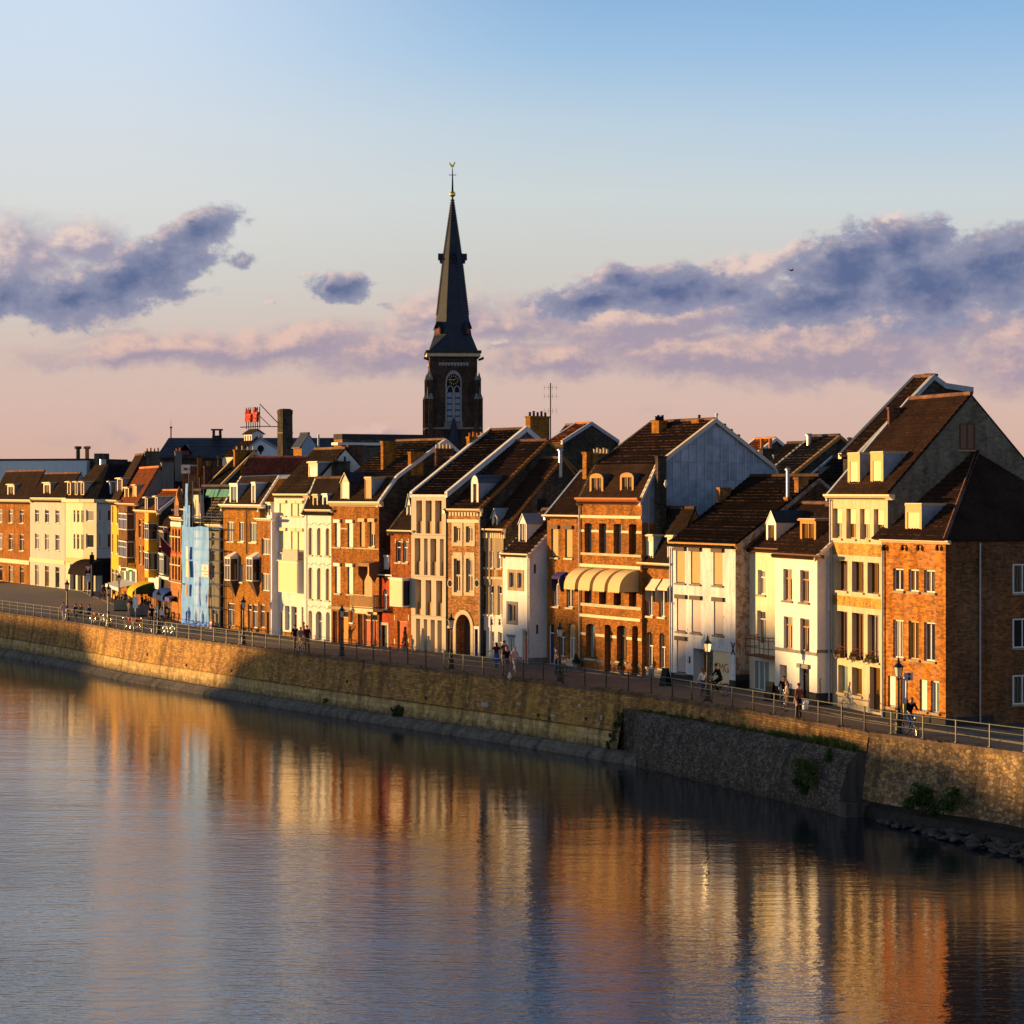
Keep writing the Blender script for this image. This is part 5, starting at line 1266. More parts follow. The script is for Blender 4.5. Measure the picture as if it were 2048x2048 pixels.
# 13b low red annex
h = House('red_annex', 'low red painted annex with a white chimney dormer and stone framed black door', R3, 428, 531, 1208, off=.15, wall=BR('redpaint'), depth=6)
h.cornice(400, 536, 1203, 1230, WPAINT, .25)
h.win('win', [(468, 500)], 1320, 1480, WPAINT, G_DK, 2, .3, arch=.4, sill=WPAINT)
h.win('door', [(458, 502)], 1612, 1815, BLKPAINT, G_DK, tr=0, panel=BLKPAINT, sur=STONE, surw=.2)
h.roof([(640, 1080)], T_BR)
h.finish()
m = MB(); v = .3; u0, u1 = h.u(470, v), h.u(513, v); z0, z1 = h.z(490, 1203, v), h.z(490, 1062, v); m.box(u0, u1, v, v + .7, z0 - .2, z1, WHITE); m.box(u0 - .1, u1 + .06, v - .08, v + .78, z1, z1 + .14, WHITE); h.b(m, 'white_chimney', weld=False)

# 14 tall brick corner house
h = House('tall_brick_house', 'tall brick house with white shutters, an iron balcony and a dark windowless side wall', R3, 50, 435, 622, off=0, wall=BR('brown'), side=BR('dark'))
h.cornice(15, 436, 615, 656, CPAINT, .4)
h.win('void', [(82, 123), (182, 226)], 782, 982, WPAINT, G_DK, shut=SHUT_W, box=WPAINT, sill=STONE)
h.win('void', [(280, 321)], 774, 980, TPAINT, G_DK, shut=SHUT_T, box=TPAINT)
h.win('win', [(360, 401)], 774, 980, WPAINT, G_DK, 2, 0, shut=SHUT_T, half=.52, box=TPAINT, sill=STONE)
h.win('void', [(82, 123), (182, 226)], 1132, 1355, WPAINT, G_DK, shut=SHUT_W, box=WPAINT, sill=STONE)
h.win('void', [(303, 380)], 1140, 1385, TPAINT, G_DK, shut=SHUT_T)
h.course(832, 842, STONE, 240, .03, 123, 182); h.course(988, 997, STONE, 240, .05)
a = MB(); v = -.85; u0, u1 = h.u(268, v), h.u(354, v); z1, z0 = h.z(300, 1092, 0), h.z(300, 1112, v)
BRAW = simple('brown awning canvas', (.34, .19, .09), .8); a.poly([(u0, 0, z1), (u1, 0, z1), (u1, v, z0), (u0, v, z0)], BRAW); a.poly([(u0, v, z0), (u1, v, z0), (u1, v, z0 - .25), (u0, v, z0 - .25)], BRAW)
for uu in (u0, u1): a.poly([(uu, 0, z1), (uu, v, z0), (uu, v, z0 - .9), (uu, v * .4, z0 - 1.5), (uu, 0, z0 - .8)], simple('dark brown canvas', (.16, .09, .06), .8))
h.b(a, 'awning', weld=False)
v = -.95; u0, u1 = h.u(205, v), h.u(300, v); u1 = u0 + 4.0; z0, z1 = h.z(260, 1475, v), h.z(260, 1368, v)
u0, u1 = h.u(202, v), h.u(385, v)
m = MB(); m.box(u0, u1, v, -.002, z0 - .2, z0, CPAINT)
for zz in (z1, z0 + .12): m.box(u0, u1, v, v + .04, zz - .03, zz + .03, TPAINT); m.box(u1 - .04, u1, v, -.01, zz - .03, zz + .03, BRPAINT)
n = 26
for q in range(n + 1): u = u0 + (u1 - u0) * q / n; m.box(u - .016, u + .016, v + .01, v + .04, z0, z1, TPAINT)
for q in range(6): vv = v + (-v) * q / 6; m.box(u1 - .035, u1, vv, vv + .03, z0, z1, BRPAINT)
h.b(m, 'balcony', weld=False)
h.course(1462, 1488, TAN, 150, .25, 46, 245); h.course(1490, 1520, CPAINT, 330, .12, 250, 428)
h.win('door', [(62, 97)], 1500, 1765, CPAINT, G_TN, tr=.3, panel=GDOOR, d=.3); h.win('door', [(108, 187)], 1496, 1785, TPAINT, G_CU, tr=.2, panel=ODOOR, d=.3)
h.win('void', [(205, 226)], 1500, 1590, WPAINT, G_DK, sill=WPAINT)
h.win('door', [(264, 300)], 1525, 1795, CPAINT, G_TN, tr=.2, panel=GDOOR, d=.3); h.win('door', [(314, 368), (369, 420)], 1525, 1810, CPAINT, G_TN, tr=.18, panel=GDOOR, d=.15)
BW = plaster('white bargeboard', (.58, .57, .58), .1)
h.roof([(575, 425), (968, 130)], T_GR, verge=BW, back=[(1118, 268)], vw=.3, vh=.1)
v_, z_ = h.prof[-1]; h.prof.append((v_ + 3.0, h.ze))
h.roofa['mat'] = tilemat('weathered brown tile', (.046, .028, .018))
h.finish()
h.dormer(127, 195, 455, 612, 'gable', CPAINT, BR('dark'), SLATE, peak=382, shut=SHUT_W, fm=.08, top=.03, over=.08)
h.dormer(321, 373, 432, 612, 'flat', TPAINT, ZINCP, LEAD, shut=SHUT_T, fm=.06, top=.06, over=.05)
h.chim(449, 468, 570, 130, 365, BR('ochre'), inset=h.W * .45)
h.chim(669, 691, 792, 215, 322, BR('ochre'), inset=-.02)
H14 = h

# 15 white house with arched windows
h = House('white_arched_house', 'white plaster house with tall arched shuttered windows and wavy mouldings', R2, 803, 1014, 858, off=0, wall=WHITE)
h.cornice(800, 1006, 845, 868, CPAINT, .3)
for y0, y1 in ((985, 1196), (1292, 1536)):
    h.win('void', [(837, 868), (903, 934), (970, 1001)], y0, y1, CPAINT, G_CU, shut=SHUT_T, arch=.4, sill=STONE, d=.24)
h.win('win', [(837, 867), (893, 944), (972, 1003)], 1625, 1850, CPAINT, G_CU, 1, .35, arch=.35, d=.3)
for y in (958, 1268, 1598):
    u = [h.u(820) + (h.u(1008) - h.u(820)) * q / 24 for q in range(25)]; z = h.z(910, y); m = MB()
    m.path([(uu, -.03, z +   .10 * math.cos(q * PI / 4)) for q, uu in enumerate(u)], .028, WHITE, 5); h.b(m, 'wavy_moulding', weld=False)
h.piece('pilaster', 803, 822, 870, 1850, WHITE, .06)
h.roof([(1110, 612)], T_DK, lverge=LEAD)
h.finish()
h.dormer(870, 910, 740, 842, 'flat', TPAINT, ZINCP, LEAD, fm=.2, pane=G_CU, over=.06); h.dormer(945, 985, 735, 838, 'flat', WPAINT, ZINCP, LEAD, fm=.2, pane=G_CU, over=.06)

# 16 bright white house with oriel
h = House('white_oriel_house', 'bright white house with closed cream shutters and a box oriel under a balcony', R2, 573, 806, 735, off=.45, wall=WHITE)
h.cornice(558, 832, 724, 752, CPAINT, .34, dent=(.25, .1, CPAINT))
W2 = [(613, 666), (703, 751), (753, 795)]
h.win('void', W2, 793, 893, CPAINT, G_DK, shut=SHUT_C, box=CPAINT, sill=STONE); h.win('void', W2, 1006, 1176, CPAINT, G_DK, shut=SHUT_C, box=CPAINT, sill=STONE)
h.bay(606, 752, 1248, 1488, out=.8, panes=3, pane=G_CU, shut=SHUT_C, roofm=CPAINT, tr=0, sidep=WPAINT)
v = -.78; u0, u1 = h.u(640, v), h.u(752, v); z0, z1 = h.z(700, 1240, v), h.z(700, 1162, v); m = MB(); m.box(u0, u1, v, v + .06, z0, z1, simple('pink railing panel', (.55, .36, .30), .6)); m.tube((u0, v, z1 + .06), (u1, v, z1 + .06), .04, CPAINT); h.b(m, 'balcony', weld=False)
h.win('win', [(655, 692), (705, 748)], 1590, 1778, WPAINT, [G_GN, G_TN], 1, .3, sill=WPAINT, d=.3)
h.win('door', [(621, 638)], 1640, 1830, BRPAINT, G_DK, tr=0, panel=BRPAINT); h.win('door', [(784, 800)], 1600, 1840, CPAINT, G_TN, tr=.25, panel=TPAINT)
h.course(1785, 1850, BR('ochre'), 690, .03, 645, 780)
h.roof([(1124, 384)], T_GR); h.roofa['mat'] = tilemat('brown ribbed tile', (.046, .030, .019))
h.finish()
h.dormer(838, 908, 487, 610, 'flat', CPAINT, ZINCP, LEAD, shut=SHUT_W, fm=.1, top=.22, over=.1)
h.chim(245, 262, 400, 320, 460, BR('darkred'), inset=.2, R=B4); h.chim(108, 125, 275, 470, 600, BR('dark'), inset=-.6, R=B4, pots=2, potm=BLKPAINT)

# 17 brick house with two white bays
h = House('bay_brick_house', 'wide brown brick house with two pointed white oriel windows beside the scaffold', R2, 180, 462, 822, off=0, wall=BR('ochre'))
h.cornice(138, 470, 806, 834, WPAINT, .4)
h.win('win', [(213, 264), (302, 341), (385, 438)], 940, 1090, WPAINT, [G_CU, G_DK, G_GN], 3, 0, sill=CPAINT, d=.12)
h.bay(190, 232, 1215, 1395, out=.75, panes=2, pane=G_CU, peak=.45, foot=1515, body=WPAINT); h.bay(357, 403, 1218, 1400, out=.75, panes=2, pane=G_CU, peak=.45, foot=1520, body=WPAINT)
h.win('win', [(305, 333)], 1270, 1405, WPAINT, G_CU, 2, 0, sill=CPAINT)
h.win('win', [(215, 266)], 1570, 1745, WPAINT, G_CU, 2, .3, d=.14); h.win('win', [(407, 443)], 1580, 1762, WPAINT, G_CU, 2, .3, d=.14)
h.win('door', [(312, 338)], 1580, 1785, BRPAINT, G_DK, tr=.2, panel=WPAINT); h.win('door', [(370, 398)], 1580, 1800, WPAINT, G_DK, tr=.2, panel=BRPAINT)
h.pipe(358, 850, 1190, BOXBR); h.pipe(192, 1160, 1780, BOXBR); h.pipe(455, 1560, 1790, BOXBR)
h.roof([(605, 600)], T_GR, verge=BW, lverge=BW, flat=True, vw=.28, vh=.08); h.prof.append((h.prof[-1][0] + 5, h.prof[-1][1] + .2)); h.depth = h.prof[-1][0]
h.roofa['mat'] = tilemat('weathered brown tile', (.046, .028, .018))
h.finish()
h.dormer(229, 290, 655, 803, 'flat', WPAINT, ZINCP, LEAD, nv=2, pane=G_GN, fm=.14, top=.1, over=.04); h.dormer(397, 428, 645, 805, 'flat', WPAINT, ZINCP, LEAD, nv=2, pane=G_CU, fm=.2, top=.1, over=.04)
# 17b
h = House('lower_brick_house', 'lower brick house with a white flat topped dormer and white party wall', R2, 462, 541, 924, off=-.15, wall=BR('brown'), side=BLUEWHITE, depth=8)
h.cornice(414, 545, 913, 936, WPAINT, .4)
h.win('win', [(476, 537)], 1070, 1196, WPAINT, G_CU, 3, 0); h.win('win', [(476, 537)], 1340, 1476, WPAINT, G_CU, 3, 0)
h.win('win', [(466, 501)], 1580, 1760, WPAINT, G_CU, 1, .3); h.win('door', [(517, 539)], 1640, 1825, BRPAINT, G_DK, tr=0, panel=BRPAINT)
h.finish(noroof=False)
m = MB(); v = .6; u0, u1 = h.u(486, v), h.u(548, v); z0, z1 = h.ze, h.z(510, 800, v); m.box(u0, u1, v, v + 3, z0, z1, WPAINT); m.box(u0 - .12, u1 + .12, v - .12, v + 3, z1 + .002, z1 + .14, CPAINT)
for q in range(3): uu = u0 + (u1 - u0) * (q + .15) / 3; m.box(uu, uu + (u1 - u0) * .2, v - .012, v - .001, z0 + .35, z1 - .15, G_CU)
h.b(m, 'dormer', weld=False)
m = MB(); v, D = h.at_u(603, h.W); z1 = h.zu(560, 868, h.W); m.box(h.W + .01, h.W + .3, .05, v, 0, z1, BLUEWHITE); h.b(m, 'party_wall')
# ------------------------------------------------------------------ house behind the scaffold, and the far left houses
BR_S = plaster('old pale stone', (.60, .53, .42), .3)
h = House('scaffolded_house', 'pale stone house under renovation behind the scaffold with a netted roof', R10, 150, 545, 625, off=.35, wall=BR_S, side=BR('dark'))
h.win('win', [(460, 495)], 690, 835, WPAINT, G_GN, 2, .3); h.win('win', [(460, 495)], 1050, 1190, WPAINT, G_GN, 2, .3); h.win('win', [(460, 500)], 880, 1010, WPAINT, G_GN, 2, .3)
h.win('door', [(465, 505)], 1540, 1740, WPAINT, G_GN, tr=.3, panel=CPAINT)
h.cornice(378, 555, 600, 632, WPAINT, .35)
h.roof([(760, 190)], T_BK, lverge=None)
h.finish()
# stepped dormer gable of pale stone
m = MB(); v = .05
steps = [(255, 625, 280), (270, 500, 268), (285, 420, 256)]
P = [(h.u(225, v), h.z(300, 625, v)), (h.u(345, v), h.z(300, 625, v)), (h.u(340, v), h.z(300, 480, v)), (h.u(332, v), h.z(300, 480, v)), (h.u(328, v), h.z(300, 360, v)), (h.u(318, v), h.z(300, 360, v)), (h.u(312, v), h.z(300, 275, v)), (h.u(262, v), h.z(300, 275, v)), (h.u(256, v), h.z(300, 360, v)), (h.u(246, v), h.z(300, 360, v)), (h.u(240, v), h.z(300, 480, v)), (h.u(230, v), h.z(300, 480, v))]
n = len(P); m.poly([(x, v, z) for x, z in P], BR_S); m.poly([(x, v + .4, z) for x, z in P][::-1], BR_S)
for i in range(n): (a, b), (c, d) = P[i], P[(i + 1) % n]; m.poly([(a, v, b), (c, v, d), (c, v + .4, d), (a, v + .4, b)], BR_S)
h.b(m, 'stepped_gable', normals=True)
# roof netting battens and tarpaulin
m = MB(); BAT = simple('roof batten wood', (.30, .22, .12), .8); Pr = h.prof; L = Pr[1]
for q in range(9):
    f = .04 + q * .075; v, z = L[0] * f, Pr[0][1] + (L[1] - Pr[0][1]) * f + .22; m.tube((h.u(345), v, z), (h.W, v, z), .03, BAT, 4)
for q in range(10):
    u = h.u(345) + (h.W - h.u(345)) * q / 9; m.tube((u, 0, Pr[0][1] + .2), (u, L[0] * .66, Pr[0][1] + .2 + (L[1] - Pr[0][1]) * .66), .025, BAT, 4)
h.b(m, 'roof_battens', weld=False)
m = MB(); TARP = simple('green tarpaulin', (.03, .19, .17), .6, var=.3); va = .8
ua, ub = h.u(385, va), h.u(645, va); za, zb = h.z(500, 300, va), h.z(500, 212, va)
for q in range(10):
    f0, f1 = q / 10, (q + 1) / 10; o = lambda f: .10 * math.sin(f * 19)
    m.poly([(ua + (ub - ua) * f0, va + o(f0), za + .1 * o(f0)), (ua + (ub - ua) * f1, va + o(f1), za + .1 * o(f1)), (ua + (ub - ua) * f1, va + .2, zb), (ua + (ub - ua) * f0, va + .2, zb)], TARP)
h.b(m, 'tarpaulin'); HS = h

# far left row, in front of the square
h = House('tan_narrow_house', 'narrow tan house squeezed left of the blue scaffold net', R9, 1425, 1560, 530, off=0, wall=BR('ochre'), side=BR('dark'))
h.cornice(1392, 1500, 505, 540, CPAINT, .3); h.win('win', [(1455, 1500)], 640, 820, WPAINT, G_CU, 2, .3); h.win('win', [(1455, 1500)], 950, 1180, WPAINT, G_CU, 2, .3); h.win('win', [(1455, 1500)], 1350, 1600, WPAINT, G_CU, 2, .3)
h.roof([(1790, 200)], T_DK); h.finish()
h = House('gothic_house', 'orange brick house with a pinnacled dormer, white balustrade and rows of arched windows', R9, 1240, 1427, 720, off=-.3, wall=brick('bright orange brick', (.44, .18, .05), .3, .8, 1.3, .2), side=BR('dark'))
h.cornice(1212, 1422, 650, 712, CPAINT, .35)
h.piece('balustrade', 1236, 1420, 735, 808, simple('blue grey balustrade', (.52, .53, .58), .7), .3); h.piece('balustrade', 1236, 1420, 808, 822, CPAINT, .36)
for y0, y1 in ((845, 985), (1005, 1245), (1330, 1480), (1500, 1740)):
    h.win('win', [(1268, 1298), (1318, 1352), (1374, 1410)], y0, y1, CPAINT, G_DK, 1, 0, arch=.4 if y0 in (845, 1330) else 0, d=.25)
h.course(986, 1003, CPAINT, 1330, .1); h.course(1483, 1498, CPAINT, 1330, .1); h.course(1250, 1290, BR('redpaint'), 1330, .05); h.cornice(1205, 1425, 1790, 1825, CPAINT, .5)
m = MB(); OG = MATS['bright orange brick']; v = .15; u0, u1 = h.u(1306, v), h.u(1384, v); z0, z1, z2, z3 = h.z(1340, 645, v), h.z(1340, 290, v), h.z(1340, 165, v), h.z(1340, 400, v); um = (u0 + u1) / 2
m.box(u0, u1, v, v + .5, z0, z3, OG); m.poly([(u0, v, z3), (u1, v, z3), (um + .25, v, z1), (um - .25, v, z1)], OG); m.poly([(u1, v, z3), (u1, v + .5, z3), (um + .25, v + .5, z1), (um + .25, v, z1)], OG); m.poly([(u0, v, z3), (u0, v + .5, z3), (um - .25, v + .5, z1), (um - .25, v, z1)], OG); m.box(um - .25, um + .25, v, v + .5, z1, z2 - .3, OG); m.lathe([(.36, 0), (.02, .6)], OG, 4, (um, v + .25, z2 - .3), sq=True)
for q in range(3): uu = u0 + (u1 - u0) * (q + .2) / 3; m.box(uu, uu + (u1 - u0) * .18, v - .012, v - .001, z0 + .2, z3 - .2, G_DK)
h.b(m, 'pinnacle_dormer', weld=False)
m = MB(); u, z = h.u(1330), h.z(1330, 1260); m.tube((u, -.1, z), (u - .2, -1.6, z + 1.7), .035, WPAINT); h.b(m, 'flag_pole')
m = MB(); m.poly([(u - .05, -.4, z + .35), (u - .18, -1.4, z + 1.4), (u - .1, -1.3, z + .1), (u, -.5, z - .6)], simple('dark red flag cloth', (.10, .02, .04), .8)); h.b(m, 'flag')
h.roof([(1600, 430)], T_DK, verge=LEAD); h.finish()
h = House('dark_narrow_house', 'dark narrow brick house with a grey box oriel, left of the pinnacled house', R9, 1030, 1242, 830, off=.2, wall=BR('dark'))
h.cornice(1003, 1180, 818, 842, LEAD, .25)
h.bay(1040, 1112, 900, 1180, out=.5, panes=3, pane=G_CU, fr=simple('grey brown paint', (.30, .26, .22), .6), tr=0); h.bay(1040, 1112, 1300, 1660, out=.4, panes=3, pane=G_GN, fr=WPAINT, tr=.2)
h.win('win', [(1160, 1185), (1200, 1222)], 1370, 1680, TPAINT, G_CU, 1, .3); h.cornice(1100, 1225, 1255, 1300, CPAINT, .5)
h.course(1690, 1740, WHITE, 1140, .2)
m = MB(); m.tube((h.u(1215), -.1, h.z(1215, 1260)), (h.u(1175), -.3, h.z(1175, 830)), .05, CPAINT); h.b(m, 'drain_pipe')
h.roof([(1420, 560)], T_DK); h.finish()
h = House('yellow_bay_house', 'brick house with a tall yellow bay of white windows and a wide flat dormer', R9, 640, 1032, 565, off=0, wall=BR('brown'), side=BR('dark'))
h.cornice(574, 985, 530, 590, CPAINT, .5)
h.win('win', [(678, 718), (752, 778)], 690, 1025, WPAINT, G_CU, 1, .3); h.win('win', [(678, 718), (752, 778)], 1150, 1490, WPAINT, G_CU, 1, .3)
h.piece('bay_shaft', 785, 850, 575, 1710, YELLOW, .9, xr=815)
for y0, y1 in ((750, 1050), (1260, 1580)): h.bay(783, 848, y0, y1, out=.96, panes=2, pane=G_DK, tr=.3, roofm=YELLOW)
h.win('win', [(936, 966), (998, 1026)], 810, 1060, WPAINT, G_CU, 1, .3, sill=CPAINT); h.win('win', [(936, 966), (998, 1026)], 1250, 1590, WPAINT, G_CU, 1, .3, sill=CPAINT)
h.band(590, 1900, plaster('pinkish render', (.60, .48, .38), .25), 980) if False else None
h.piece('white_shopfront', 850, 1028, 1690, 1900, WPAINT, .25)
h.roof([(1490, 205)], T_RD, verge=BW); h.finish()
h.dormer(790, 834, 318, 545, 'flat', CPAINT, DARKZ, LEAD, fm=.2, pane=G_CU, over=.2, top=.05); h.dormer(966, 1010, 300, 560, 'flat', CPAINT, ZINCP, LEAD, fm=.2, pane=G_CU, over=.2, top=.05)
h = House('brown_bay_house', 'brown brick house with a stacked white bay and a red tiled roof at the square', R9, 325, 652, 445, off=0, wall=BR('ochre'), side=plaster('grey party wall', (.16, .15, .14), .3))
h.cornice(252, 600, 408, 446, CPAINT, .5)
h.piece('bay_shaft', 325, 478, 458, 1510, BR('yellowbrown'), .75, xr=400)
for y0, y1 in ((580, 872), (1065, 1356)): h.bay(322, 466, y0, y1, out=.85, panes=2, pane=G_DK, tr=.32, roofm=BR('yellowbrown'))
h.win('win', [(525, 588)], 590, 875, TPAINT, G_TN, 2, .25, sill=CPAINT); h.win('win', [(525, 588)], 1110, 1390, TPAINT, G_TN, 2, .25, sill=CPAINT)
h.piece('shopfront', 330, 640, 1540, 1900, WPAINT, .12)
for xa, xb in ((350, 420), (450, 520), (550, 620)): h.piece('shop_window', xa, xb, 1600, 1860, G_GN, .14)
h.roof([(1045, -210)], T_RD); h.finish()
h.dormer((1385 / 10.733 + 120 - 200) * 8.783, (1478 / 10.733 + 120 - 200) * 8.783, 145, 330, 'flat', CPAINT, DARKZ, LEAD, nv=2, fm=.15, pane=G_TN, top=.05, over=.15)
h.dormer((1560 / 10.733 + 120 - 200) * 8.783, (1642 / 10.733 + 120 - 200) * 8.783, 100, 330, 'flat', TPAINT, ZINCP, LEAD, fm=.15, shut=SHUT_T, top=.05, over=.15)
h.chim(865, 876, 976, 322, 545, MATS['grey party wall'], inset=-.1, R=R1)
h = House('yellow_house', 'narrow yellow ochre house beside the white corner building', R9, 195, 327, 392, off=0, wall=YELLOW, side=BR('dark'))
h.cornice(98, 282, 350, 392, CPAINT, .55)
h.win('win', [(213, 237), (298, 322)], 455, 750, WPAINT, G_CU, 1, .3, sill=WPAINT); h.win('win', [(213, 237), (298, 322)], 945, 1268, WPAINT, G_CU, 1, .3, sill=WPAINT)
h.win('win', [(205, 260), (270, 322)], 1560, 1800, WPAINT, G_GN, 1, .3)
h.roof([((1800 / 10.733 + 120 - 200) * 8.783, (330 / 10.733 + 880 - 960) * 8.783)], T_BR); h.finish()
h.dormer((1228 / 10.733 + 120 - 200) * 8.783, (1338 / 10.733 + 120 - 200) * 8.783, -20, 225, 'flat', CPAINT, ZINCP, LEAD, nv=2, fm=.13, pane=G_TN, top=.05, over=.2)
h.chim(728, 737, 862, 225, 360, BR('grey'), inset=-.1, R=R1, pots=4, potm=TERRA)
h.chim(985, 990, 1047, 225, 420, MATS['grey party wall'], inset=-.1, R=R1, pots=2)

# white corner building: a left face, a chamfer and a right face
PL = [(-54.1, 293.8), (-50.9, 287.6), (-48.9, 285.4), (-37.5, 289.5), (-44, 312)]
EY = CAMZ - (1003 - HZ) * 286 / FPX
class Corner: pass
lf = House('corner_building', 'white corner building with brown hipped roof at the far end of the square', R1, 47, 210, 657, ends=(PL[0], PL[1]), wall=CREAM, cat='building', depth=6)
cf = House('', '', R1, 210, 298, 657, ends=(PL[1], PL[2]), wall=CREAM, host=lf, depth=3)
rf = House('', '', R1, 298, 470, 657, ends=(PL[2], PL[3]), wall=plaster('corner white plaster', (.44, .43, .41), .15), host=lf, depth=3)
for f in (lf, cf, rf): f.ze = EY
for y0, y1 in ((730, 835), (935, 1065)):
    lf.win('win', [(116, 132), (146, 166), (182, 200)], y0, y1, CPAINT, G_TN, 1, .25, sill=None)
    cf.win('win', [(222, 288)], y0, y1 - 8, WPAINT, G_DK, 1, 0, bw=.12); rf.win('win', [(315, 354), (407, 440)], y0, y1 - 10, WPAINT, [G_DK, G_TN], 1, 0)
for f, xs_ in ((lf, [(85, 135), (150, 205)]), (cf, [(215, 290)])):
    f.win('void', xs_, 1195, 1420, BRPAINT, G_DK, d=.5)
    f.course(1140, 1190, TPAINT, None, .04); f.course(848, 856, CPAINT, None, .05)
rf.win('void', [(304, 436)], 1190, 1432, BLKPAINT, G_DK, d=.3); rf.course(1140, 1188, BLKPAINT, None, .04); rf.course(1052, 1056, GREYST, None, .02)
for f in (lf, cf, rf): f.finish(noroof=True)
for f in (lf, cf, rf):
    m = MB(); m.box(-.15, f.W + .15, -.45, .1, EY - .12, EY + .28, CPAINT); f.b(m, 'gutter')
INS = 3.2; ZT = CAMZ + (980 - 933) * 288 / FPX
def inset_poly(P, d):
    P = [Vector(p) for p in P]; n = len(P); out = []
    for i in range(n):
        a, b, c = P[i - 1], P[i], P[(i + 1) % n]; t0, t1 = (b - a).normalized(), (c - b).normalized(); n0, n1 = Vector((-t0.y, t0.x)), Vector((-t1.y, t1.x))
        k = (n0 + n1).normalized(); out.append(b + k * (d / max(.3, k.dot(n0))))
    return out
IP = inset_poly(PL, INS); MI = lf.M.inverted(); m = MB()
for i in range(5):
    a, b = Vector(PL[i]), Vector(PL[(i + 1) % 5]); c, d = IP[(i + 1) % 5], IP[i]
    m.poly([MI @ Vector((a.x, a.y, EY + .25)), MI @ Vector((b.x, b.y, EY + .25)), MI @ Vector((c.x, c.y, ZT)), MI @ Vector((d.x, d.y, ZT))], T_GR if i == 0 else T_BK)
    if i < 3:
        e = (b - a); t = e.normalized(); nn = Vector((-t.y, t.x)); kL = ((d - a).dot(t)) / math.hypot(INS, ZT - EY); kR = ((b - c).dot(t)) / math.hypot(INS, ZT - EY)
        tiles(m, MI @ Vector((a.x, a.y, EY + .27)), (MI.to_3x3() @ Vector((t.x, t.y, 0))), (MI.to_3x3() @ Vector((nn.x * INS, nn.y * INS, ZT - EY))), e.length, math.hypot(INS, ZT - EY), T_GR if i == 0 else T_BK, kL, kR, seed=i)
m.poly([MI @ Vector((p.x, p.y, ZT)) for p in IP], LEAD); ro = m.build('roof', lf.root, weld=False)
m = MB(); a, b = MI @ Vector((PL[2][0], PL[2][1], EY + .3)), MI @ Vector((IP[2].x, IP[2].y, ZT)); m.tube(a, b, .15, T_GR, 6); a, b = MI @ Vector((PL[1][0], PL[1][1], EY + .3)), MI @ Vector((IP[1].x, IP[1].y, ZT)); m.tube(a, b, .15, T_GR, 6); m.build('hip_tile', ro, weld=False)
for f in (lf, rf): f.prof = [(0, EY + .25), (INS, ZT)]; f.ridge = 1
for xa, xb in ((62, 92), (128, 150), (178, 206)): lf.dormer(xa, xb, 492, 606, 'flat', CPAINT, SHUT_L, CPAINT, fm=.18, pane=G_TN, over=.22, top=.05)
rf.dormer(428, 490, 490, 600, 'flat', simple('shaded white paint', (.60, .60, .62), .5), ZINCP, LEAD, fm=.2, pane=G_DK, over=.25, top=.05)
m = MB(); AW = simple('black awning canvas', (.022, .018, .018), .8); u0, u1 = lf.u(66, -2.2), lf.u(212, -2.2); O_ = 2.2; z0, z1 = CAMZ - (1148 - HZ) * 286 / FPX, CAMZ - (1128 - HZ) * 286 / FPX
for i in range(6):
    t0, t1 = PI / 2 * i / 6, PI / 2 * (i + 1) / 6; f = lambda t: (-O_ * math.sin(t), z0 + (z1 - z0) * 1.5 * math.cos(t))
    (va, za), (vb, zb) = f(t0), f(t1); m.poly([(u0, va, za), (u1, va, za), (u1, vb, zb), (u0, vb, zb)], AW); m.poly([(u1, va, za), (u1, vb, zb), (u1, 0, z0)], AW)
lf.b(m, 'awning', weld=False)
m = MB(); u, z = lf.W - 8, ZT; p = MI @ Vector((-50.6, 300, 0)); m.tube((p.x, p.y, ZT), (p.x, p.y, ZT + 1.0), .4, METAL, 10); m.build('roof_vent', lf.root)

# ------------------------------------------------------------------ buildings standing further back
def block(name, label, R, x0, x1, ey, D, xb=None, d=(.49, -.872), wall=None, side=None, cat='house', **k):
    xb = R[0] + x1 / R[2]
    return House(name, label, R, x0, x1, ey, ends=ends_b(xb, D, R[0] + x0 / R[2], d), wall=wall or BR('dark'), side=side, cat=cat, **k)
h = block('tall_roof_house', 'tall narrow brown roofed house rising behind the white and yellow houses at right', B7, 31, 200, 905, 136.5, wall=BR('dark'))
h.roof([(895, 175)], T_BR, verge=LEAD, lverge=DARKZ, vw=.3, vh=.12, back=[(1010, 260)]); h.prof.append((h.prof[-1][0] + 2, h.prof[-1][1] - .2)); h.finish()
h.chim(815, 838, 937, 130, 240, BR('dark'), inset=h.W * .3); h.chim(848, 860, 930, 105, 140, BR('dark'), inset=h.W * .35, cap=False)
h = block('dark_roof_house', 'black roofed house with a tan verge behind the peeling white house', B6, 880, 1210, 752, 166)
h.roof([(1803, 268)], T_BK, verge=simple('tan verge tile', (.36, .20, .08), .8), lverge=LEAD, vw=.25, vh=.06); h.finish(); h.stack(1438, 245, 400, METAL, .16, inset=h.W * .72); h.stack(1928, 290, 350, TERRA, .12, inset=-.5)
h = block('grey_roof_house', 'grey tiled house roof between the zinc gable and the black roof', B6, 900, 1140, 640, 184, side=BR('grey'))
h.roof([(1420, 352)], T_DK); h.finish(); h.chim(1003, 1010, 1085, 478, 760, plaster('grey chimney render', (.20, .20, .20), .2), inset=h.W * .9)
h = block('red_roof_house', 'far small house with orange red tiles and white verges right of the zinc gable', B6, 560, 800, 480, 205, side=BR('dark'))
h.roof([(1032, 298)], T_RD, verge=BW, lverge=BW, vw=.3, vh=.1); h.finish(); h.chim(838, 880, 1040, 402, 520, BR('dark'), inset=-2.5); h.stack(868, 285, 402, TERRA, .16, inset=-2.2, cap=False); h.stack(970, 285, 402, TERRA, .16, inset=-2.2, cap=False)
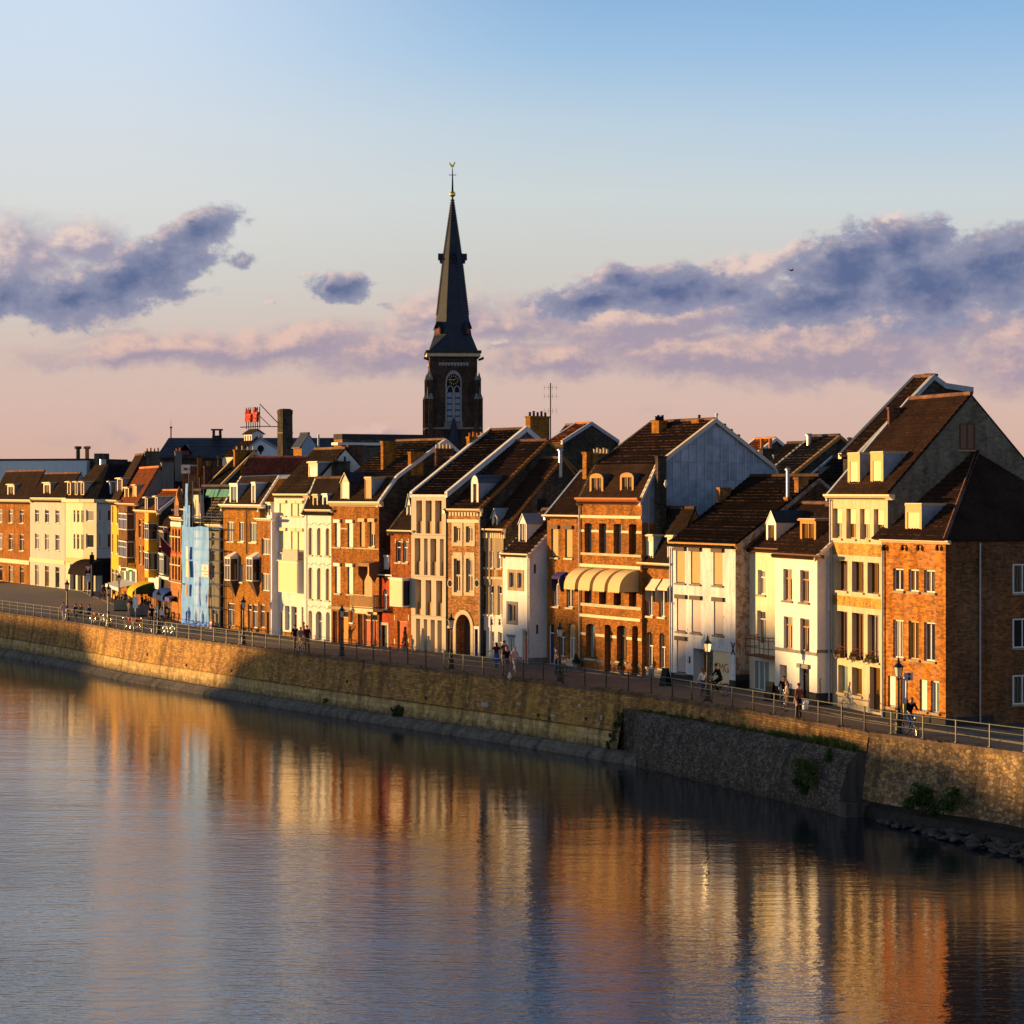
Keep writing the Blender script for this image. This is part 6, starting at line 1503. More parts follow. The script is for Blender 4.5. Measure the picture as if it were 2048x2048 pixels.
h = block('backyard_house', 'low dark tiled back house with a grey stone chimney beside the tall dormered roof', B6, 1450, 1800, 770, 156, side=BR('darkred'))
h.roof([(2080, 526)], T_DK, lverge=LEAD); h.finish(); h.chim(1558, 1562, 1712, 622, 830, plaster('grey chimney render', (.2, .2, .2)), inset=h.W * .7)
h = block('gable_house', 'distant house with red skylight roof and dark brick gable against the sky', B5, 470, 612, 650, 232, side=BR('dark'))
h.roof([(880, 475)], T_RD, verge=LEAD, lverge=LEAD, vw=.3); h.finish()
m = MB(); h.chim(800, 806, 884, 470, 500, BR('dark'), inset=h.W * .2)
h = block('far_ridge_house', 'sunlit ridge of a small house peeping over the distant gable', B5, 520, 640, 640, 245, side=BR('dark')); h.roof([(760, 488)], T_GR); h.finish()
h = block('back_roof_house', 'old brown roofed house with a lit verge behind the bay windowed brick house', B3, 560, 690, 832, 226, side=BR('dark'))
h.roof([(1003, 515)], T_DK, verge=TPAINT, lverge=TPAINT, vw=.25); h.finish(); h.chim(805, 820, 1032, 480, 620, BR('ochre'), inset=h.W * .3, pots=4, potm=CPAINT); h.chim(868, 880, 1082, 625, 770, BR('ochre'), inset=-.3); h.chim(520, 525, 605, 640, 790, BR('darkred'), inset=h.W, cap=True)
h = block('red_tile_house', 'dark red tiled long roof behind the bay windowed brick house', B3, 900, 1500, 700, 215, d=(.93, -.37), side=BR('darkred'), wall=BR('darkred'))
h.roof([(1560, 565)], tilemat('dark red tile', (.09, .03, .024))); h.finish()
h = block('clutter_house', 'flat roofed back house with roof terrace and chimneys left of the brewery', B3, 310, 700, 640, 232, d=(.93, -.37), wall=BR('darkred'), side=BR('dark')); h.depth = 7; h.finish()
for x0, xa, x1, yt, yb in ((455, 465, 495, 560, 740), (545, 555, 585, 590, 700), (648, 654, 668, 540, 660)): h.chim(x0, xa, x1, yt, yb, BR('ochre'), inset=h.W * .5)
m = MB(); u0, u1 = h.u(310), h.u(395); z0, z1 = h.z(350, 710), h.z(350, 625); m.box(u0, u1, -.2, 2, z0, z1, LEAD); m.box(u0 + .3, u1 - .3, -.22, -.19, z0 + .3, z1 - .3, G_DK); h.b(m, 'roof_hut')
# penthouse box
h = block('penthouse', 'boxy ochre brick rooftop penthouse with a white flat canopy', B4, 130, 205, 295, 224, wall=BR('ochre'), side=BR('grey'), cat='building'); h.depth = 9; h.ze = h.z(170, 270); h.finish()
m = MB(); v = -.6; m.box(h.u(105, v), h.W + .3, v, 6, h.ze - .55, h.ze - .3, WPAINT); h.b(m, 'canopy'); m = MB(); m.box(-.05, h.W + .05, -.05, 9, h.ze + .005, h.ze + .5, DARKPL); h.b(m, 'parapet')
# brewery: white gable facing us, cupola with red letters, tall stack
d_ = (.62, -.785); B = at(540, HZ, 262).to_2d()
h = House('brewery', 'old brewery with a white gable, a little cupola and red letters on top', B3, 700, 905, 545, ends=ends_b(300 + 830 / 4.83, 258, 300 + 700 / 4.83, (.55, -.835)), wall=plaster('brewery cream', (.70, .60, .42), .2), side=plaster('brewery white gable', (.66, .68, .72), .12), cat='building')
h.ze = h.z(760, 548)
h.roof([(1065, 372)], T_BR, verge=ZINCP, lverge=ZINCP, vw=.2, vh=.02, over=.1, back=[(1390, 560)]); h.finish()
v, D = h.at_u(1068, h.W); z = h.zu(1068, 470, h.W); m = MB(); m.tube((h.W + .01, v, z), (h.W + .05, v, z), .38, BLKPAINT, 20); m.box(h.W + .01, h.W + .05, v - .1, v + .1, z - .58, z - .3, BLKPAINT); h.b(m, 'round_vent', weld=False)
# cupola
inset = .9; uR = h.W - inset; va, _ = h.at_u(983, uR); vb, _ = h.at_u(1092, uR); z0, z1, zp = h.zu(983, 420, uR), h.zu(983, 325, uR), h.zu(1040, 278, uR); u0 = h.u(910, va); WG = plaster('brewery white gable', (.66, .68, .72))
m = MB(); m.box(u0, uR, va, vb, z0 - 1.5, z1, WPAINT); cp = h.b(m, 'cupola')
m = MB(); m.poly([(uR + .01, va, z0 - 1.4), (uR + .01, vb, z0 - 1.4), (uR + .01, vb, z1), (uR + .01, (va + vb) / 2, zp - .2), (uR + .01, va, z1)], WG); m.build('cupola_gable', cp)
m = MB(); vm = (va + vb) / 2
for sg, ve in ((-1, va - .2), (1, vb + .2)): m.poly([(u0 - .2, ve, z1 - .02), (uR + .2, ve, z1 - .02), (uR + .2, vm, zp), (u0 - .2, vm, zp)], T_BR); m.poly([(u0 - .2, ve, z1 - .08), (uR + .2, ve, z1 - .08), (uR + .2, vm, zp - .06), (u0 - .2, vm, zp - .06)], DARKZ); m.poly([(uR + .2, ve, z1 - .08), (uR + .2, vm, zp - .06), (uR + .2, vm, zp), (uR + .2, ve, z1 - .02)], DARKZ)
m.build('cupola_roof', cp, weld=False)
m = MB()
for q in range(3): a = u0 + (uR - u0) * (q + .28) / 3; m.box(a, a + (uR - u0) * .14, va - .03, va - .001, z0 + .2, z1 - .2, BRPAINT)
m.build('cupola_window', cp, weld=False)
# letters on a frame, along the ridge of the cupola
LT = simple('red sign letters', (.62, .07, .03), .5, var=.1); zb_ = zp + .75; ul = h.u(932, vm); ur = h.u(1060, vm)
m = MB(); m.tube((ul - 1.4, vm, zp + .25), (ur + .2, vm, zp + .25), .06, BLKPAINT, 5); m.tube((ur + .2, vm - .1, zp + .25), (ur + .2, vm + 2.6, zp + .25), .05, BLKPAINT, 5)
for q in range(7): u = ul + (ur - ul) * q / 6; m.tube((u, vm, zp), (u, vm, zb_ + 1.6), .05, BLKPAINT, 5)
m.tube((ur, vm, zb_ + 1.9), (ur, vm + 2.6, zp + .25), .05, BLKPAINT, 5); m.tube((ur, vm, zb_ + .6), (ur, vm + 1.3, zp + .25), .04, BLKPAINT, 5)
fr_ = h.b(m, 'sign_frame', weld=False)
for txt, uc, sz in (('Ridder', ul + (ur - ul) * .29, 2.0), ('Bier', ul + (ur - ul) * .84, 2.3)):
    text_obj(txt, sz, LT, fr_, Matrix.Translation((uc, vm - .18, zb_)) @ RX, .16, .12, .26)
h2 = h
st = empty('factory_chimney', 'tall square brick factory chimney beside the brewery', 'chimney', at(570, HZ, 250).xyz * 1); p = at(570, HZ, 250); st.location = (p.x, p.y, 0); st.rotation_euler = (0, 0, -.98)
zt = CAMZ + (980 - 820) * 250 / FPX; m = MB(); m.lathe([(1.0, 0), (.80, zt - .5), (.84, zt - .4), (.84, zt)], BR('dark'), 4, sq=True); m.build('stack', st)
m = MB(); m.lathe([(.7, zt + .002), (.6, zt + .12)], DARKPL, 4, sq=True); m.build('rim', st)
for q in (.55, .75, .88):
    m = MB(); r = 1.0 - .2 * q + .03; m.lathe([(r, zt * q), (r, zt * q + .15)], BOXBR, 4, sq=True); m.build('iron_band', st)
h = block('mansard_back_house', 'back house with yellow dormer panel and blue window frames right of the factory chimney', B3, 1385, 1465, 440, 240, wall=BR('ochre'), side=simple('blue grey cladding', (.30, .36, .46), .6))
h.roof([(1375 + 160, 335)], SLATE, tile=False); h.finish()
# church nave: long slate roof
NAVE = empty('church_nave', 'long dark blue slate church nave roof with a finial and small red dormer', 'church', (0, 0, 0)); D_ = 335
def XZ(x, y, D): p = at(x, y, D); return p.x, p.z
xl, zr = XZ(342, 876, D_); xe, zee = XZ(318, 918, D_ - 7); xr = XZ(856, 876, D_)[0]; ze = CAMZ + (980 - 912) * (D_ - 7) / FPX
zE = CAMZ + (980 - 913) * (D_ - 8) / FPX
m = MB(); m.box(xe, xr, D_ - 8, D_ + 8, -.2, zE, BR('church')); m.build('wall', NAVE)
m = MB(); a = [(xe - .3, D_ - 8.4, zE - .3), (xr, D_ - 8.4, zE - .3), (xr, D_, zr), (xl, D_, zr)]
m.poly(a, SLATE); m.poly([(xe - .3, D_ + 8.4, zE - .3), (xe - .3, D_ - 8.4, zE - .3), (xl, D_, zr)], SLATE); m.poly([(xr, D_ + 8.4, zE - .3), (xe - .3, D_ + 8.4, zE - .3), (xl, D_, zr), (xr, D_, zr)], SLATE)
tiles(m, (xe - .3, D_ - 8.4, zE - .28), (1, 0, 0), (0, 8.4, zr - zE + .3), xr - xe, math.hypot(8.4, zr - zE + .3), SLATE, kL=(xl - xe) / math.hypot(8.4, zr - zE), course=.6, tile=.6, lift=.03, amp=.004)
m.build('roof', NAVE, weld=False)
m = MB(); m.tube((xl, D_, zr), (xl, D_, zr + 1.4), .09, BLKPAINT, 6); m.tube((xl, D_, zr + 1.4), (xl, D_, zr + 2.6), .04, BLKPAINT, 5, .01); m.lathe([(.05, 0), (.22, .15), (.05, .3)], BLKPAINT, 8, (xl, D_, zr + 1.3)); m.build('finial', NAVE, weld=False)
x0, z0 = XZ(367, 910, D_ - 7); x1 = XZ(374, 910, D_ - 7)[0]; m = MB(); m.box(x0 - .3, x1 + .3, D_ - 7, D_ - 4, z0 - .6, z0 + .6, simple('red louvre', (.16, .04, .03), .7)); xm = (x0 + x1) / 2
for sg in (-1, 1): m.poly([(xm, D_ - 7.2, z0 + 1.5), (xm, D_ - 3, z0 + 1.5), (xm + sg * .8, D_ - 3, z0 + .45), (xm + sg * .8, D_ - 7.2, z0 + .45)], SLATE)
m.build('dormer', NAVE, weld=False)
xm, zt = XZ(434, 858, D_); m = MB(); m.box(xm - .6, xm + .6, D_ - .6, D_ + .6, zr - 1, zt - .9, BR('dark'))
for sx in (-1, 1):
    for sy in (-1, 1): m.box(xm + sx * .45 - .12, xm + sx * .45 + .12, D_ + sy * .45 - .12, D_ + sy * .45 + .12, zt - .9, zt - .2, BR('dark'))
m.box(xm - .75, xm + .75, D_ - .75, D_ + .75, zt - .2, zt, BR('dark')); m.build('chimney', NAVE, weld=False)
xm, zt = XZ(637, 869, D_ - 6); m = MB(); m.tube((xm, D_ - 6, zE), (xm, D_ - 6, zt), .14, METAL, 8); m.build('flue_pipe', NAVE)
# left: big white rear building and small chimneys
p0, p1 = at(-40, 980, 335), at(173, 980, 330)
RB = empty('rear_white_building', 'plain pale blue white tall rear building behind the corner building', 'building', (p0.x, p0.y, 0), math.atan2(p1.y - p0.y, p1.x - p0.x)); W = (p1 - p0).length
z1 = CAMZ + (980 - 921) * 332 / FPX; m = MB(); m.box(0, W, 0, 12, -.2, z1, plaster('pale blue render', (.50, .58, .64), .1)); m.build('wall', RB); m = MB(); m.box(-.1, W + .1, -.1, 12.1, z1 + .003, z1 + .25, DARKPL); m.build('coping', RB)
for x, mat in ((146, BR('dark')), (164, TERRA)):
    m = MB(); u = (x + 40) / 213 * W; m.lathe([(.28, 0), (.28, 1.3), (.5, 1.35), (.5, 1.7)], mat, 8, (u, 1.5, z1 + .25)); m.build('flue_pipe', RB)
m = MB(); m.box(W + .01, W + 4.2, 1, 10, -.2, z1 - .1, BR('dark')); m.build('annex', RB)
ch = MB(); x0, x1 = (188 + 40) / 213 * W, (207 + 40) / 213 * W; ch.box(x0, x1, 0, 1.6, 3, CAMZ + (980 - 907) * 330 / FPX, BR('grey')); ch.build('chimney', RB)

# left end of the frame: two more houses beyond the corner building
for q, (nm, lb, p, r_, x0, x1, wm, ey, apx, wx) in enumerate((('grey_white_house', 'tall greyish white house left of the white corner building', (-61.1, 307.4), (-54.2, 294), -258, 47, plaster('grey white plaster', (.46, .44, .40), .2), 640, (180, 420), [(-215, -180), (-130, -95), (-40, -5)]), ('left_brick_house', 'brown brick house at the left end of the square', (-69.4, 323.4), (-61.2, 307.6), -570, -258, BR('brown'), 655, (-130, 400), [(-530, -495), (-440, -405), (-345, -310)]))):
    h = House(nm, lb, R1, x0, x1, ey, ends=(p, r_), wall=wm, side=simple('blue grey gable', (.30, .34, .38), .9))
    for y0, y1 in ((725, 835), (930, 1065)): h.win('win', wx, y0, y1, WPAINT, [G_CU, G_DK, G_TN], 2, .3, sill=STONE)
    h.win('win', wx, 1200, 1400, TPAINT, [G_DK, G_CU], 1, .25)
    h.course(1150, 1185, CPAINT, None, .08); h.cornice(x0, x1, ey - 16, ey + 10, CPAINT, .4); h.roof([apx], T_BR); h.finish()
    h.dormer(wx[1][0] - 12, wx[1][1] + 12, ey - 140, ey - 40, 'flat', CPAINT, ZINCP, LEAD, nv=2, pane=G_CU, over=.15)
# ------------------------------------------------------------------ the church tower
D_ = 322; K = D_ / FPX; cx = (905 - 1024) * K
TW = empty('church_tower', 'dark brick church tower with a clock, tall slate spire and golden weathercock', 'church tower', (cx, D_, 0), math.radians(4)); CB = BR('church')
def hz(y): return CAMZ + (HZ - y) * K
zb1, zc, ztop = hz(856), hz(714), hz(392)
def px_(n): return n * K
m = MB(); m.box(-px_(52), px_(52), -px_(52), px_(52), -.2, zb1, CB); m.box(-px_(47), px_(47), -px_(47), px_(47), zb1, zc, CB); m.build('shaft', TW)
m = MB(); m.box(-px_(56), px_(56), -px_(56), px_(56), zb1 - .25, zb1, GREYST); m.build('ledge', TW); m = MB(); m.box(-px_(53), px_(53), -px_(53), px_(53), zc - .1, zc + .35, STONE); m.box(-px_(55), px_(55), -px_(55), px_(55), zc + .352, zc + .7, DARKPL); m.build('cornice', TW, weld=False)
for sx in (-1, 1):
    for sy in (-1, 1):
        m = MB(); c = px_(45); za, zb = hz(800), hz(762)
        for ax in (0, 1):
            for (w0, o0, z0_, z1_) in ((px_(9), px_(11), 0, za), (px_(7), px_(7.5), za + .001, zb)):
                x0, x1 = (c - w0 * .5, c + w0 * .5), (px_(47), px_(47) + o0)
                A_, B_ = (x0, x1) if ax == 0 else (x1, x0)
                X = sorted((sx * A_[0], sx * A_[1])); Y = sorted((sy * B_[0], sy * B_[1])); m.box(X[0], X[1], Y[0], Y[1], z0_ - .2, z1_, CB)
                ym = 0.0; X0, X1, Y0, Y1 = X[0] - .05, X[1] + .05, Y[0] - .05, Y[1] + .05; xm_, ym_ = (X0 + X1) / 2, (Y0 + Y1) / 2
                m.poly([(X0, Y0, z1_), (X1, Y0, z1_), (xm_, ym_, z1_ + 1.1)], GREYST); m.poly([(X1, Y0, z1_), (X1, Y1, z1_), (xm_, ym_, z1_ + 1.1)], GREYST); m.poly([(X1, Y1, z1_), (X0, Y1, z1_), (xm_, ym_, z1_ + 1.1)], GREYST); m.poly([(X0, Y1, z1_), (X0, Y0, z1_), (xm_, ym_, z1_ + 1.1)], GREYST)
        m.tube((sx * (c + px_(6)), sy * (c + px_(6)), za), (sx * (c + px_(6)), sy * (c + px_(6)), za + 1.6), .14, GREYST, 6, .05)
        m.build('buttress', TW, weld=False)
for sx in (-1, 1):
    m = MB(); m.tube((sx * px_(50), -px_(50), hz(722)), (sx * px_(57), -px_(57), hz(720)), .16, CB, 6); m.lathe([(.1, 0), (.2, .15), (.1, .35)], CB, 8, (sx * px_(57), -px_(57), hz(722))); m.build('gargoyle', TW, weld=False)
F = -px_(47)
def tower_face(rot):
    Mx = Matrix.Rotation(rot, 4, 'Z')
    m = MB(); zs, zp, zsill = hz(768), hz(743), hz(846); hw = px_(16); T = 10
    def arc(hw_, top):      # pointed arch outline
        pts = [(-hw_, zsill), (-hw_, zs)]
        for i in range(1, T): t = i / T; pts.append((-hw_ * math.cos(t * PI / 2) ** 1.1, zs + (top - zs) * math.sin(t * PI / 2) ** .92))
        pts.append((0, top)); r = [(-x, z) for x, z in pts[:-1]][::-1]; return pts + r
    o_, i_ = arc(hw, zp), arc(hw * .84, zp - .6)
    for k in range(len(o_) - 1):
        q = [o_[k], o_[k + 1], i_[k + 1], i_[k]]; m.poly([(x, F - .16, z) for x, z in q], GREYL); m.poly([(o_[k][0], F, o_[k][1]), (o_[k + 1][0], F, o_[k + 1][1]), (o_[k + 1][0], F - .16, o_[k + 1][1]), (o_[k][0], F - .16, o_[k][1])], GREYL)
        m.poly([(i_[k][0], F - .02, i_[k][1]), (i_[k + 1][0], F - .02, i_[k + 1][1]), (i_[k + 1][0], F - .16, i_[k + 1][1]), (i_[k][0], F - .16, i_[k][1])], GREYL)
    m.box(-hw * 1.15, hw * 1.15, F - .3, F, hz(856), zsill, GREYST); m.box(-.16, .16, F - .14, F - .03, zsill, hz(778), GREYL)
    for sx in (-1, 1):
        for i in range(8):
            t0, t1 = i / 8, (i + 1) / 8; f = lambda t: (sx * hw * .42 + hw * .40 * math.cos(PI * t), hz(786) + (hz(774) - hz(786)) * math.sin(PI * t)); a, b = f(t0), f(t1)
            m.tube((a[0], F - .09, a[1]), (b[0], F - .09, b[1]), .09, GREYL, 5)
    fr = m.build('belfry_window', TW, Mx, weld=False)
    m = MB(); m.poly([(x, F - .02, z) for x, z in i_], BLKPAINT); m.build('dark_panel', fr)
    for sx in (-1, 1):
        m = MB()
        for q in range(5): z0_ = zsill + .1 + q * (hz(786) - zsill) / 5; m.box(min(sx * .2, sx * hw * .8), max(sx * .2, sx * hw * .8), F - .06, F - .03, z0_, z0_ + (hz(786) - zsill) / 5 - .16, G_BL)
        m.build('pane', fr, weld=False)
    c = (0, F - .1, hz(762)); R_ = px_(12)
    m = MB(); m.tube((0, F - .1, c[2]), (0, F - .19, c[2]), R_, BLKPAINT, 24); cl = m.build('clock', TW, Mx)
    m = MB(); GOLD = simple('gilded clock numerals', (.62, .46, .16), .35, .6)
    for q in range(12):
        t = q * PI / 6; a = Vector((math.sin(t), 0, math.cos(t))); m.tube(Vector((0, F - .21, c[2])) + a * R_ * .55, Vector((0, F - .21, c[2])) + a * R_ * .85, .036, GOLD, 4)
    m.build('hour_marks', cl, weld=False)
    m = MB(); o = Vector((0, F - .23, c[2]))
    for ang, L in ((-88, .8), (58, .55)): a = Vector((math.sin(math.radians(ang)), 0, math.cos(math.radians(ang)))); m.tube(o - a * R_ * .12, o + a * R_ * L, .038, GOLD, 4)
    m.build('clock_hands', cl, weld=False)
    m = MB(); za = hz(731); n = 10
    m.box(-px_(30), px_(30), F - .12, F - .001, za, za + .22, GREYL)
    for q in range(n): u = -px_(30) + px_(60) * (q + .5) / n; m.box(u - .12, u + .12, F - .1, F - .001, za - .22, za, GREYL)
    m.build('frieze', TW, Mx, weld=False)
GREYL = plaster('light grey stone', (.30, .28, .27), .2)
for r in (0, -PI / 2): tower_face(r)
# stair turret in front
m = MB(); m.lathe([(px_(12.5), 0), (px_(12.5), hz(885)), (px_(13.5), hz(885) + .05), (px_(9), hz(868)), (.05, hz(836))], SLATE, 8, (0, F - px_(8), 0)); m.lathe([(px_(12.7), 0), (px_(12.7), hz(886))], CB, 8, (0, F - px_(8), 0)); m.build('stair_turret', TW, weld=False)
# spire: square foot broached to an octagon
m = MB(); zf, zo = zc + .7, hz(672); half = px_(48); ro_ = px_(40.5)
SQ = [(-half, -half), (0, -half), (half, -half), (half, 0), (half, half), (0, half), (-half, half), (-half, 0)]
OC = [(ro_ * math.cos(PI / 8 + i * PI / 4), ro_ * math.sin(PI / 8 + i * PI / 4)) for i in range(8)]
f4 = [((-half, -half), (half, -half), OC[5], OC[4]) if 0 else None]
oc = lambda a: (ro_ * math.cos(math.radians(a)), ro_ * math.sin(math.radians(a)))
cor = {(-1, -1): (-half, -half), (1, -1): (half, -half), (1, 1): (half, half), (-1, 1): (-half, half)}
zz = lambda p, z: (p[0], p[1], z)
faces = [(cor[-1, -1], cor[1, -1], oc(-67.5), oc(-112.5)), (cor[1, -1], cor[1, 1], oc(22.5), oc(-22.5)), (cor[1, 1], cor[-1, 1], oc(112.5), oc(67.5)), (cor[-1, 1], cor[-1, -1], oc(202.5), oc(157.5))]
for a, b, c, d in faces: m.poly([zz(a, zf), zz(b, zf), zz(c, zo), zz(d, zo)], SLATE)
for k_, a0, a1 in ((cor[1, -1], -67.5, -22.5), (cor[1, 1], 22.5, 67.5), (cor[-1, 1], 112.5, 157.5), (cor[-1, -1], 202.5, 247.5)): m.poly([zz(k_, zf), zz(oc(a1), zo), zz(oc(a0), zo)], SLATE)
rr = [(ro_, zo), (px_(35), hz(636)), (px_(20), hz(515)), (.08, ztop)]
for (ra, za), (rb, zb) in zip(rr, rr[1:]):
    for i in range(8):
        a0, a1 = math.radians(22.5 + 45 * i), math.radians(67.5 + 45 * i)
        m.poly([(ra * math.cos(a0), ra * math.sin(a0), za), (ra * math.cos(a1), ra * math.sin(a1), za), (rb * math.cos(a1), rb * math.sin(a1), zb), (rb * math.cos(a0), rb * math.sin(a0), zb)], SLATE)
sp = m.build('spire', TW)
m = MB()
for q in range(46):
    f = .15 + .83 * q / 46
    for i in range(8):
        a = math.radians(22.5 + 45 * i); z = zo + (ztop - zo) * f; r = np.interp(z, [p[1] for p in rr], [p[0] for p in rr]); m.lathe([(.05, 0), (.11, .12), (.03, .25)], SLATE, 4, (r * math.cos(a), r * math.sin(a), z))
m.build('crocket', sp, weld=False).__setitem__('kind', 'stuff')
def spire_dormer(ang, y, w, hgt, mat):
    z = hz(y); r = np.interp(z, [p[1] for p in rr], [p[0] for p in rr]) * math.cos(PI / 8); m = MB(); Mx = Matrix.Rotation(ang, 4, 'Z')
    m.box(r - .9, r + .35, -w / 2, w / 2, z, z + hgt, SLATE); m.box(r + .351, r + .38, -w * .3, w * .3, z + .15, z + hgt - .1, mat)
    for sg in (-1, 1): m.poly([(r - 1.2, 0, z + hgt + w * 1.1), (r + .6, 0, z + hgt + w * 1.1), (r + .6, sg * w * .72, z + hgt - .15), (r - 1.2, sg * w * .72, z + hgt - .15)], SLATE)
    m.poly([(r + .36, -w / 2, z + hgt), (r + .36, w / 2, z + hgt), (r + .36, 0, z + hgt + w * .95)], SLATE); m.build('spire_dormer', TW, Mx, weld=False)
RL = simple('red louvre board', (.34, .06, .03), .7)
for a in (-135, -45, 45, 135): spire_dormer(math.radians(a), 670, px_(11), px_(13), RL)
for a in (-90, 0, 90, 180): spire_dormer(math.radians(a), 527, px_(10), px_(9), BLKPAINT)
m = MB(); m.lathe([(.1, 0), (.42, .3), (.42, .55), (.1, .9)], simple('gilded metal', (.70, .48, .12), .3, .8), 12, (0, 0, ztop - .2)); m.build('gilded_ball', TW)
m = MB(); m.tube((0, 0, ztop), (0, 0, hz(336)), .16, BLKPAINT, 6, .05); m.tube((-.5, 0, hz(350)), (.5, 0, hz(350)), .05, METAL, 5); m.build('spire_rod', TW, weld=False)
zk = hz(336); G2 = MATS['gilded metal']; m = MB()
cock = [(-.15, .1), (-.55, .5), (-.85, 1.15), (-.62, 1.25), (-.35, .85), (0, .7), (.28, .95), (.32, 1.3), (.55, 1.35), (.78, 1.12), (.52, .9), (.45, .5), (.2, .12)]
cock = [(x * .55, z * .6) for x, z in cock]; n = len(cock)
for y in (-.07, .07): m.poly([(x, y, zk + z) for x, z in cock], G2)
for i in range(n): (a, b), (c, d) = cock[i], cock[(i + 1) % n]; m.poly([(a, -.07, zk + b), (c, -.07, zk + d), (c, .07, zk + d), (a, .07, zk + b)], G2)
m.build('weathercock', TW, normals=True)
# ------------------------------------------------------------------ scaffold with blue netting
def netmat(name, c, alpha):
    m, nt, b = newmat(name); t = nt.nodes.new('ShaderNodeTexCoord'); n = noise(nt, t.outputs['Object'], 1.4, 5, .6)
    col = mixn(nt, 1, c4(c), ramp_node(nt, n, [(.3, (.7, .75, .8, 1)), (.7, (1.25, 1.2, 1.15, 1))]), 'MULTIPLY'); nt.links.new(col, b.inputs['Base Color']); b.inputs['Roughness'].default_value = .8
    tr = nt.nodes.new('ShaderNodeBsdfTransparent'); mx = nt.nodes.new('ShaderNodeMixShader'); mx.inputs[0].default_value = alpha
    out = nt.nodes['Material Output']; nt.links.new(tr.outputs[0], mx.inputs[1]); nt.links.new(b.outputs[0], mx.inputs[2]); nt.links.new(mx.outputs[0], out.inputs[0]); return m
NET = netmat('blue scaffold net', (.12, .40, .98), .70); NET2 = netmat('bright blue sheet', (.02, .20, .85), .97); STEEL = simple('scaffold tube', (.34, .32, .28), .5, .4)
h = House('scaffold', 'steel scaffold hung with pale blue debris netting in front of the stone house', R10, 137, 560, 620, off=-.85, wall=WHITE, cat='scaffold')
def sx(x, v=0): return h.u(x, v)
def szz(x, y, v=0): return h.z(x, y, v)
m = MB()
ux = [137, 165, 205, 250, 340, 437, 545]; tops = [610, 270, 20, 130, 240, 600, 640]
for i, (x, y) in enumerate(zip(ux, tops)):
    for v in (0, 1.0):
        u = sx(x); m.tube((u, v, 0), (u, v, szz(x, y) - v * .5), .03, STEEL, 6)
h.b(m, 'standard', weld=False)
lifts = [890, 1010, 1270, 1530]; m = MB(); LED_ = simple('blue ledger tube', (.05, .10, .22), .5)
for y in [650, 770] + lifts:
    z = szz(490, y)
    for v in (-.02, 1.0): m.tube((sx(137), v, z), (sx(550), v, z), .028, LED_, 6); m.tube((sx(137), v, z + 1.0), (sx(550), v, z + 1.0), .02, LED_, 6)
    m.box(sx(137), sx(548), .08, .45, z - .07, z - .03, simple('scaffold board', (.20, .15, .09), .8))
m.tube((sx(440), -.04, szz(440, 1190)), (sx(545), -.04, szz(545, 1320)), .04, LED_, 6); h.b(m, 'ledger', weld=False)
rs = np.random.RandomState(5)
def net(x0, x1, yt, yb, mat, v=-.12, n=26, k=22, amp=.07, name='netting'):
    m = MB(); u0, u1 = sx(x0, v), sx(x1, v); xm = (x0 + x1) / 2; ph = rs.rand(6) * 6
    V, F = [], []; amp *= min(1, (x1 - x0) / 80)
    for j in range(k + 1):
        for i in range(n + 1):
            f, g = i / n, j / k; u = u0 + (u1 - u0) * f; top = szz(xm, yt, v) + (.06 if x1 - x0 > 60 else .01) * math.sin(f * 9 + ph[0]) * (1 - g); bot = szz(xm, yb, v) + .15 * math.sin(f * 13 + ph[1])
            z = top + (bot - top) * g; o = amp * (.5 * math.sin(f * 14 + ph[2] + g * 2) + .4 * math.sin(g * 17 + ph[3]) + .35 * math.sin(f * 33 + g * 9 + ph[4]))
            V.append((u, v - .1 + o, z))
    for j in range(k):
        for i in range(n): a = j * (n + 1) + i; F.append((a, a + 1, a + n + 2, a + n + 1))
    m.arr(V, F, mat); return h.b(m, name, smooth=True)
net(138, 440, 625, 1740, NET, n=70); net(180, 208, 150, 640, NET, n=6, v=-.08); net(214, 232, 390, 640, NET, n=5, v=-.08); net(160, 178, 400, 640, NET, n=5, v=-.08)
net(140, 440, 1690, 1745, NET2, v=-.22, k=3); net(325, 445, 1740, 1800, NET2, v=-.25, k=4, amp=.3); net(328, 337, 1180, 1500, NET2, v=-.2, n=3); net(176, 188, 1560, 1700, NET2, v=-.2, n=3)
for x0, x1, y0, y1, mat in ((176, 200, 845, 985, SHUT_W), (176, 204, 1000, 1180, SHUT_C), (172, 188, 1260, 1390, simple('orange board', (.65, .17, .03), .6))):
    m = MB(); v = -.5; m.box(sx(x0, v), sx(x1, v), v, v + .04, szz(x0, y1, v), szz(x0, y0, v), mat); h.b(m, 'loose_board')
v = -.45; m = MB(); SG = simple('faded sign board', (.60, .50, .50), .6, var=.06); u0, u1, z0, z1 = sx(348, v), sx(424, v), szz(386, 1180, v), szz(386, 1045, v); m.box(u0, u1, v, v + .04, z0, z1, SG); sb = h.b(m, 'sign_board')
m = MB(); SR = simple('dull red print', (.30, .07, .06), .6); um = (u0 + u1) / 2; H_ = z1 - z0
for q, (a, b, f) in enumerate(((-.10, .10, .70), (-.14, .14, .62), (-.55, .55, .42), (-.2, .5, .18))): m.box(um + a * (u1 - u0) * .8, um + b * (u1 - u0) * .8, v - .012, v - .001, z0 + H_ * f, z0 + H_ * (f + .05), SR)
m.tube((um, v - .006, z0 + H_ * .8), (um, v - .012, z0 + H_ * .8), H_ * .07, SR, 10); m.build('sign_print', sb, weld=False)
m = MB(); v = -.4; u0, u1 = sx(438, v), sx(462, v); z0, z1 = szz(450, 1760, v), szz(450, 1650, v)
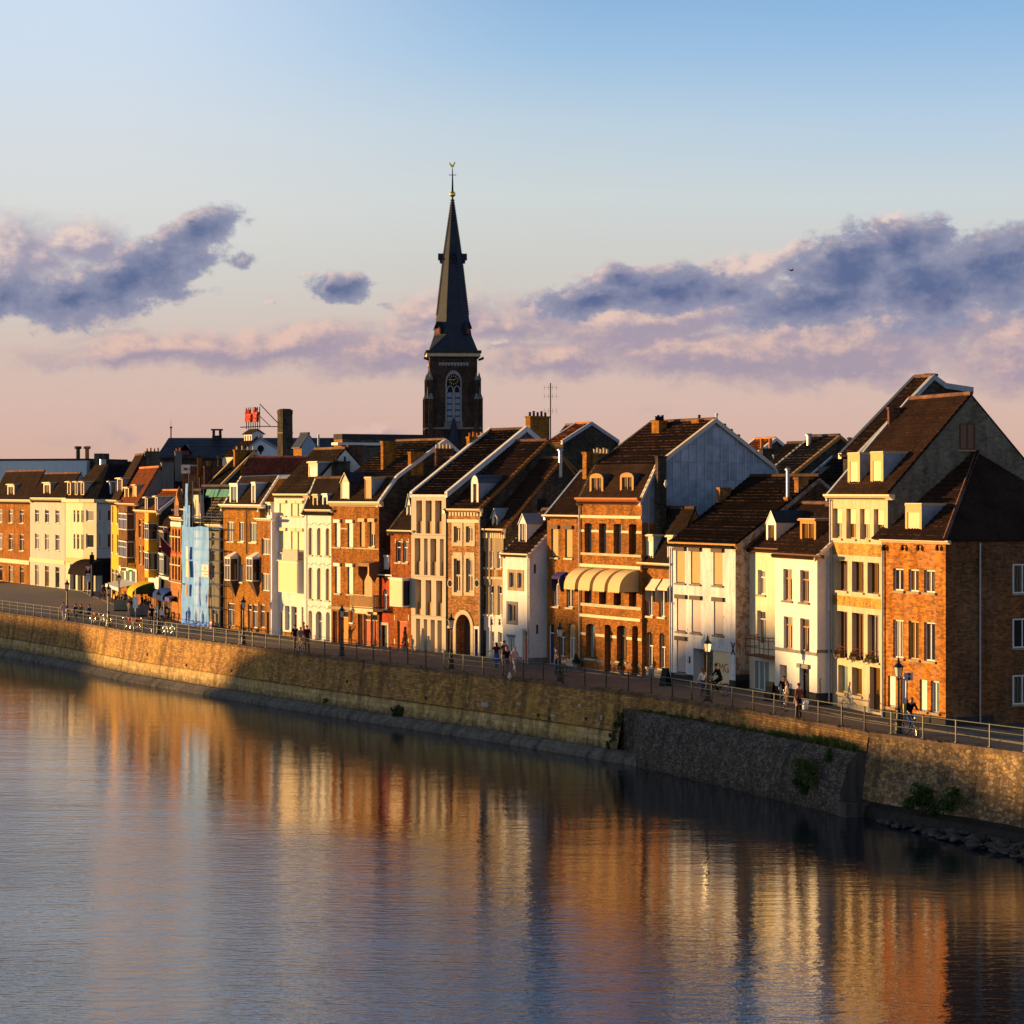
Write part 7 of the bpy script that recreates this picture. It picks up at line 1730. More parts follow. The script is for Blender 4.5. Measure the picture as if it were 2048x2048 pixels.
for q in range(4): m.box(u0, u1, v, v + .03, z0 + (z1 - z0) * q / 4, z0 + (z1 - z0) * (q + 1) / 4, REDDOOR if q % 2 else WPAINT)
h.b(m, 'warning_board', weld=False)

# ------------------------------------------------------------------ lantern posts
LGL = None
def lantern_glass():
    m, nt, b = newmat('lantern glass'); b.inputs['Base Color'].default_value = (.62, .54, .42, 1); b.inputs['Roughness'].default_value = .15; b.inputs['Alpha'].default_value = .8; return m
LGL = lantern_glass(); LIR = simple('lamp post iron', (.030, .032, .030), .4, .3, var=.25)
def lamp(loc, label, group='old lantern posts along the quay', rz=.4):
    E = empty('lantern_post', label, 'street lamp', loc, rz, group); m = MB()
    m.lathe([(.24, 0), (.24, .10), (.19, .14), (.17, .55), (.20, .60), (.13, .70), (.105, 1.15), (.125, 1.2), (.075, 1.28), (.06, 2.62), (.085, 2.66), (.04, 2.74)], LIR, 12); m.build('post', E)
    m = MB(); m.lathe([(.13, 2.78), (.155, 2.80), (.225, 3.24), (.23, 3.26)], LIR, 4, sq=True)
    m.f = m.f[:-2]; m.m = m.m[:-2]; m.f = [f for k, f in enumerate(m.f) if not 4 <= k < 8]; m.m = m.m[:len(m.f)]
    for i in range(4):
        a = PI / 4 + i * PI / 2; m.tube((.155 * math.cos(a), .155 * math.sin(a), 2.80), (.23 * math.cos(a), .23 * math.sin(a), 3.26), .014, LIR, 4)
        m.tube((.06 * math.cos(a), .06 * math.sin(a), 2.66), (.14 * math.cos(a), .14 * math.sin(a), 2.79), .015, LIR, 4)
    m.build('lantern_frame', E, weld=False)
    m = MB(); m.lathe([(.145, 2.805), (.215, 3.24)], LGL, 4, sq=True); m.build('lantern_glass', E)
    m = MB(); m.lathe([(.29, 3.25), (.28, 3.28), (.13, 3.42), (.085, 3.46), (.09, 3.56), (.05, 3.60), (.055, 3.66), (.015, 3.72), (.01, 3.86)], LIR, 10); m.build('lantern_cap', E)
    return E
LP = [(1797, 1472, 'lantern post on the quay before the orange brick corner house'), (1415, 1404, 'lantern post in front of the garage with the graffiti'), (1120, 1355, 'lantern post on the quay before the house with purple awnings'),
      (902, 1325, 'lantern post beside the arched stone gateway'), (684, 1310, 'lantern post before the orange shop doors of the tall brick house'), (487, 1290, 'lantern post before the brick house with white oriels'),
      (317, 1257, 'lantern post by the railing in front of the blue cafe awning'), (217, 1258, 'lantern post among the bicycles parked on the railing'), (134, 1240, 'lantern post by the person in pink at the left end of the railing')]
LAMPS = []
for x, y, l in LP:
    d = QP.find(x); q = offs(d, .85 if x > 1000 else .95); P = None
    # keep the lamp on the photo column, just inside the railing
    dd = np.linspace(d - 3, d + 3, 121); best = min(dd, key=lambda e: abs(1024 + FPX * offs(e, .8).x / offs(e, .8).y - x)); q = offs(best, .8)
    LAMPS.append(lamp((q.x, q.y, .03), l, rz=rnd.uniform(0, .6)))
p = gp(238, 1220); lamp((p.x, p.y, 0), 'dark lantern post out on the square before the white awning', rz=.2)

# ------------------------------------------------------------------ bicycles
BK = [simple('bicycle black', (.015, .015, .017), .35, .2), simple('bicycle silver', (.45, .45, .44), .35, .5), simple('bicycle green', (.05, .22, .08), .4), simple('bicycle red', (.45, .03, .03), .4), simple('bicycle cream', (.62, .52, .33), .4)]
TYRE = simple('tyre rubber', (.012, .012, .012), .8); SADL = simple('saddle leather', (.05, .03, .02), .6); CHR = simple('chrome', (.55, .55, .55), .25, .9)
def torus(mb, c, R_, r, mat, n=22, k=5):
    V, F = [], []
    for i in range(n):
        a = 2 * PI * i / n
        for j in range(k): b = 2 * PI * j / k; V.append((c[0] + (R_ + r * math.cos(b)) * math.cos(a), c[1] + r * math.sin(b), c[2] + (R_ + r * math.cos(b)) * math.sin(a)))
    for i in range(n):
        for j in range(k): F.append((i * k + j, ((i + 1) % n) * k + j, ((i + 1) % n) * k + (j + 1) % k, i * k + (j + 1) % k))
    mb.arr(V, F, mat)
def bicycle(mat, crate=False, name='bicycle'):
    E = empty(name)
    for x in (-.53, .53):
        m = MB(); torus(m, (x, 0, .35), .335, .018, TYRE); w = m.build('wheel', E)
        m = MB(); torus(m, (x, 0, .35), .315, .009, CHR, 20, 4); m.tube((x, -.04, .35), (x, .04, .35), .025, CHR)
        for q in range(10): a = 2 * PI * q / 10; m.tube((x, 0, .35), (x + .31 * math.cos(a), 0, .35 + .31 * math.sin(a)), .003, CHR, 3, caps=False)
        m.build('rim', w, weld=False)
        m = MB()
        for q in range(7): a, b = PI * (.1 + .11 * q), PI * (.1 + .11 * (q + 1)); m.tube((x + .37 * math.cos(a), 0, .35 + .37 * math.sin(a)), (x + .37 * math.cos(b), 0, .35 + .37 * math.sin(b)), .022, mat, 4)
        m.build('mudguard', E, weld=False)
    m = MB(); bb, st_, hd = (-.08, 0, .30), (-.24, 0, .78), (.40, 0, .82)
    m.tube(bb, st_, .02, mat); m.tube(bb, (.43, 0, .70), .022, mat); m.tube((-.2, 0, .66), hd, .018, mat); m.tube(hd, (.45, 0, .62), .024, mat)
    for y in (-.045, .045): m.tube((-.53, y, .35), bb, .012, mat); m.tube((-.53, y, .35), (-.22, y * .4, .74), .010, mat); m.tube((.53, y, .35), (.45, y * .6, .64), .014, mat)
    m.tube((-.78, -.05, .76), (-.30, -.05, .76), .008, BK[0]); m.tube((-.78, .05, .76), (-.30, .05, .76), .008, BK[0]); m.tube((-.7, 0, .76), (-.53, 0, .36), .008, BK[0]); m.build('frame', E, weld=False)
    m = MB(); m.tube(st_, (-.27, 0, .93), .014, CHR); m.lathe([(.03, 0), (.10, .03), (.11, .06), (.05, .085)], SADL, 8, (-.28, 0, .93)); m.tube((-.24, 0, .975), (-.06, 0, .985), .045, SADL, 6, .02); m.build('saddle', E, weld=False)
    m = MB(); m.tube(hd, (.37, 0, 1.02), .014, CHR); m.path([(.16, -.27, 1.05), (.30, -.26, 1.07), (.37, 0, 1.02), (.30, .26, 1.07), (.16, .27, 1.05)], .013, CHR)
    for y in (-.27, .27): m.tube((.16, y, 1.05), (.05, y, 1.045), .02, BK[0])
    m.lathe([(.02, 0), (.06, .03), (.05, .08)], CHR, 8, (.47, 0, .84)); m.build('handlebar', E, weld=False)
    m = MB(); m.tube((-.08, -.03, .30), (-.08, .03, .30), .085, BK[0], 12); m.tube((-.08, .06, .30), (.08, .07, .26), .012, CHR); m.tube((-.08, -.06, .30), (-.24, -.07, .34), .012, CHR); m.box(.03, .13, .06, .15, .245, .265, BK[0]); m.box(-.29, -.19, -.15, -.06, .325, .345, BK[0]); m.build('crank', E, weld=False)
    if crate:
        m = MB(); m.box(.36, .72, -.2, .2, .80, .82, crate); 
        for (x0, x1, y0, y1) in ((.36, .72, -.2, -.185), (.36, .72, .185, .2), (.36, .375, -.185, .185), (.705, .72, -.185, .185)): m.box(x0, x1, y0, y1, .821, 1.03, crate)
        m.build('basket', E, weld=False)
    return E
bikes = [bicycle(BK[0]), bicycle(BK[1]), bicycle(BK[2]), bicycle(BK[3], BK[3]), bicycle(BK[4], simple('wicker', (.35, .22, .09), .8))]
used = [False] * 5
def place_bike(i, p, rz, label, group=None, tilt=0):
    b = bikes[i] if not used[i] else copy_tree(bikes[i]); used[i] = True
    b.location = p; b.rotation_euler = (tilt, 0, rz); tag(b, label, 'bicycle', group); 
    if not group and 'group' in b.keys(): del b['group']
    return b
names = ['black', 'silver', 'green', 'red', 'cream']
k = 0
for x0, x1, where in ((160, 206, 'left of the lantern post on the railing'), (224, 270, 'between the lantern post and the signpost on the railing'), (284, 292, 'alone before the man in black by the railing'), (312, 332, 'by the cafe lantern post on the railing')):
    a, b = QP.find(x0), QP.find(x1); n = max(1, int(abs(b - a) / 1.05))
    for q in range(n):
        d = a + (b - a) * (q + .5) / n; o = offs(d, .62 + rnd.uniform(0, .3)); t = QP.pt(d)[1]; i = rnd.choice([0, 0, 1, 1, 2, 3, 4, 4])
        place_bike(i, (o.x, o.y, .03), math.atan2(t.y, t.x) + (PI if rnd.random() < .4 else 0) + rnd.uniform(-.35, .35), '%s bicycle in the jumble parked %s' % (names[i], where), 'bicycles parked along the railing', rnd.uniform(-.12, .12)); k += 1

# ------------------------------------------------------------------ people
SKIN = simple('skin', (.52, .28, .17), .6, var=.06)
def cloth(c): 
    return simple('cloth %d %d %d' % tuple(int(v * 999) for v in c), c, .85, var=.2)
SHOE = simple('shoe', (.03, .025, .022), .6)
def person(loc, rz, label, shirt, trous, hair=(.05, .03, .02), pose='stand', h=1.72, long=False, skirt=False, cap=None, lean=0.0, build=1.0, arm=None, bare=False, hat=None, group=None):
    J = {}
    k = h / 1.72
    if pose in ('stand', 'walk'):
        s = .0 if pose == 'stand' else .22
        J = dict(pel=(0, 0, .93), spi=(0, .01, 1.12), che=(0, .0, 1.33), nek=(0, -.01, 1.48), hd0=(0, .015, 1.56), hd1=(0, .03, 1.64), top=(0, .015, 1.70), nose=(0, .125, 1.61))
        for sd, sg in (('L', -1), ('R', 1)):
            q = s * sg
            J.update({'sh' + sd: (sg * .19, 0, 1.40), 'el' + sd: (sg * .25, -.03 - q * .5, 1.12), 'wr' + sd: (sg * .25, .06 - q * .9, .88), 'ha' + sd: (sg * .25, .09 - q, .81),
                      'hi' + sd: (sg * .09, 0, .90), 'kn' + sd: (sg * .10, .03 + q * .8, .50), 'an' + sd: (sg * .10, -.03 + q * (1.3 if sg > 0 else 1.5), .09 + (.05 if q < 0 else 0)), 'to' + sd: (sg * .12, .13 + q * 1.3, .035)})
    elif pose == 'bike':
        J = dict(pel=(0, -.24, 1.02), spi=(0, -.15, 1.20), che=(0, -.04, 1.40), nek=(0, .02, 1.54), hd0=(0, .05, 1.62), hd1=(0, .08, 1.69), top=(0, .07, 1.76), nose=(0, .17, 1.66))
        for sd, sg in (('L', -1), ('R', 1)):
            dn = sg > 0
            J.update({'sh' + sd: (sg * .19, -.01, 1.46), 'el' + sd: (sg * .26, .10, 1.22), 'wr' + sd: (sg * .26, .30, 1.09), 'ha' + sd: (sg * .26, .36, 1.07),
                      'hi' + sd: (sg * .09, -.22, .98), 'kn' + sd: (sg * .11, .16 if dn else .22, .66 if dn else .78), 'an' + sd: (sg * .11, -.0 if dn else -.12, .25 if dn else .40), 'to' + sd: (sg * .12, .16 if dn else .04, .22 if dn else .36)})
    elif pose == 'sit':
        J = dict(pel=(0, 0, .50), spi=(0, -.02, .70), che=(0, .0, .92), nek=(0, .02, 1.06), hd0=(0, .04, 1.14), hd1=(0, .06, 1.22), top=(0, .045, 1.28), nose=(0, .15, 1.19))
        for sd, sg in (('L', -1), ('R', 1)):
            J.update({'sh' + sd: (sg * .19, .02, .98), 'el' + sd: (sg * .25, .08, .72), 'wr' + sd: (sg * .18, .30, .66), 'ha' + sd: (sg * .16, .37, .66),
                      'hi' + sd: (sg * .10, .05, .48), 'kn' + sd: (sg * .12, .46, .50), 'an' + sd: (sg * .12, .44, .09), 'to' + sd: (sg * .13, .60, .04)})
    if arm:
        for kx, v in arm.items(): J[kx] = v
    R_ = dict(pel=(.165, .12), spi=(.15, .105), che=(.175, .115), nek=(.055, .055), hd0=(.075, .085), hd1=(.085, .1), top=(.055, .06), nose=(.014, .014))
    for sd in 'LR': R_.update({'sh' + sd: (.075, .075), 'el' + sd: (.048, .048), 'wr' + sd: (.03, .03), 'ha' + sd: (.035, .02), 'hi' + sd: (.095, .1), 'kn' + sd: (.062, .062), 'an' + sd: (.042, .045), 'to' + sd: (.04, .03)})
    E_ = [('pel', 'spi'), ('spi', 'che'), ('che', 'nek'), ('nek', 'hd0'), ('hd0', 'hd1'), ('hd1', 'top'), ('hd0', 'nose')]
    for sd in 'LR': E_ += [('che', 'sh' + sd), ('sh' + sd, 'el' + sd), ('el' + sd, 'wr' + sd), ('wr' + sd, 'ha' + sd), ('pel', 'hi' + sd), ('hi' + sd, 'kn' + sd), ('kn' + sd, 'an' + sd), ('an' + sd, 'to' + sd)]
    for sd, sg in (('L', -1), ('R', 1)):      # five fingers
        a, w = Vector(J['ha' + sd]), Vector(J['wr' + sd]); d = (a - w).normalized(); sdv = d.cross(Vector((sg, 0, 0))); sdv = (sdv if sdv.length > .1 else Vector((0, 1, 0))).normalized()
        for f in range(5):
            nm = 'f%d%s' % (f, sd); o = (f - 2) * .016
            J[nm] = tuple(a + d * (.075 if f else .03) * (1.0 if f != 4 else .8) + sdv * (o if f else -.05) + Vector((-sg * .02, 0, 0))); R_[nm] = (.008, .008); E_.append(('ha' + sd, nm))
    keys = list(J); me = bpy.data.meshes.new('person_body'); me.from_pydata([Vector(J[q]) * k for q in keys], [(keys.index(a), keys.index(b)) for a, b in E_], [])
    o = bpy.data.objects.new('body', me); C.objects.link(o); sm = o.modifiers.new('s', 'SKIN'); sm.use_smooth_shade = True
    for i, q in enumerate(keys):
        sv_ = me.skin_vertices[0].data[i]; r = R_[q]; b_ = build if q in ('pel', 'spi', 'che') or q[:2] in ('hi', 'sh') else 1; sv_.radius = (r[0] * k * b_, r[1] * k * b_); sv_.use_root = (q == 'pel')
    ss = o.modifiers.new('u', 'SUBSURF'); ss.levels = ss.render_levels = 1
    bpy.context.view_layer.update(); nm = bpy.data.meshes.new_from_object(o.evaluated_get(bpy.context.evaluated_depsgraph_get())); bpy.data.objects.remove(o)
    nm.materials.clear(); SM, TM = cloth(shirt), cloth(trous)
    for q in (SKIN, SM, TM, SHOE): nm.materials.append(q)
    pts = {q: Vector(J[q]) * k for q in keys}
    for f in nm.polygons:
        c = f.center; n = min((q for q in keys), key=lambda q: (pts[q] - c).length)
        if n in ('hd0', 'hd1', 'top', 'nose', 'nek') or n[:2] in ('ha', 'wr') or n[0] == 'f': mi = 0
        elif n[:2] == 'el' : mi = 0 if bare else 1
        elif n in ('spi', 'che') or n[:2] == 'sh': mi = 1
        elif n[:2] == 'to' or (n[:2] == 'an' and c.z < pts[n].z - .02): mi = 3
        else: mi = 2
        f.material_index = mi; f.use_smooth = True
    E = empty('person', label, 'person', loc, rz, group); b = bpy.data.objects.new('body', nm); C.objects.link(b); b.parent = E
    # hair as a cap over the head, longer down the back if long
    hm = MB(); c = pts['hd1']; HM = cloth(hair) if not cap else cloth(cap); V, F = [], []; n, rr_ = 10, 6
    for j in range(rr_ + 1):
        th = (PI * .56) * j / rr_
        for i in range(n): a = 2 * PI * i / n; fr = 1 if math.sin(a) < .35 else .55; tt = th * (1 if fr == 1 else .62); V.append((c.x + .097 * k * math.sin(tt) * math.cos(a), c.y - .008 + .112 * k * math.sin(tt) * math.sin(a), c.z + .105 * k * math.cos(tt)))
    for j in range(rr_):
        for i in range(n): F.append((j * n + i, j * n + (i + 1) % n, (j + 1) * n + (i + 1) % n, (j + 1) * n + i))
    hm.arr(V, F, HM)
    if long: hm.lathe([(.05, -.36), (.085, -.25), (.09, -.05), (.07, .04)], HM, 8, (c.x, c.y - .06, c.z))
    if cap: hm.box(c.x - .06, c.x + .06, c.y + .06, c.y + .19, c.z + .035, c.z + .05, HM)
    hm.build('cap' if cap else 'hair', E, smooth=True)
    if skirt: 
        m = MB(); m.lathe([(.24, .5 * k), (.17, .93 * k), (.14, 1.02 * k)], TM, 12); m.build('skirt', E)
    # eyes and mouth
    m = MB()
    for sg in (-1, 1): m.lathe([(.004, -.012), (.012, 0), (.004, .012)], BLKPAINT, 6, (c.x + sg * .033 * k, c.y + .088 * k, c.z - .005 * k))
    m.build('eyes', E, weld=False)
    return E
def face(v): return math.atan2(v[1], v[0]) - PI / 2
def Pm(x, y): 
    p = gp(x, y); return (p.x, p.y, .004)
tdir = Vector((.5, -.86)); away = Vector((-.5, .86))
A_, T_ = face(away), face(tdir)
person(Pm(127, 1243), T_, 'person in pink shirt and pale trousers standing at the left end of the railing', (.62, .36, .40), (.60, .56, .55), pose='walk', h=1.75)
for i, (x, y, c, l) in enumerate(((152, 1222, (.02, .03, .06), 'person in dark clothes sitting leftmost on the bench row behind the bicycles'), (163, 1222, (.25, .19, .14), 'person in beige sitting in the middle behind the parked bicycles'), (179, 1224, (.03, .07, .13), 'person in dark blue sitting rightmost behind the parked bicycles'))):
    p = Pm(x, y + 14); person(p, A_ + .6, l, c, (.04, .04, .06), pose='sit', h=1.75)
    E = empty('bench', ['low stone bench under the leftmost sitting person', 'low stone bench under the person in beige', 'low stone bench under the rightmost sitting person'][i], 'bench', p, A_ + .6); m = MB(); m.box(-.5, .5, -.25, .2, .30, .39, GREYST); m.build('seat', E)
    for sx_ in (-.4, .4):
        m = MB(); m.box(sx_ - .06, sx_ + .06, -.2, .15, 0, .30, GREYST); m.build('leg', E)
person(Pm(303, 1251), A_, 'man in black T-shirt seen from behind near the cafe terrace', (.012, .012, .014), (.02, .02, .025), h=1.82, bare=True)
person(Pm(323, 1253), T_, 'person in white T-shirt by the cafe lantern post', (.62, .64, .68), (.03, .04, .07), h=1.7, bare=True, hair=(.2, .12, .05))
person(Pm(313, 1249), T_ + .4, 'person in pale shirt between the man in black and the lantern post', (.5, .5, .52), (.12, .1, .1), h=1.76)
person(Pm(264, 1232), A_ - .5, 'woman in dark sleeveless top standing by the signpost on the square', (.03, .02, .02), (.02, .02, .025), h=1.72, bare=True, long=True)
person(Pm(259, 1228), T_, 'person in pale trousers behind the woman in dark on the square', (.20, .13, .1), (.5, .46, .4), h=1.7)
person(Pm(284, 1224), A_ + .9, 'person in dark green coat under the round yellow awning', (.03, .05, .035), (.02, .02, .02), h=1.75)
person(Pm(291, 1228), T_ + .5, 'person in black standing at the terrace under the round awning', (.015, .015, .02), (.02, .02, .02), h=1.7)
for x, y, l in ((330, 1235, 'leftmost dark clad guest sitting on the cafe terrace'), (341, 1238, 'middle guest sitting on the cafe terrace beside the scaffold'), (351, 1241, 'rightmost guest sitting on the cafe terrace beside the scaffold')):
    person(Pm(x, y), T_ + rnd.uniform(-1, 1), l, (.10, .05, .04), (.03, .03, .04), pose='sit')
for i, (x, y, c, l, po) in enumerate(((236, 1210, (.02, .02, .025), 'guest in black sitting leftmost under the white shop awning', 'sit'), (243, 1214, (.06, .03, .03), 'guest in dark brown sitting under the middle of the white shop awning', 'sit'), (250, 1217, (.10, .10, .12), 'guest in grey standing at the right end of the white shop awning', 'stand'), (296, 1231, (.03, .04, .08), 'person in navy standing just right of the round yellow awning', 'stand'), (336, 1246, (.02, .02, .02), 'person in black crouched over a bicycle beside the cafe lantern post', 'sit'), (228, 1203, (.15, .13, .12), 'stroller in grey walking past the left end of the white awning', 'walk'), (205, 1200, (.05, .05, .07), 'stroller in dark coat crossing the empty square', 'walk'))):
    person(Pm(x, y), T_ + rnd.uniform(-1.5, 1.5), l, c, (.03, .03, .04), pose=po, h=rnd.uniform(1.65, 1.8))
# by the white oriel house
person(Pm(590, 1297), A_, 'man in black suit walking away beside the white bicycle', (.015, .015, .02), (.015, .015, .02), pose='walk', h=1.78)
person(Pm(601, 1299), T_, 'cyclist in grey jacket standing over the cream bicycle', (.20, .19, .20), (.05, .05, .07), h=1.68, hair=(.12, .07, .04))
place_bike(4, Pm(601, 1301.5), math.atan2(tdir.y, tdir.x) - .2, 'cream bicycle facing the viewer under the cyclist in grey')
person(Pm(614, 1300), A_, 'broad man in dark red sleeves seen from behind before the arched windows', (.06, .012, .022), (.025, .025, .04), h=1.84, build=1.15)
person(Pm(607, 1288), T_ + .8, 'person with raised arm waving beside the white arched house', (.62, .45, .36), (.3, .25, .2), h=1.7, hair=(.12, .06, .03), bare=True, arm={'elR': (.36, .06, 1.55), 'wrR': (.46, .08, 1.80), 'haR': (.48, .09, 1.87)})
# group before the arched gate
person(Pm(993, 1337), A_, 'long haired woman in blue skirt walking with an arm held out', (.06, .02, .025), (.03, .10, .34), pose='walk', h=1.74, long=True, hair=(.06, .018, .01), arm={'elL': (-.36, .04, 1.20), 'wrL': (-.52, .12, 1.14), 'haL': (-.58, .14, 1.13)}, skirt=True, bare=True)
person(Pm(1009, 1336), A_ + .2, 'man in grey vest walking away behind the group before the slim white house', (.10, .08, .09), (.10, .09, .09), pose='walk', h=1.84, hair=(.13, .05, .02), bare=True)
person(Pm(1013, 1348), T_, 'stout balding man in navy polo and shorts walking toward the viewer', (.012, .014, .04), (.13, .10, .10), pose='walk', h=1.76, build=1.25, hair=(.45, .22, .14), bare=True)
person(Pm(1029, 1346), T_, 'woman in light pink top and pale trousers walking beside the stout man', (.50, .36, .38), (.58, .50, .50), pose='walk', h=1.68, hair=(.30, .13, .05), bare=True)
# man with the blue cap and his bicycle
person(Pm(1112, 1351), T_ + .9, 'man in blue cap and grey T-shirt standing with a bicycle by the lantern post', (.25, .22, .22), (.025, .04, .08), h=1.78, cap=(.02, .09, .25), bare=True, arm={'elR': (.27, .16, 1.18), 'wrR': (.22, .36, 1.08), 'haR': (.21, .43, 1.06)})
place_bike(0, Pm(1126, 1350), T_ + PI / 2 - .3, 'black bicycle held by the man in the blue cap')
# before the peeling white house
person(Pm(1406, 1394), A_ + .1, 'girl with long brown hair in white top and jeans walking along the railing', (.68, .66, .72), (.03, .05, .13), pose='walk', h=1.66, long=True, hair=(.20, .08, .03))
def cyclist(x, y, rz, bike, blabel, **k):
    p = Pm(x, y); place_bike(bike, p, rz + PI / 2, blabel); return person(p, rz, pose='bike', **k)
cyclist(1434, 1392, A_ + .55, 0, 'black bicycle ridden by the man in black past the garage', label='man in black jacket cycling away past the graffiti garage', shirt=(.012, .012, .015), trous=(.012, .012, .014), h=1.8)
# before the smooth white house
cyclist(1568, 1416, T_ - .7, 0, 'black bicycle ridden by the dark haired woman before the white house', label='woman in dark jacket on a bicycle before the white house with brown frames', shirt=(.02, .018, .02), trous=(.03, .03, .05), h=1.7, hair=(.03, .015, .01))
person(Pm(1574, 1424), A_ + 1.2, 'woman in beige jacket standing beside the dark haired cyclist', (.36, .27, .20), (.16, .11, .09), h=1.64, hair=(.35, .2, .1))
person(Pm(1598, 1437), A_ + .15, 'man in brown jacket holding a white plastic bag, back to the viewer', (.17, .075, .05), (.02, .02, .024), pose='stand', h=1.84, hair=(.12, .06, .03))
p = Pm(1606, 1436); E = empty('plastic_bag', 'white plastic bag held by the man in the brown jacket', 'bag', (p[0] + .12, p[1], .42), .2); m = MB(); m.lathe([(.05, 0), (.15, .03), (.17, .2), (.13, .36), (.04, .46), (.02, .50)], simple('white plastic', (.72, .70, .74), .4), 10); m.build('bag_body', E, smooth=True)
cyclist(1822, 1471, T_ - .25, 0, 'black bicycle ridden past the right lantern post', label='man in black sweater and blue jeans cycling past the orange brick house', shirt=(.012, .012, .014), trous=(.02, .07, .28), h=1.8, hair=(.30, .13, .05))

# ------------------------------------------------------------------ sign posts, boards, plants
def post(loc, label, items, hgt=2.6, r=.045, mat=None, name='sign_post', rz=None):
    E = empty(name, label, 'sign post', loc, A_ if rz is None else rz); m = MB(); m.tube((0, 0, 0), (0, 0, hgt), r, mat or METAL, 8); m.build('post', E)
    for f in items: f(E)
    return E
WS = simple('white sign face', (.72, .72, .72), .5); RS = simple('red sign face', (.50, .02, .025), .5); BS = simple('blue sign face', (.03, .10, .40), .5)
def yield_sign(E):
    m = MB(); z = 2.9
    m.poly([(-.5, -.06, z + .42), (.5, -.06, z + .42), (0, -.06, z - .44)][::-1], RS); m.poly([(-.30, -.065, z + .30), (.30, -.065, z + .30), (0, -.065, z - .22)][::-1], WS); m.poly([(-.5, -.05, z + .42), (.5, -.05, z + .42), (0, -.05, z - .44)], METAL); m.build('yield_sign', E, weld=False)
    m = MB(); m.box(-.26, .26, -.06, -.04, z - 1.5, z - .55, WS); m.box(-.16, .16, -.066, -.061, z - 1.0, z - .94, BLKPAINT); m.box(-.16, .16, -.066, -.061, z - .8, z - .74, BLKPAINT); m.build('sub_plate', E, weld=False)
def round_sign(E):
    m = MB(); m.box(-.5, .5, -.06, -.04, 2.5, 3.3, simple('grey blue sign plate', (.35, .38, .46), .5)); m.tube((0, -.061, 2.9), (0, -.075, 2.9), .30, RS, 16); m.tube((0, -.076, 2.9), (0, -.08, 2.9), .17, BS, 16); m.build('no_parking_sign', E, weld=False)
def grey_plates(E):
    m = MB(); m.box(-.26, .26, -.07, -.05, 1.85, 2.35, WS); m.box(-.24, .24, -.07, -.05, 1.35, 1.8, WS); m.build('sign_plate', E, weld=False)
p = Pm(176, 1188); post(p, 'pole with a red and white yield triangle before the corner building', [yield_sign], 3.3, rz=.1)
p = Pm(241, 1196); post(p, 'pole with a blue grey no parking board before the shopfronts', [round_sign], 3.2, rz=.1)
p = Pm(271, 1246); post(p, 'low pole with two pale plates by the parked bicycles', [grey_plates], 3.1, rz=.1)
p = Pm(184, 1193); E = empty('traffic_light', 'tall dark traffic light pole before the corner building', 'traffic light', p, .1); m = MB(); m.lathe([(.3, 0), (.22, .4), (.12, .9), (.1, 5.0)], LIR, 10); m.build('post', E); m = MB(); m.box(-.25, .25, -.3, 0, 3.6, 4.7, BLKPAINT); m.build('signal_head', E)
def at_post_sign(E):
    m = MB(); m.box(.02, .42, -.05, -.03, 2.62, 3.02, simple('grey white plate', (.5, .48, .45), .5)); m.tube((.22, -.051, 2.92), (.22, -.06, 2.92), .07, BOXBR, 10); m.tube((.22, -.051, 2.73), (.22, -.06, 2.73), .08, BOXBR, 10); m.build('sign_plate', E, weld=False)
    m = MB(); m.box(-.13, .22, -.2, .02, .95, 1.5, simple('yellow green litter box', (.46, .36, .06), .5)); m.build('litter_box', E)
p = Pm(1809, 1468); post(p, 'thin pole with a round numbered plate and yellow box beside the right lantern', [at_post_sign], 3.0, .035, rz=T_ * 0 + .25)
for x, y, l in ((1541, 1402, 'black pavement board before the narrow white house'), (1331, 1372, 'black pavement board at the corner of the peeling white house')):
    p = Pm(x, y); E = empty('pavement_board', l, 'board', p, -1.0)
    for sg in (-1, 1):
        m = MB(); m.poly([(-.3, sg * .28, 0), (.3, sg * .28, 0), (.3, sg * .03, 1.1), (-.3, sg * .03, 1.1)], BLKPAINT); m.poly([(-.3, sg * .26, 0), (.3, sg * .26, 0), (.3, sg * .01, 1.1), (-.3, sg * .01, 1.1)], BLKPAINT); m.build('panel', E, weld=False)
LEAFS = [simple('dark leaf', (.030, .055, .018), .7, var=.4), simple('green leaf', (.060, .105, .028), .7, var=.4), simple('yellow leaf', (.13, .12, .035), .7, var=.4)]
def leaf_clump(mb, c, R_, n, size, mats=(0, 1), squash=1.0, up=.3, seed=0):
    r = random.Random(seed)
    for _ in range(n):
        while True:
            p = Vector((r.uniform(-1, 1), r.uniform(-1, 1), r.uniform(-1, 1)))
            if p.length < 1: break
        p = Vector((p.x * R_[0], p.y * R_[1], p.z * R_[2])) + Vector(c); d = Vector((r.gauss(0, 1), r.gauss(0, 1), r.gauss(0, 1) + up)).normalized(); a = d.orthogonal().normalized(); b = d.cross(a); s = size * r.uniform(.5, 1.3)
        mb.poly([p - a * s * .4, p + b * s * .3, p + a * s * .6 + d * s * .3, p - b * s * .3], LEAFS[r.choice(mats)])
def grass(mb, c, R_, n, hgt, mats=(1, 2), seed=0):
    r = random.Random(seed)
    for _ in range(n):
        p = Vector(c) + Vector((r.gauss(0, .5) * R_, r.gauss(0, .5) * R_, 0)); hh = hgt * r.uniform(.4, 1.2); l = Vector((r.uniform(-.4, .4), r.uniform(-.4, .4), 1)) * hh; w = Vector((r.uniform(-1, 1), r.uniform(-1, 1), 0)).normalized() * .022
        mb.poly([p - w, p + w, p + l * .6 + w * .6, p + l + Vector((l.x * .3, l.y * .3, 0))], LEAFS[r.choice(mats)])
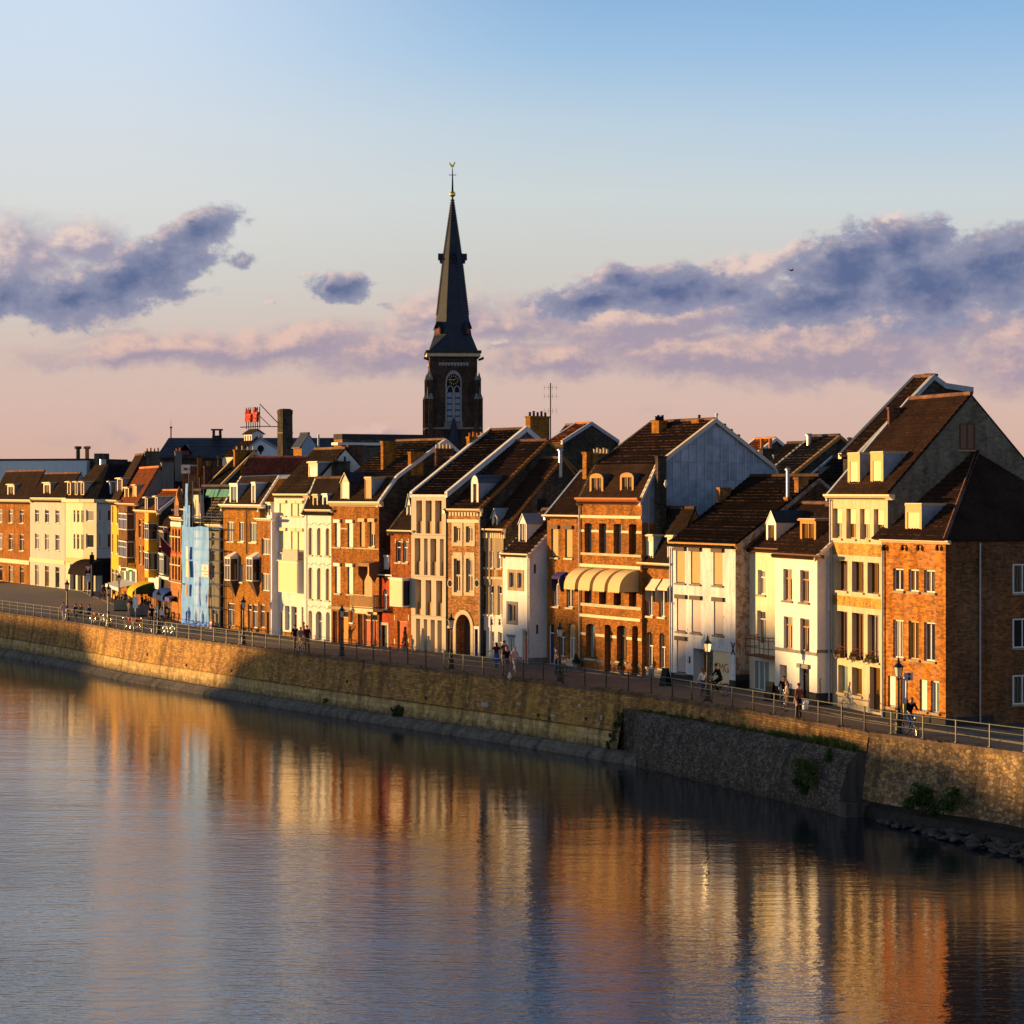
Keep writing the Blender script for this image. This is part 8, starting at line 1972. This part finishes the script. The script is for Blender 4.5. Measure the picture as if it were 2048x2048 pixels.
def potplant(p, label, cone, s):
    E = empty('potted_shrub', label, 'plant', p); m = MB(); m.lathe([(.16, 0), (.22, .32), (.24, .36), (.2, .36)], GREYST, 12); m.build('pot', E)
    m = MB(); m.tube((0, 0, .3), (0, 0, s), .03, BOXBR); m.build('trunk', E); m = MB()
    for q in range(14): f = q / 13; leaf_clump(m, (0, 0, .4 + (s - .3) * f), ((.34 - .28 * f) if cone else .28,) * 2 + (.12,), 60, .10, (0, 0, 1), seed=q)
    m.build('foliage', E, weld=False)
potplant(front_pt(810, -.9).to_3d() + Vector((0, 0, .07)), 'slim potted cypress before the orange garage doors', True, 1.6)
potplant(front_pt(1242, -.9).to_3d() + Vector((0, 0, .07)), 'round potted shrub between the doors of the house with domed awnings', True, 1.1)
potplant(front_pt(1152, -.7).to_3d() + Vector((0, 0, .07)), 'small potted shrub at the foot of the downpipe beside the purple awning house', True, .8)
for i, p in enumerate(FLOWER):
    E = empty('flower_box', ['leftmost flower box on the stone house balcony window', 'middle flower box on the stone house balcony window', 'rightmost flower box on the stone house balcony window'][i], 'flower box', p, FLOWER_RZ); m = MB(); m.box(-.45, .45, -.16, .10, -.05, .16, BOXBR); m.build('planter', E)
    m = MB(); leaf_clump(m, (0, -.03, .22), (.5, .2, .18), 150, .12, (0, 1, 2), seed=i); leaf_clump(m, (0, -.15, .02), (.45, .08, .22), 60, .1, (0, 1), seed=i + 9); m.build('foliage', E, weld=False)
    m = MB(); r = random.Random(i); FLW = simple('red flowers', (.45, .05, .03), .6)
    for _ in range(40): q = Vector((r.uniform(-.45, .45), r.uniform(-.2, .1), r.uniform(.2, .4))); m.lathe([(.01, 0), (.035, .02), (.01, .04)], FLW, 5, q)
    m.build('flowers', E, weld=False)
# plants on the quay wall
def wall_plant(x, o, z, label, R_, n, size, mats=(0, 1, 1), seed=1, kind_='shrub'):
    d = QP.find(x); p = offs(d, -o); E = empty('wall_shrub' if kind_ == 'shrub' else 'grass_tuft', label, kind_, (p.x, p.y, z)); m = MB()
    if kind_ == 'shrub':
        for q in range(5): m.tube((0, 0, -R_[2] * .8), (rnd.uniform(-1, 1) * R_[0] * .5, rnd.uniform(-1, 1) * R_[1] * .5, R_[2] * rnd.uniform(.2, .8)), .02, BOXBR, 4, .006)
        m.build('stem', E, weld=False); m = MB(); r = random.Random(seed)
        for q in range(9): c = (r.uniform(-.6, .6) * R_[0], r.uniform(-.6, .6) * R_[1], r.uniform(-.6, .7) * R_[2]); leaf_clump(m, c, tuple(v * r.uniform(.3, .55) for v in R_), n // 9, size, mats, seed=seed * 31 + q)
        m.build('foliage', E, weld=False)
    else: grass(m, (0, 0, 0), R_[0], n, R_[2], mats, seed); m.build('blades', E, weld=False)
wall_plant(1868, .85, -2.75, 'big round green shrub growing from the foot of the rubble wall', (.85, .6, .85), 1600, .16, seed=3)
wall_plant(1926, .9, -2.6, 'second green shrub at the foot of the rubble wall, nearer the right edge', (.6, .5, .75), 900, .15, seed=4)
wall_plant(1682, 1.9, -2.15, 'leafy bush climbing the right end of the dark bastion', (.75, .35, .75), 1200, .16, (1, 1, 2), seed=5)
wall_plant(1667, 1.9, -3.0, 'lower green bush on the right end of the dark bastion', (.55, .3, .5), 700, .15, (0, 1), seed=6)
wall_plant(1700, 1.2, -1.3, 'small bush near the top of the bastion end', (.3, .25, .35), 300, .13, (0, 1), seed=7)
wall_plant(814, .75, -3.1, 'dark shrub growing from the ledge of the brick quay wall', (.5, .35, .5), 700, .13, (0, 0, 1), seed=8)
wall_plant(668, .7, -3.1, 'small dark weed on the stone footing of the quay wall', (.22, .2, .25), 200, .10, (0, 1), seed=9)
for i, (z, x) in enumerate(((-1.4, 1262), (-2.0, 1258), (-2.6, 1252), (-3.1, 1248))): wall_plant(x, .75 + .12 * i, z, ['topmost', 'second', 'third', 'lowest'][i] + ' fern clump in the seam left of the dark bastion', (.26, .22, .36), 260, .11, (0, 1), seed=20 + i)
m = MB(); r = random.Random(4)
for _ in range(170):
    x = r.choice([r.uniform(1290, 1730), r.uniform(1540, 1728)]); d = QP.find(x); p = offs(d, -r.uniform(.15, .6)); grass(m, (p.x, p.y, -.97), .14, 26, r.uniform(.10, .40) * (1.4 if x > 1640 else .8), (1, 1, 2, 0), r.randint(0, 9999))
kind(m.build('ledge_grass', weld=False), 'stuff')
m = MB()
for _ in range(120):
    x = r.uniform(130, 1920); d = QP.find(x); p = offs(d, -.02 + r.uniform(-.1, .08)); grass(m, (p.x, p.y, .0), .10, 9, r.uniform(.05, .20), (0, 1, 2), r.randint(0, 9999))
kind(m.build('kerb_weeds', weld=False), 'stuff')
# rocks in the shallow water at the right
ROCK = simple('river rock', (.075, .068, .062), .7, var=.5, nscale=2.5); rocks = []
for v in range(6):
    bm = bmesh.new(); bmesh.ops.create_icosphere(bm, subdivisions=2, radius=.5); r = random.Random(v)
    ax = [Vector((r.gauss(0, 1), r.gauss(0, 1), r.gauss(0, 1))).normalized() for _ in range(14)]
    for q in bm.verts:
        for a in ax:
            s = q.co.dot(a)
            if s > .33: q.co -= a * (s - .33) * .9
        q.co.z *= .62
    me = bpy.data.meshes.new('river_rock'); bm.to_mesh(me); bm.free(); me.materials.append(ROCK); rocks.append(me)
r = random.Random(11)
for i in range(170):
    f = r.random() ** .8; x = 1756 + 330 * f; lo = max(1641, 1609 + .17 * (x - 1744)); hi = max(lo + 5, 1647 + (x - 1755) * .27); y = lo + (hi - lo) * r.random()
    p = gp(x, y, WZ); o = bpy.data.objects.new('river_rock', rocks[i % 6]); C.objects.link(o); s = r.uniform(.3, .85) * (.7 + .4 * f); o.scale = (s * r.uniform(1.0, 1.9), s, s * r.uniform(.6, .95)); o.location = (p.x, p.y, WZ + .04 + .12 * r.random()); o.rotation_euler = (r.uniform(-.3, .3), r.uniform(-.3, .3), r.uniform(0, 6)); tag(o, 'grey rock in the pile lying in the shallow water at right', 'rock', 'rocks in the shallow water')

# ------------------------------------------------------------------ cafe awnings and shop signs at the far left
def awning(name, label, R, x0, x1, D, ya, yb, out, mat, style='flat', side=None, ends=None):
    """canopy of its own frame in front of the shops: x0..x1 is the front edge, D its distance"""
    a = at(R[0] + x0 / R[2], HZ, D[0]).to_2d(); b = at(R[0] + x1 / R[2], HZ, D[1]).to_2d(); t = (b - a).normalized(); n = Vector((-t.y, t.x)); W = (b - a).length; rz = math.atan2(t.y, t.x); Dm = (D[0] + D[1]) / 2
    E = empty(name, label, 'awning', (a.x, a.y, 0), rz); za = CAMZ - (R[1] + ya / R[2] - HZ) * Dm / FPX; zb = CAMZ - (R[1] + yb / R[2] - HZ) * Dm / FPX; m = MB(); side = side or mat
    if style == 'flat':
        m.poly([(0, 0, zb), (W, 0, zb), (W, out, za), (0, out, za)], mat); m.poly([(0, 0, zb), (W, 0, zb), (W, -.02, zb - .35), (0, -.02, zb - .35)], mat)
        m.poly([(0, 0, zb - .06), (W, 0, zb - .06), (W, out, za - .06), (0, out, za - .06)], side); m.build('canopy', E, weld=False)
        m = MB(); 
        for q in range(4): u = W * (q + .5) / 4; m.tube((u, .1, zb - .1), (u, out, za - .12), .03, METAL, 5)
        m.build('arm', E, weld=False)
    else:
        N_ = 8
        for i in range(N_):
            t0, t1 = PI / 2 * i / N_, PI / 2 * (i + 1) / N_; f = lambda q: (out - out * math.sin(q), zb + (za - zb) * math.cos(q)); (va, z0), (vb, z1) = f(t0), f(t1)
            m.poly([(0, va, z0), (W, va, z0), (W, vb, z1), (0, vb, z1)], mat)
            for u in (0, W): m.poly([(u, va, z0), (u, vb, z1), (u, out, zb)], side)
        m.poly([(0, 0, zb), (W, 0, zb), (W, 0, zb - .3), (0, 0, zb - .3)], mat); m.build('canopy', E)
        m = MB()
        for i in range(1, N_): q = PI / 2 * i / N_; m.tube((W + .02, out, zb), (W + .02, out - out * math.sin(q), zb + (za - zb) * math.cos(q)), .03, side, 4)
        m.build('rib', E, weld=False)
    m = MB(); m.tube((.1, .15, 0), (.1, .15, zb), .04, METAL, 6); m.tube((W - .1, .15, 0), (W - .1, .15, zb), .04, METAL, 6); m.build('leg', E, weld=False)
    return E
R12 = (120, 1100, 8.05)
awning('shop_awning', 'long sloping white shop awning at the square', R12, 730, 950, (256, 244), 395, 575, 5.5, simple('white awning canvas', (.52, .52, .56), .8))
awning('cafe_awning', 'rounded green and yellow striped cafe awning', R12, 1080, 1160, (241, 234), 485, 690, 3.4, simple('yellow awning canvas', (.50, .38, .04), .8), 'round', simple('dark green canvas', (.03, .05, .02), .8))
awning('cafe_awning', 'rounded dark blue cafe awning left of the scaffold', R12, 1490, 1650, (233, 224), 560, 745, 3.4, simple('blue awning canvas', (.03, .06, .22), .8), 'round', simple('black blue canvas', (.012, .014, .03), .8))
awning('terrace_awning', 'flat violet blue terrace awning beside the scaffold', R12, 1640, 1760, (226, 221), 640, 755, 3.6, simple('violet awning canvas', (.10, .09, .28), .8))
def board(label, R, x0, x1, y0, y1, D, mat, txt=None):
    D = front_pt(R[0] + (x0 + x1) / 2 / R[2]).y - 3.2
    a, b = at(R[0] + x0 / R[2], R[1] + y1 / R[2], D), at(R[0] + x1 / R[2], R[1] + y0 / R[2], D); E = empty('shop_sign', label, 'sign', (a.x, a.y, a.z), .06); m = MB(); W, H_ = b.x - a.x, b.z - a.z; m.box(0, W, 0, .12, 0, H_, mat); m.build('board', E)
    m = MB(); m.tube((W * .5, .12, H_ * .5), (W * .5, 3.0, H_ * .5), .04, METAL, 5); m.build('bracket', E)
    if txt is not None: m = MB(); m.box(W * .15, W * .85, -.012, -.001, H_ * .42, H_ * .58, txt); m.build('print', E)
board('lime yellow shop sign, left of two', R12, 972, 1075, 205, 280, 262, simple('lime sign', (.62, .60, .05), .5), BLKPAINT)
board('orange yellow shop sign, right of two', R12, 1097, 1200, 212, 290, 258, simple('amber sign', (.75, .48, .04), .5), simple('orange sign print', (.6, .2, .02), .5))
board('small red and white sign under the lime sign', R12, 980, 1055, 290, 335, 261, RS, WS); board('small bright green sign over the white awning', R12, 1098, 1160, 318, 350, 257, simple('bright green sign', (.06, .75, .03), .5))
# terrace furniture under the awnings: tables and chairs
def cafe_table(p, label):
    E = empty('cafe_table', label, 'table', p, rnd.uniform(0, 3), 'tables on the cafe terrace'); m = MB(); m.lathe([(.36, .72), (.36, .75)], BRPAINT, 12); m.build('tabletop', E); m = MB(); m.tube((0, 0, 0), (0, 0, .72), .03, BLKPAINT); m.lathe([(.24, 0), (.22, .03)], BLKPAINT, 10); m.build('leg', E, weld=False)
def chair(p, rz):
    E = empty('cafe_chair', 'dark cafe chair on the terrace under the awnings', 'chair', p, rz, 'chairs on the cafe terrace'); m = MB(); m.box(-.21, .21, -.21, .21, .43, .46, BRPAINT); m.build('seat', E); m = MB(); m.box(-.21, .21, -.22, -.19, .48, .88, BRPAINT); m.build('backrest', E)
    for sx_ in (-.18, .18):
        for sy in (-.18, .18): m = MB(); m.tube((sx_, sy, 0), (sx_, sy, .43), .018, BLKPAINT, 5); m.build('leg', E)
for x, y in ((326, 1240), (334, 1236), (343, 1241), (352, 1244), (300, 1232), (286, 1226), (238, 1208), (244, 1213)):
    p = Pm(x, y); cafe_table(p, 'round brown cafe table on the terrace under the awnings')
    for q in range(2): a = rnd.uniform(0, 6); chair((p[0] + .65 * math.cos(a), p[1] + .65 * math.sin(a), 0), a + PI / 2)
for i, (x, y) in enumerate(((246, 1222), (279, 1233))):
    E = empty('cafe_screen', ['green grey terrace screen under the white awning', 'grey terrace screen under the round awning'][i], 'screen', Pm(x, y), .2); m = MB(); m.box(-.9, .9, -.03, .03, .1, 1.1, simple('green grey panel', (.20, .25, .19), .7) if i == 0 else GREYST); m.build('panel', E); m = MB(); m.box(-.92, .92, -.15, .15, 0, .099, BLKPAINT); m.build('foot', E)
# birds
def bird(p, label, s, mat, name='bird', rz=0):
    E = empty(name, label, 'bird', p, rz); m = MB()
    if name == 'flying_bird':
        m.lathe([(.01, -.35), (.09, -.1), (.08, .1), (.02, .32)], mat, 8); m.v = [(z * s, y * s, x * s) for x, y, z in m.v]; m.build('body', E, smooth=True)
        for sg in (-1, 1): m = MB(); m.poly([(-.08 * s, 0, 0), (.12 * s, 0, 0), (.10 * s, sg * .5 * s, .22 * s), (-.04 * s, sg * .5 * s, .22 * s)], mat); m.poly([(.10 * s, sg * .5 * s, .22 * s), (-.04 * s, sg * .5 * s, .22 * s), (-.14 * s, sg * 1.0 * s, .06 * s)], mat); m.build('wing', E, weld=False)
    else: m.lathe([(.02, 0), (.03, .08), (.10, .12), (.13, .24), (.07, .36), (.075, .44), (.02, .5)], mat, 10); m.build('body', E, smooth=True)
GULL = simple('gull feathers', (.60, .58, .55), .7)
p = gp(1019, 1362); bird((p.x, p.y, .05), 'white gull standing on the coping below the walking group', .5, GULL, 'gull')
v_, D_2 = H5.at_u((1443 - 1320) * 3.5125, H5.W - .4); bird(H5.M @ Vector((.3, v_ + .3, H5.zu((1443 - 1320) * 3.5125, (975 - 850) * 3.5125, H5.W - .4))), 'small bird perched on the brick chimney of the peeling white house', .5, GULL, 'perched_bird')
p = at(1583, 541, 420); bird(p, 'gull gliding before the dark blue cloud at right', 1.3, simple('dark gull', (.10, .08, .09), .8), 'flying_bird', .4)
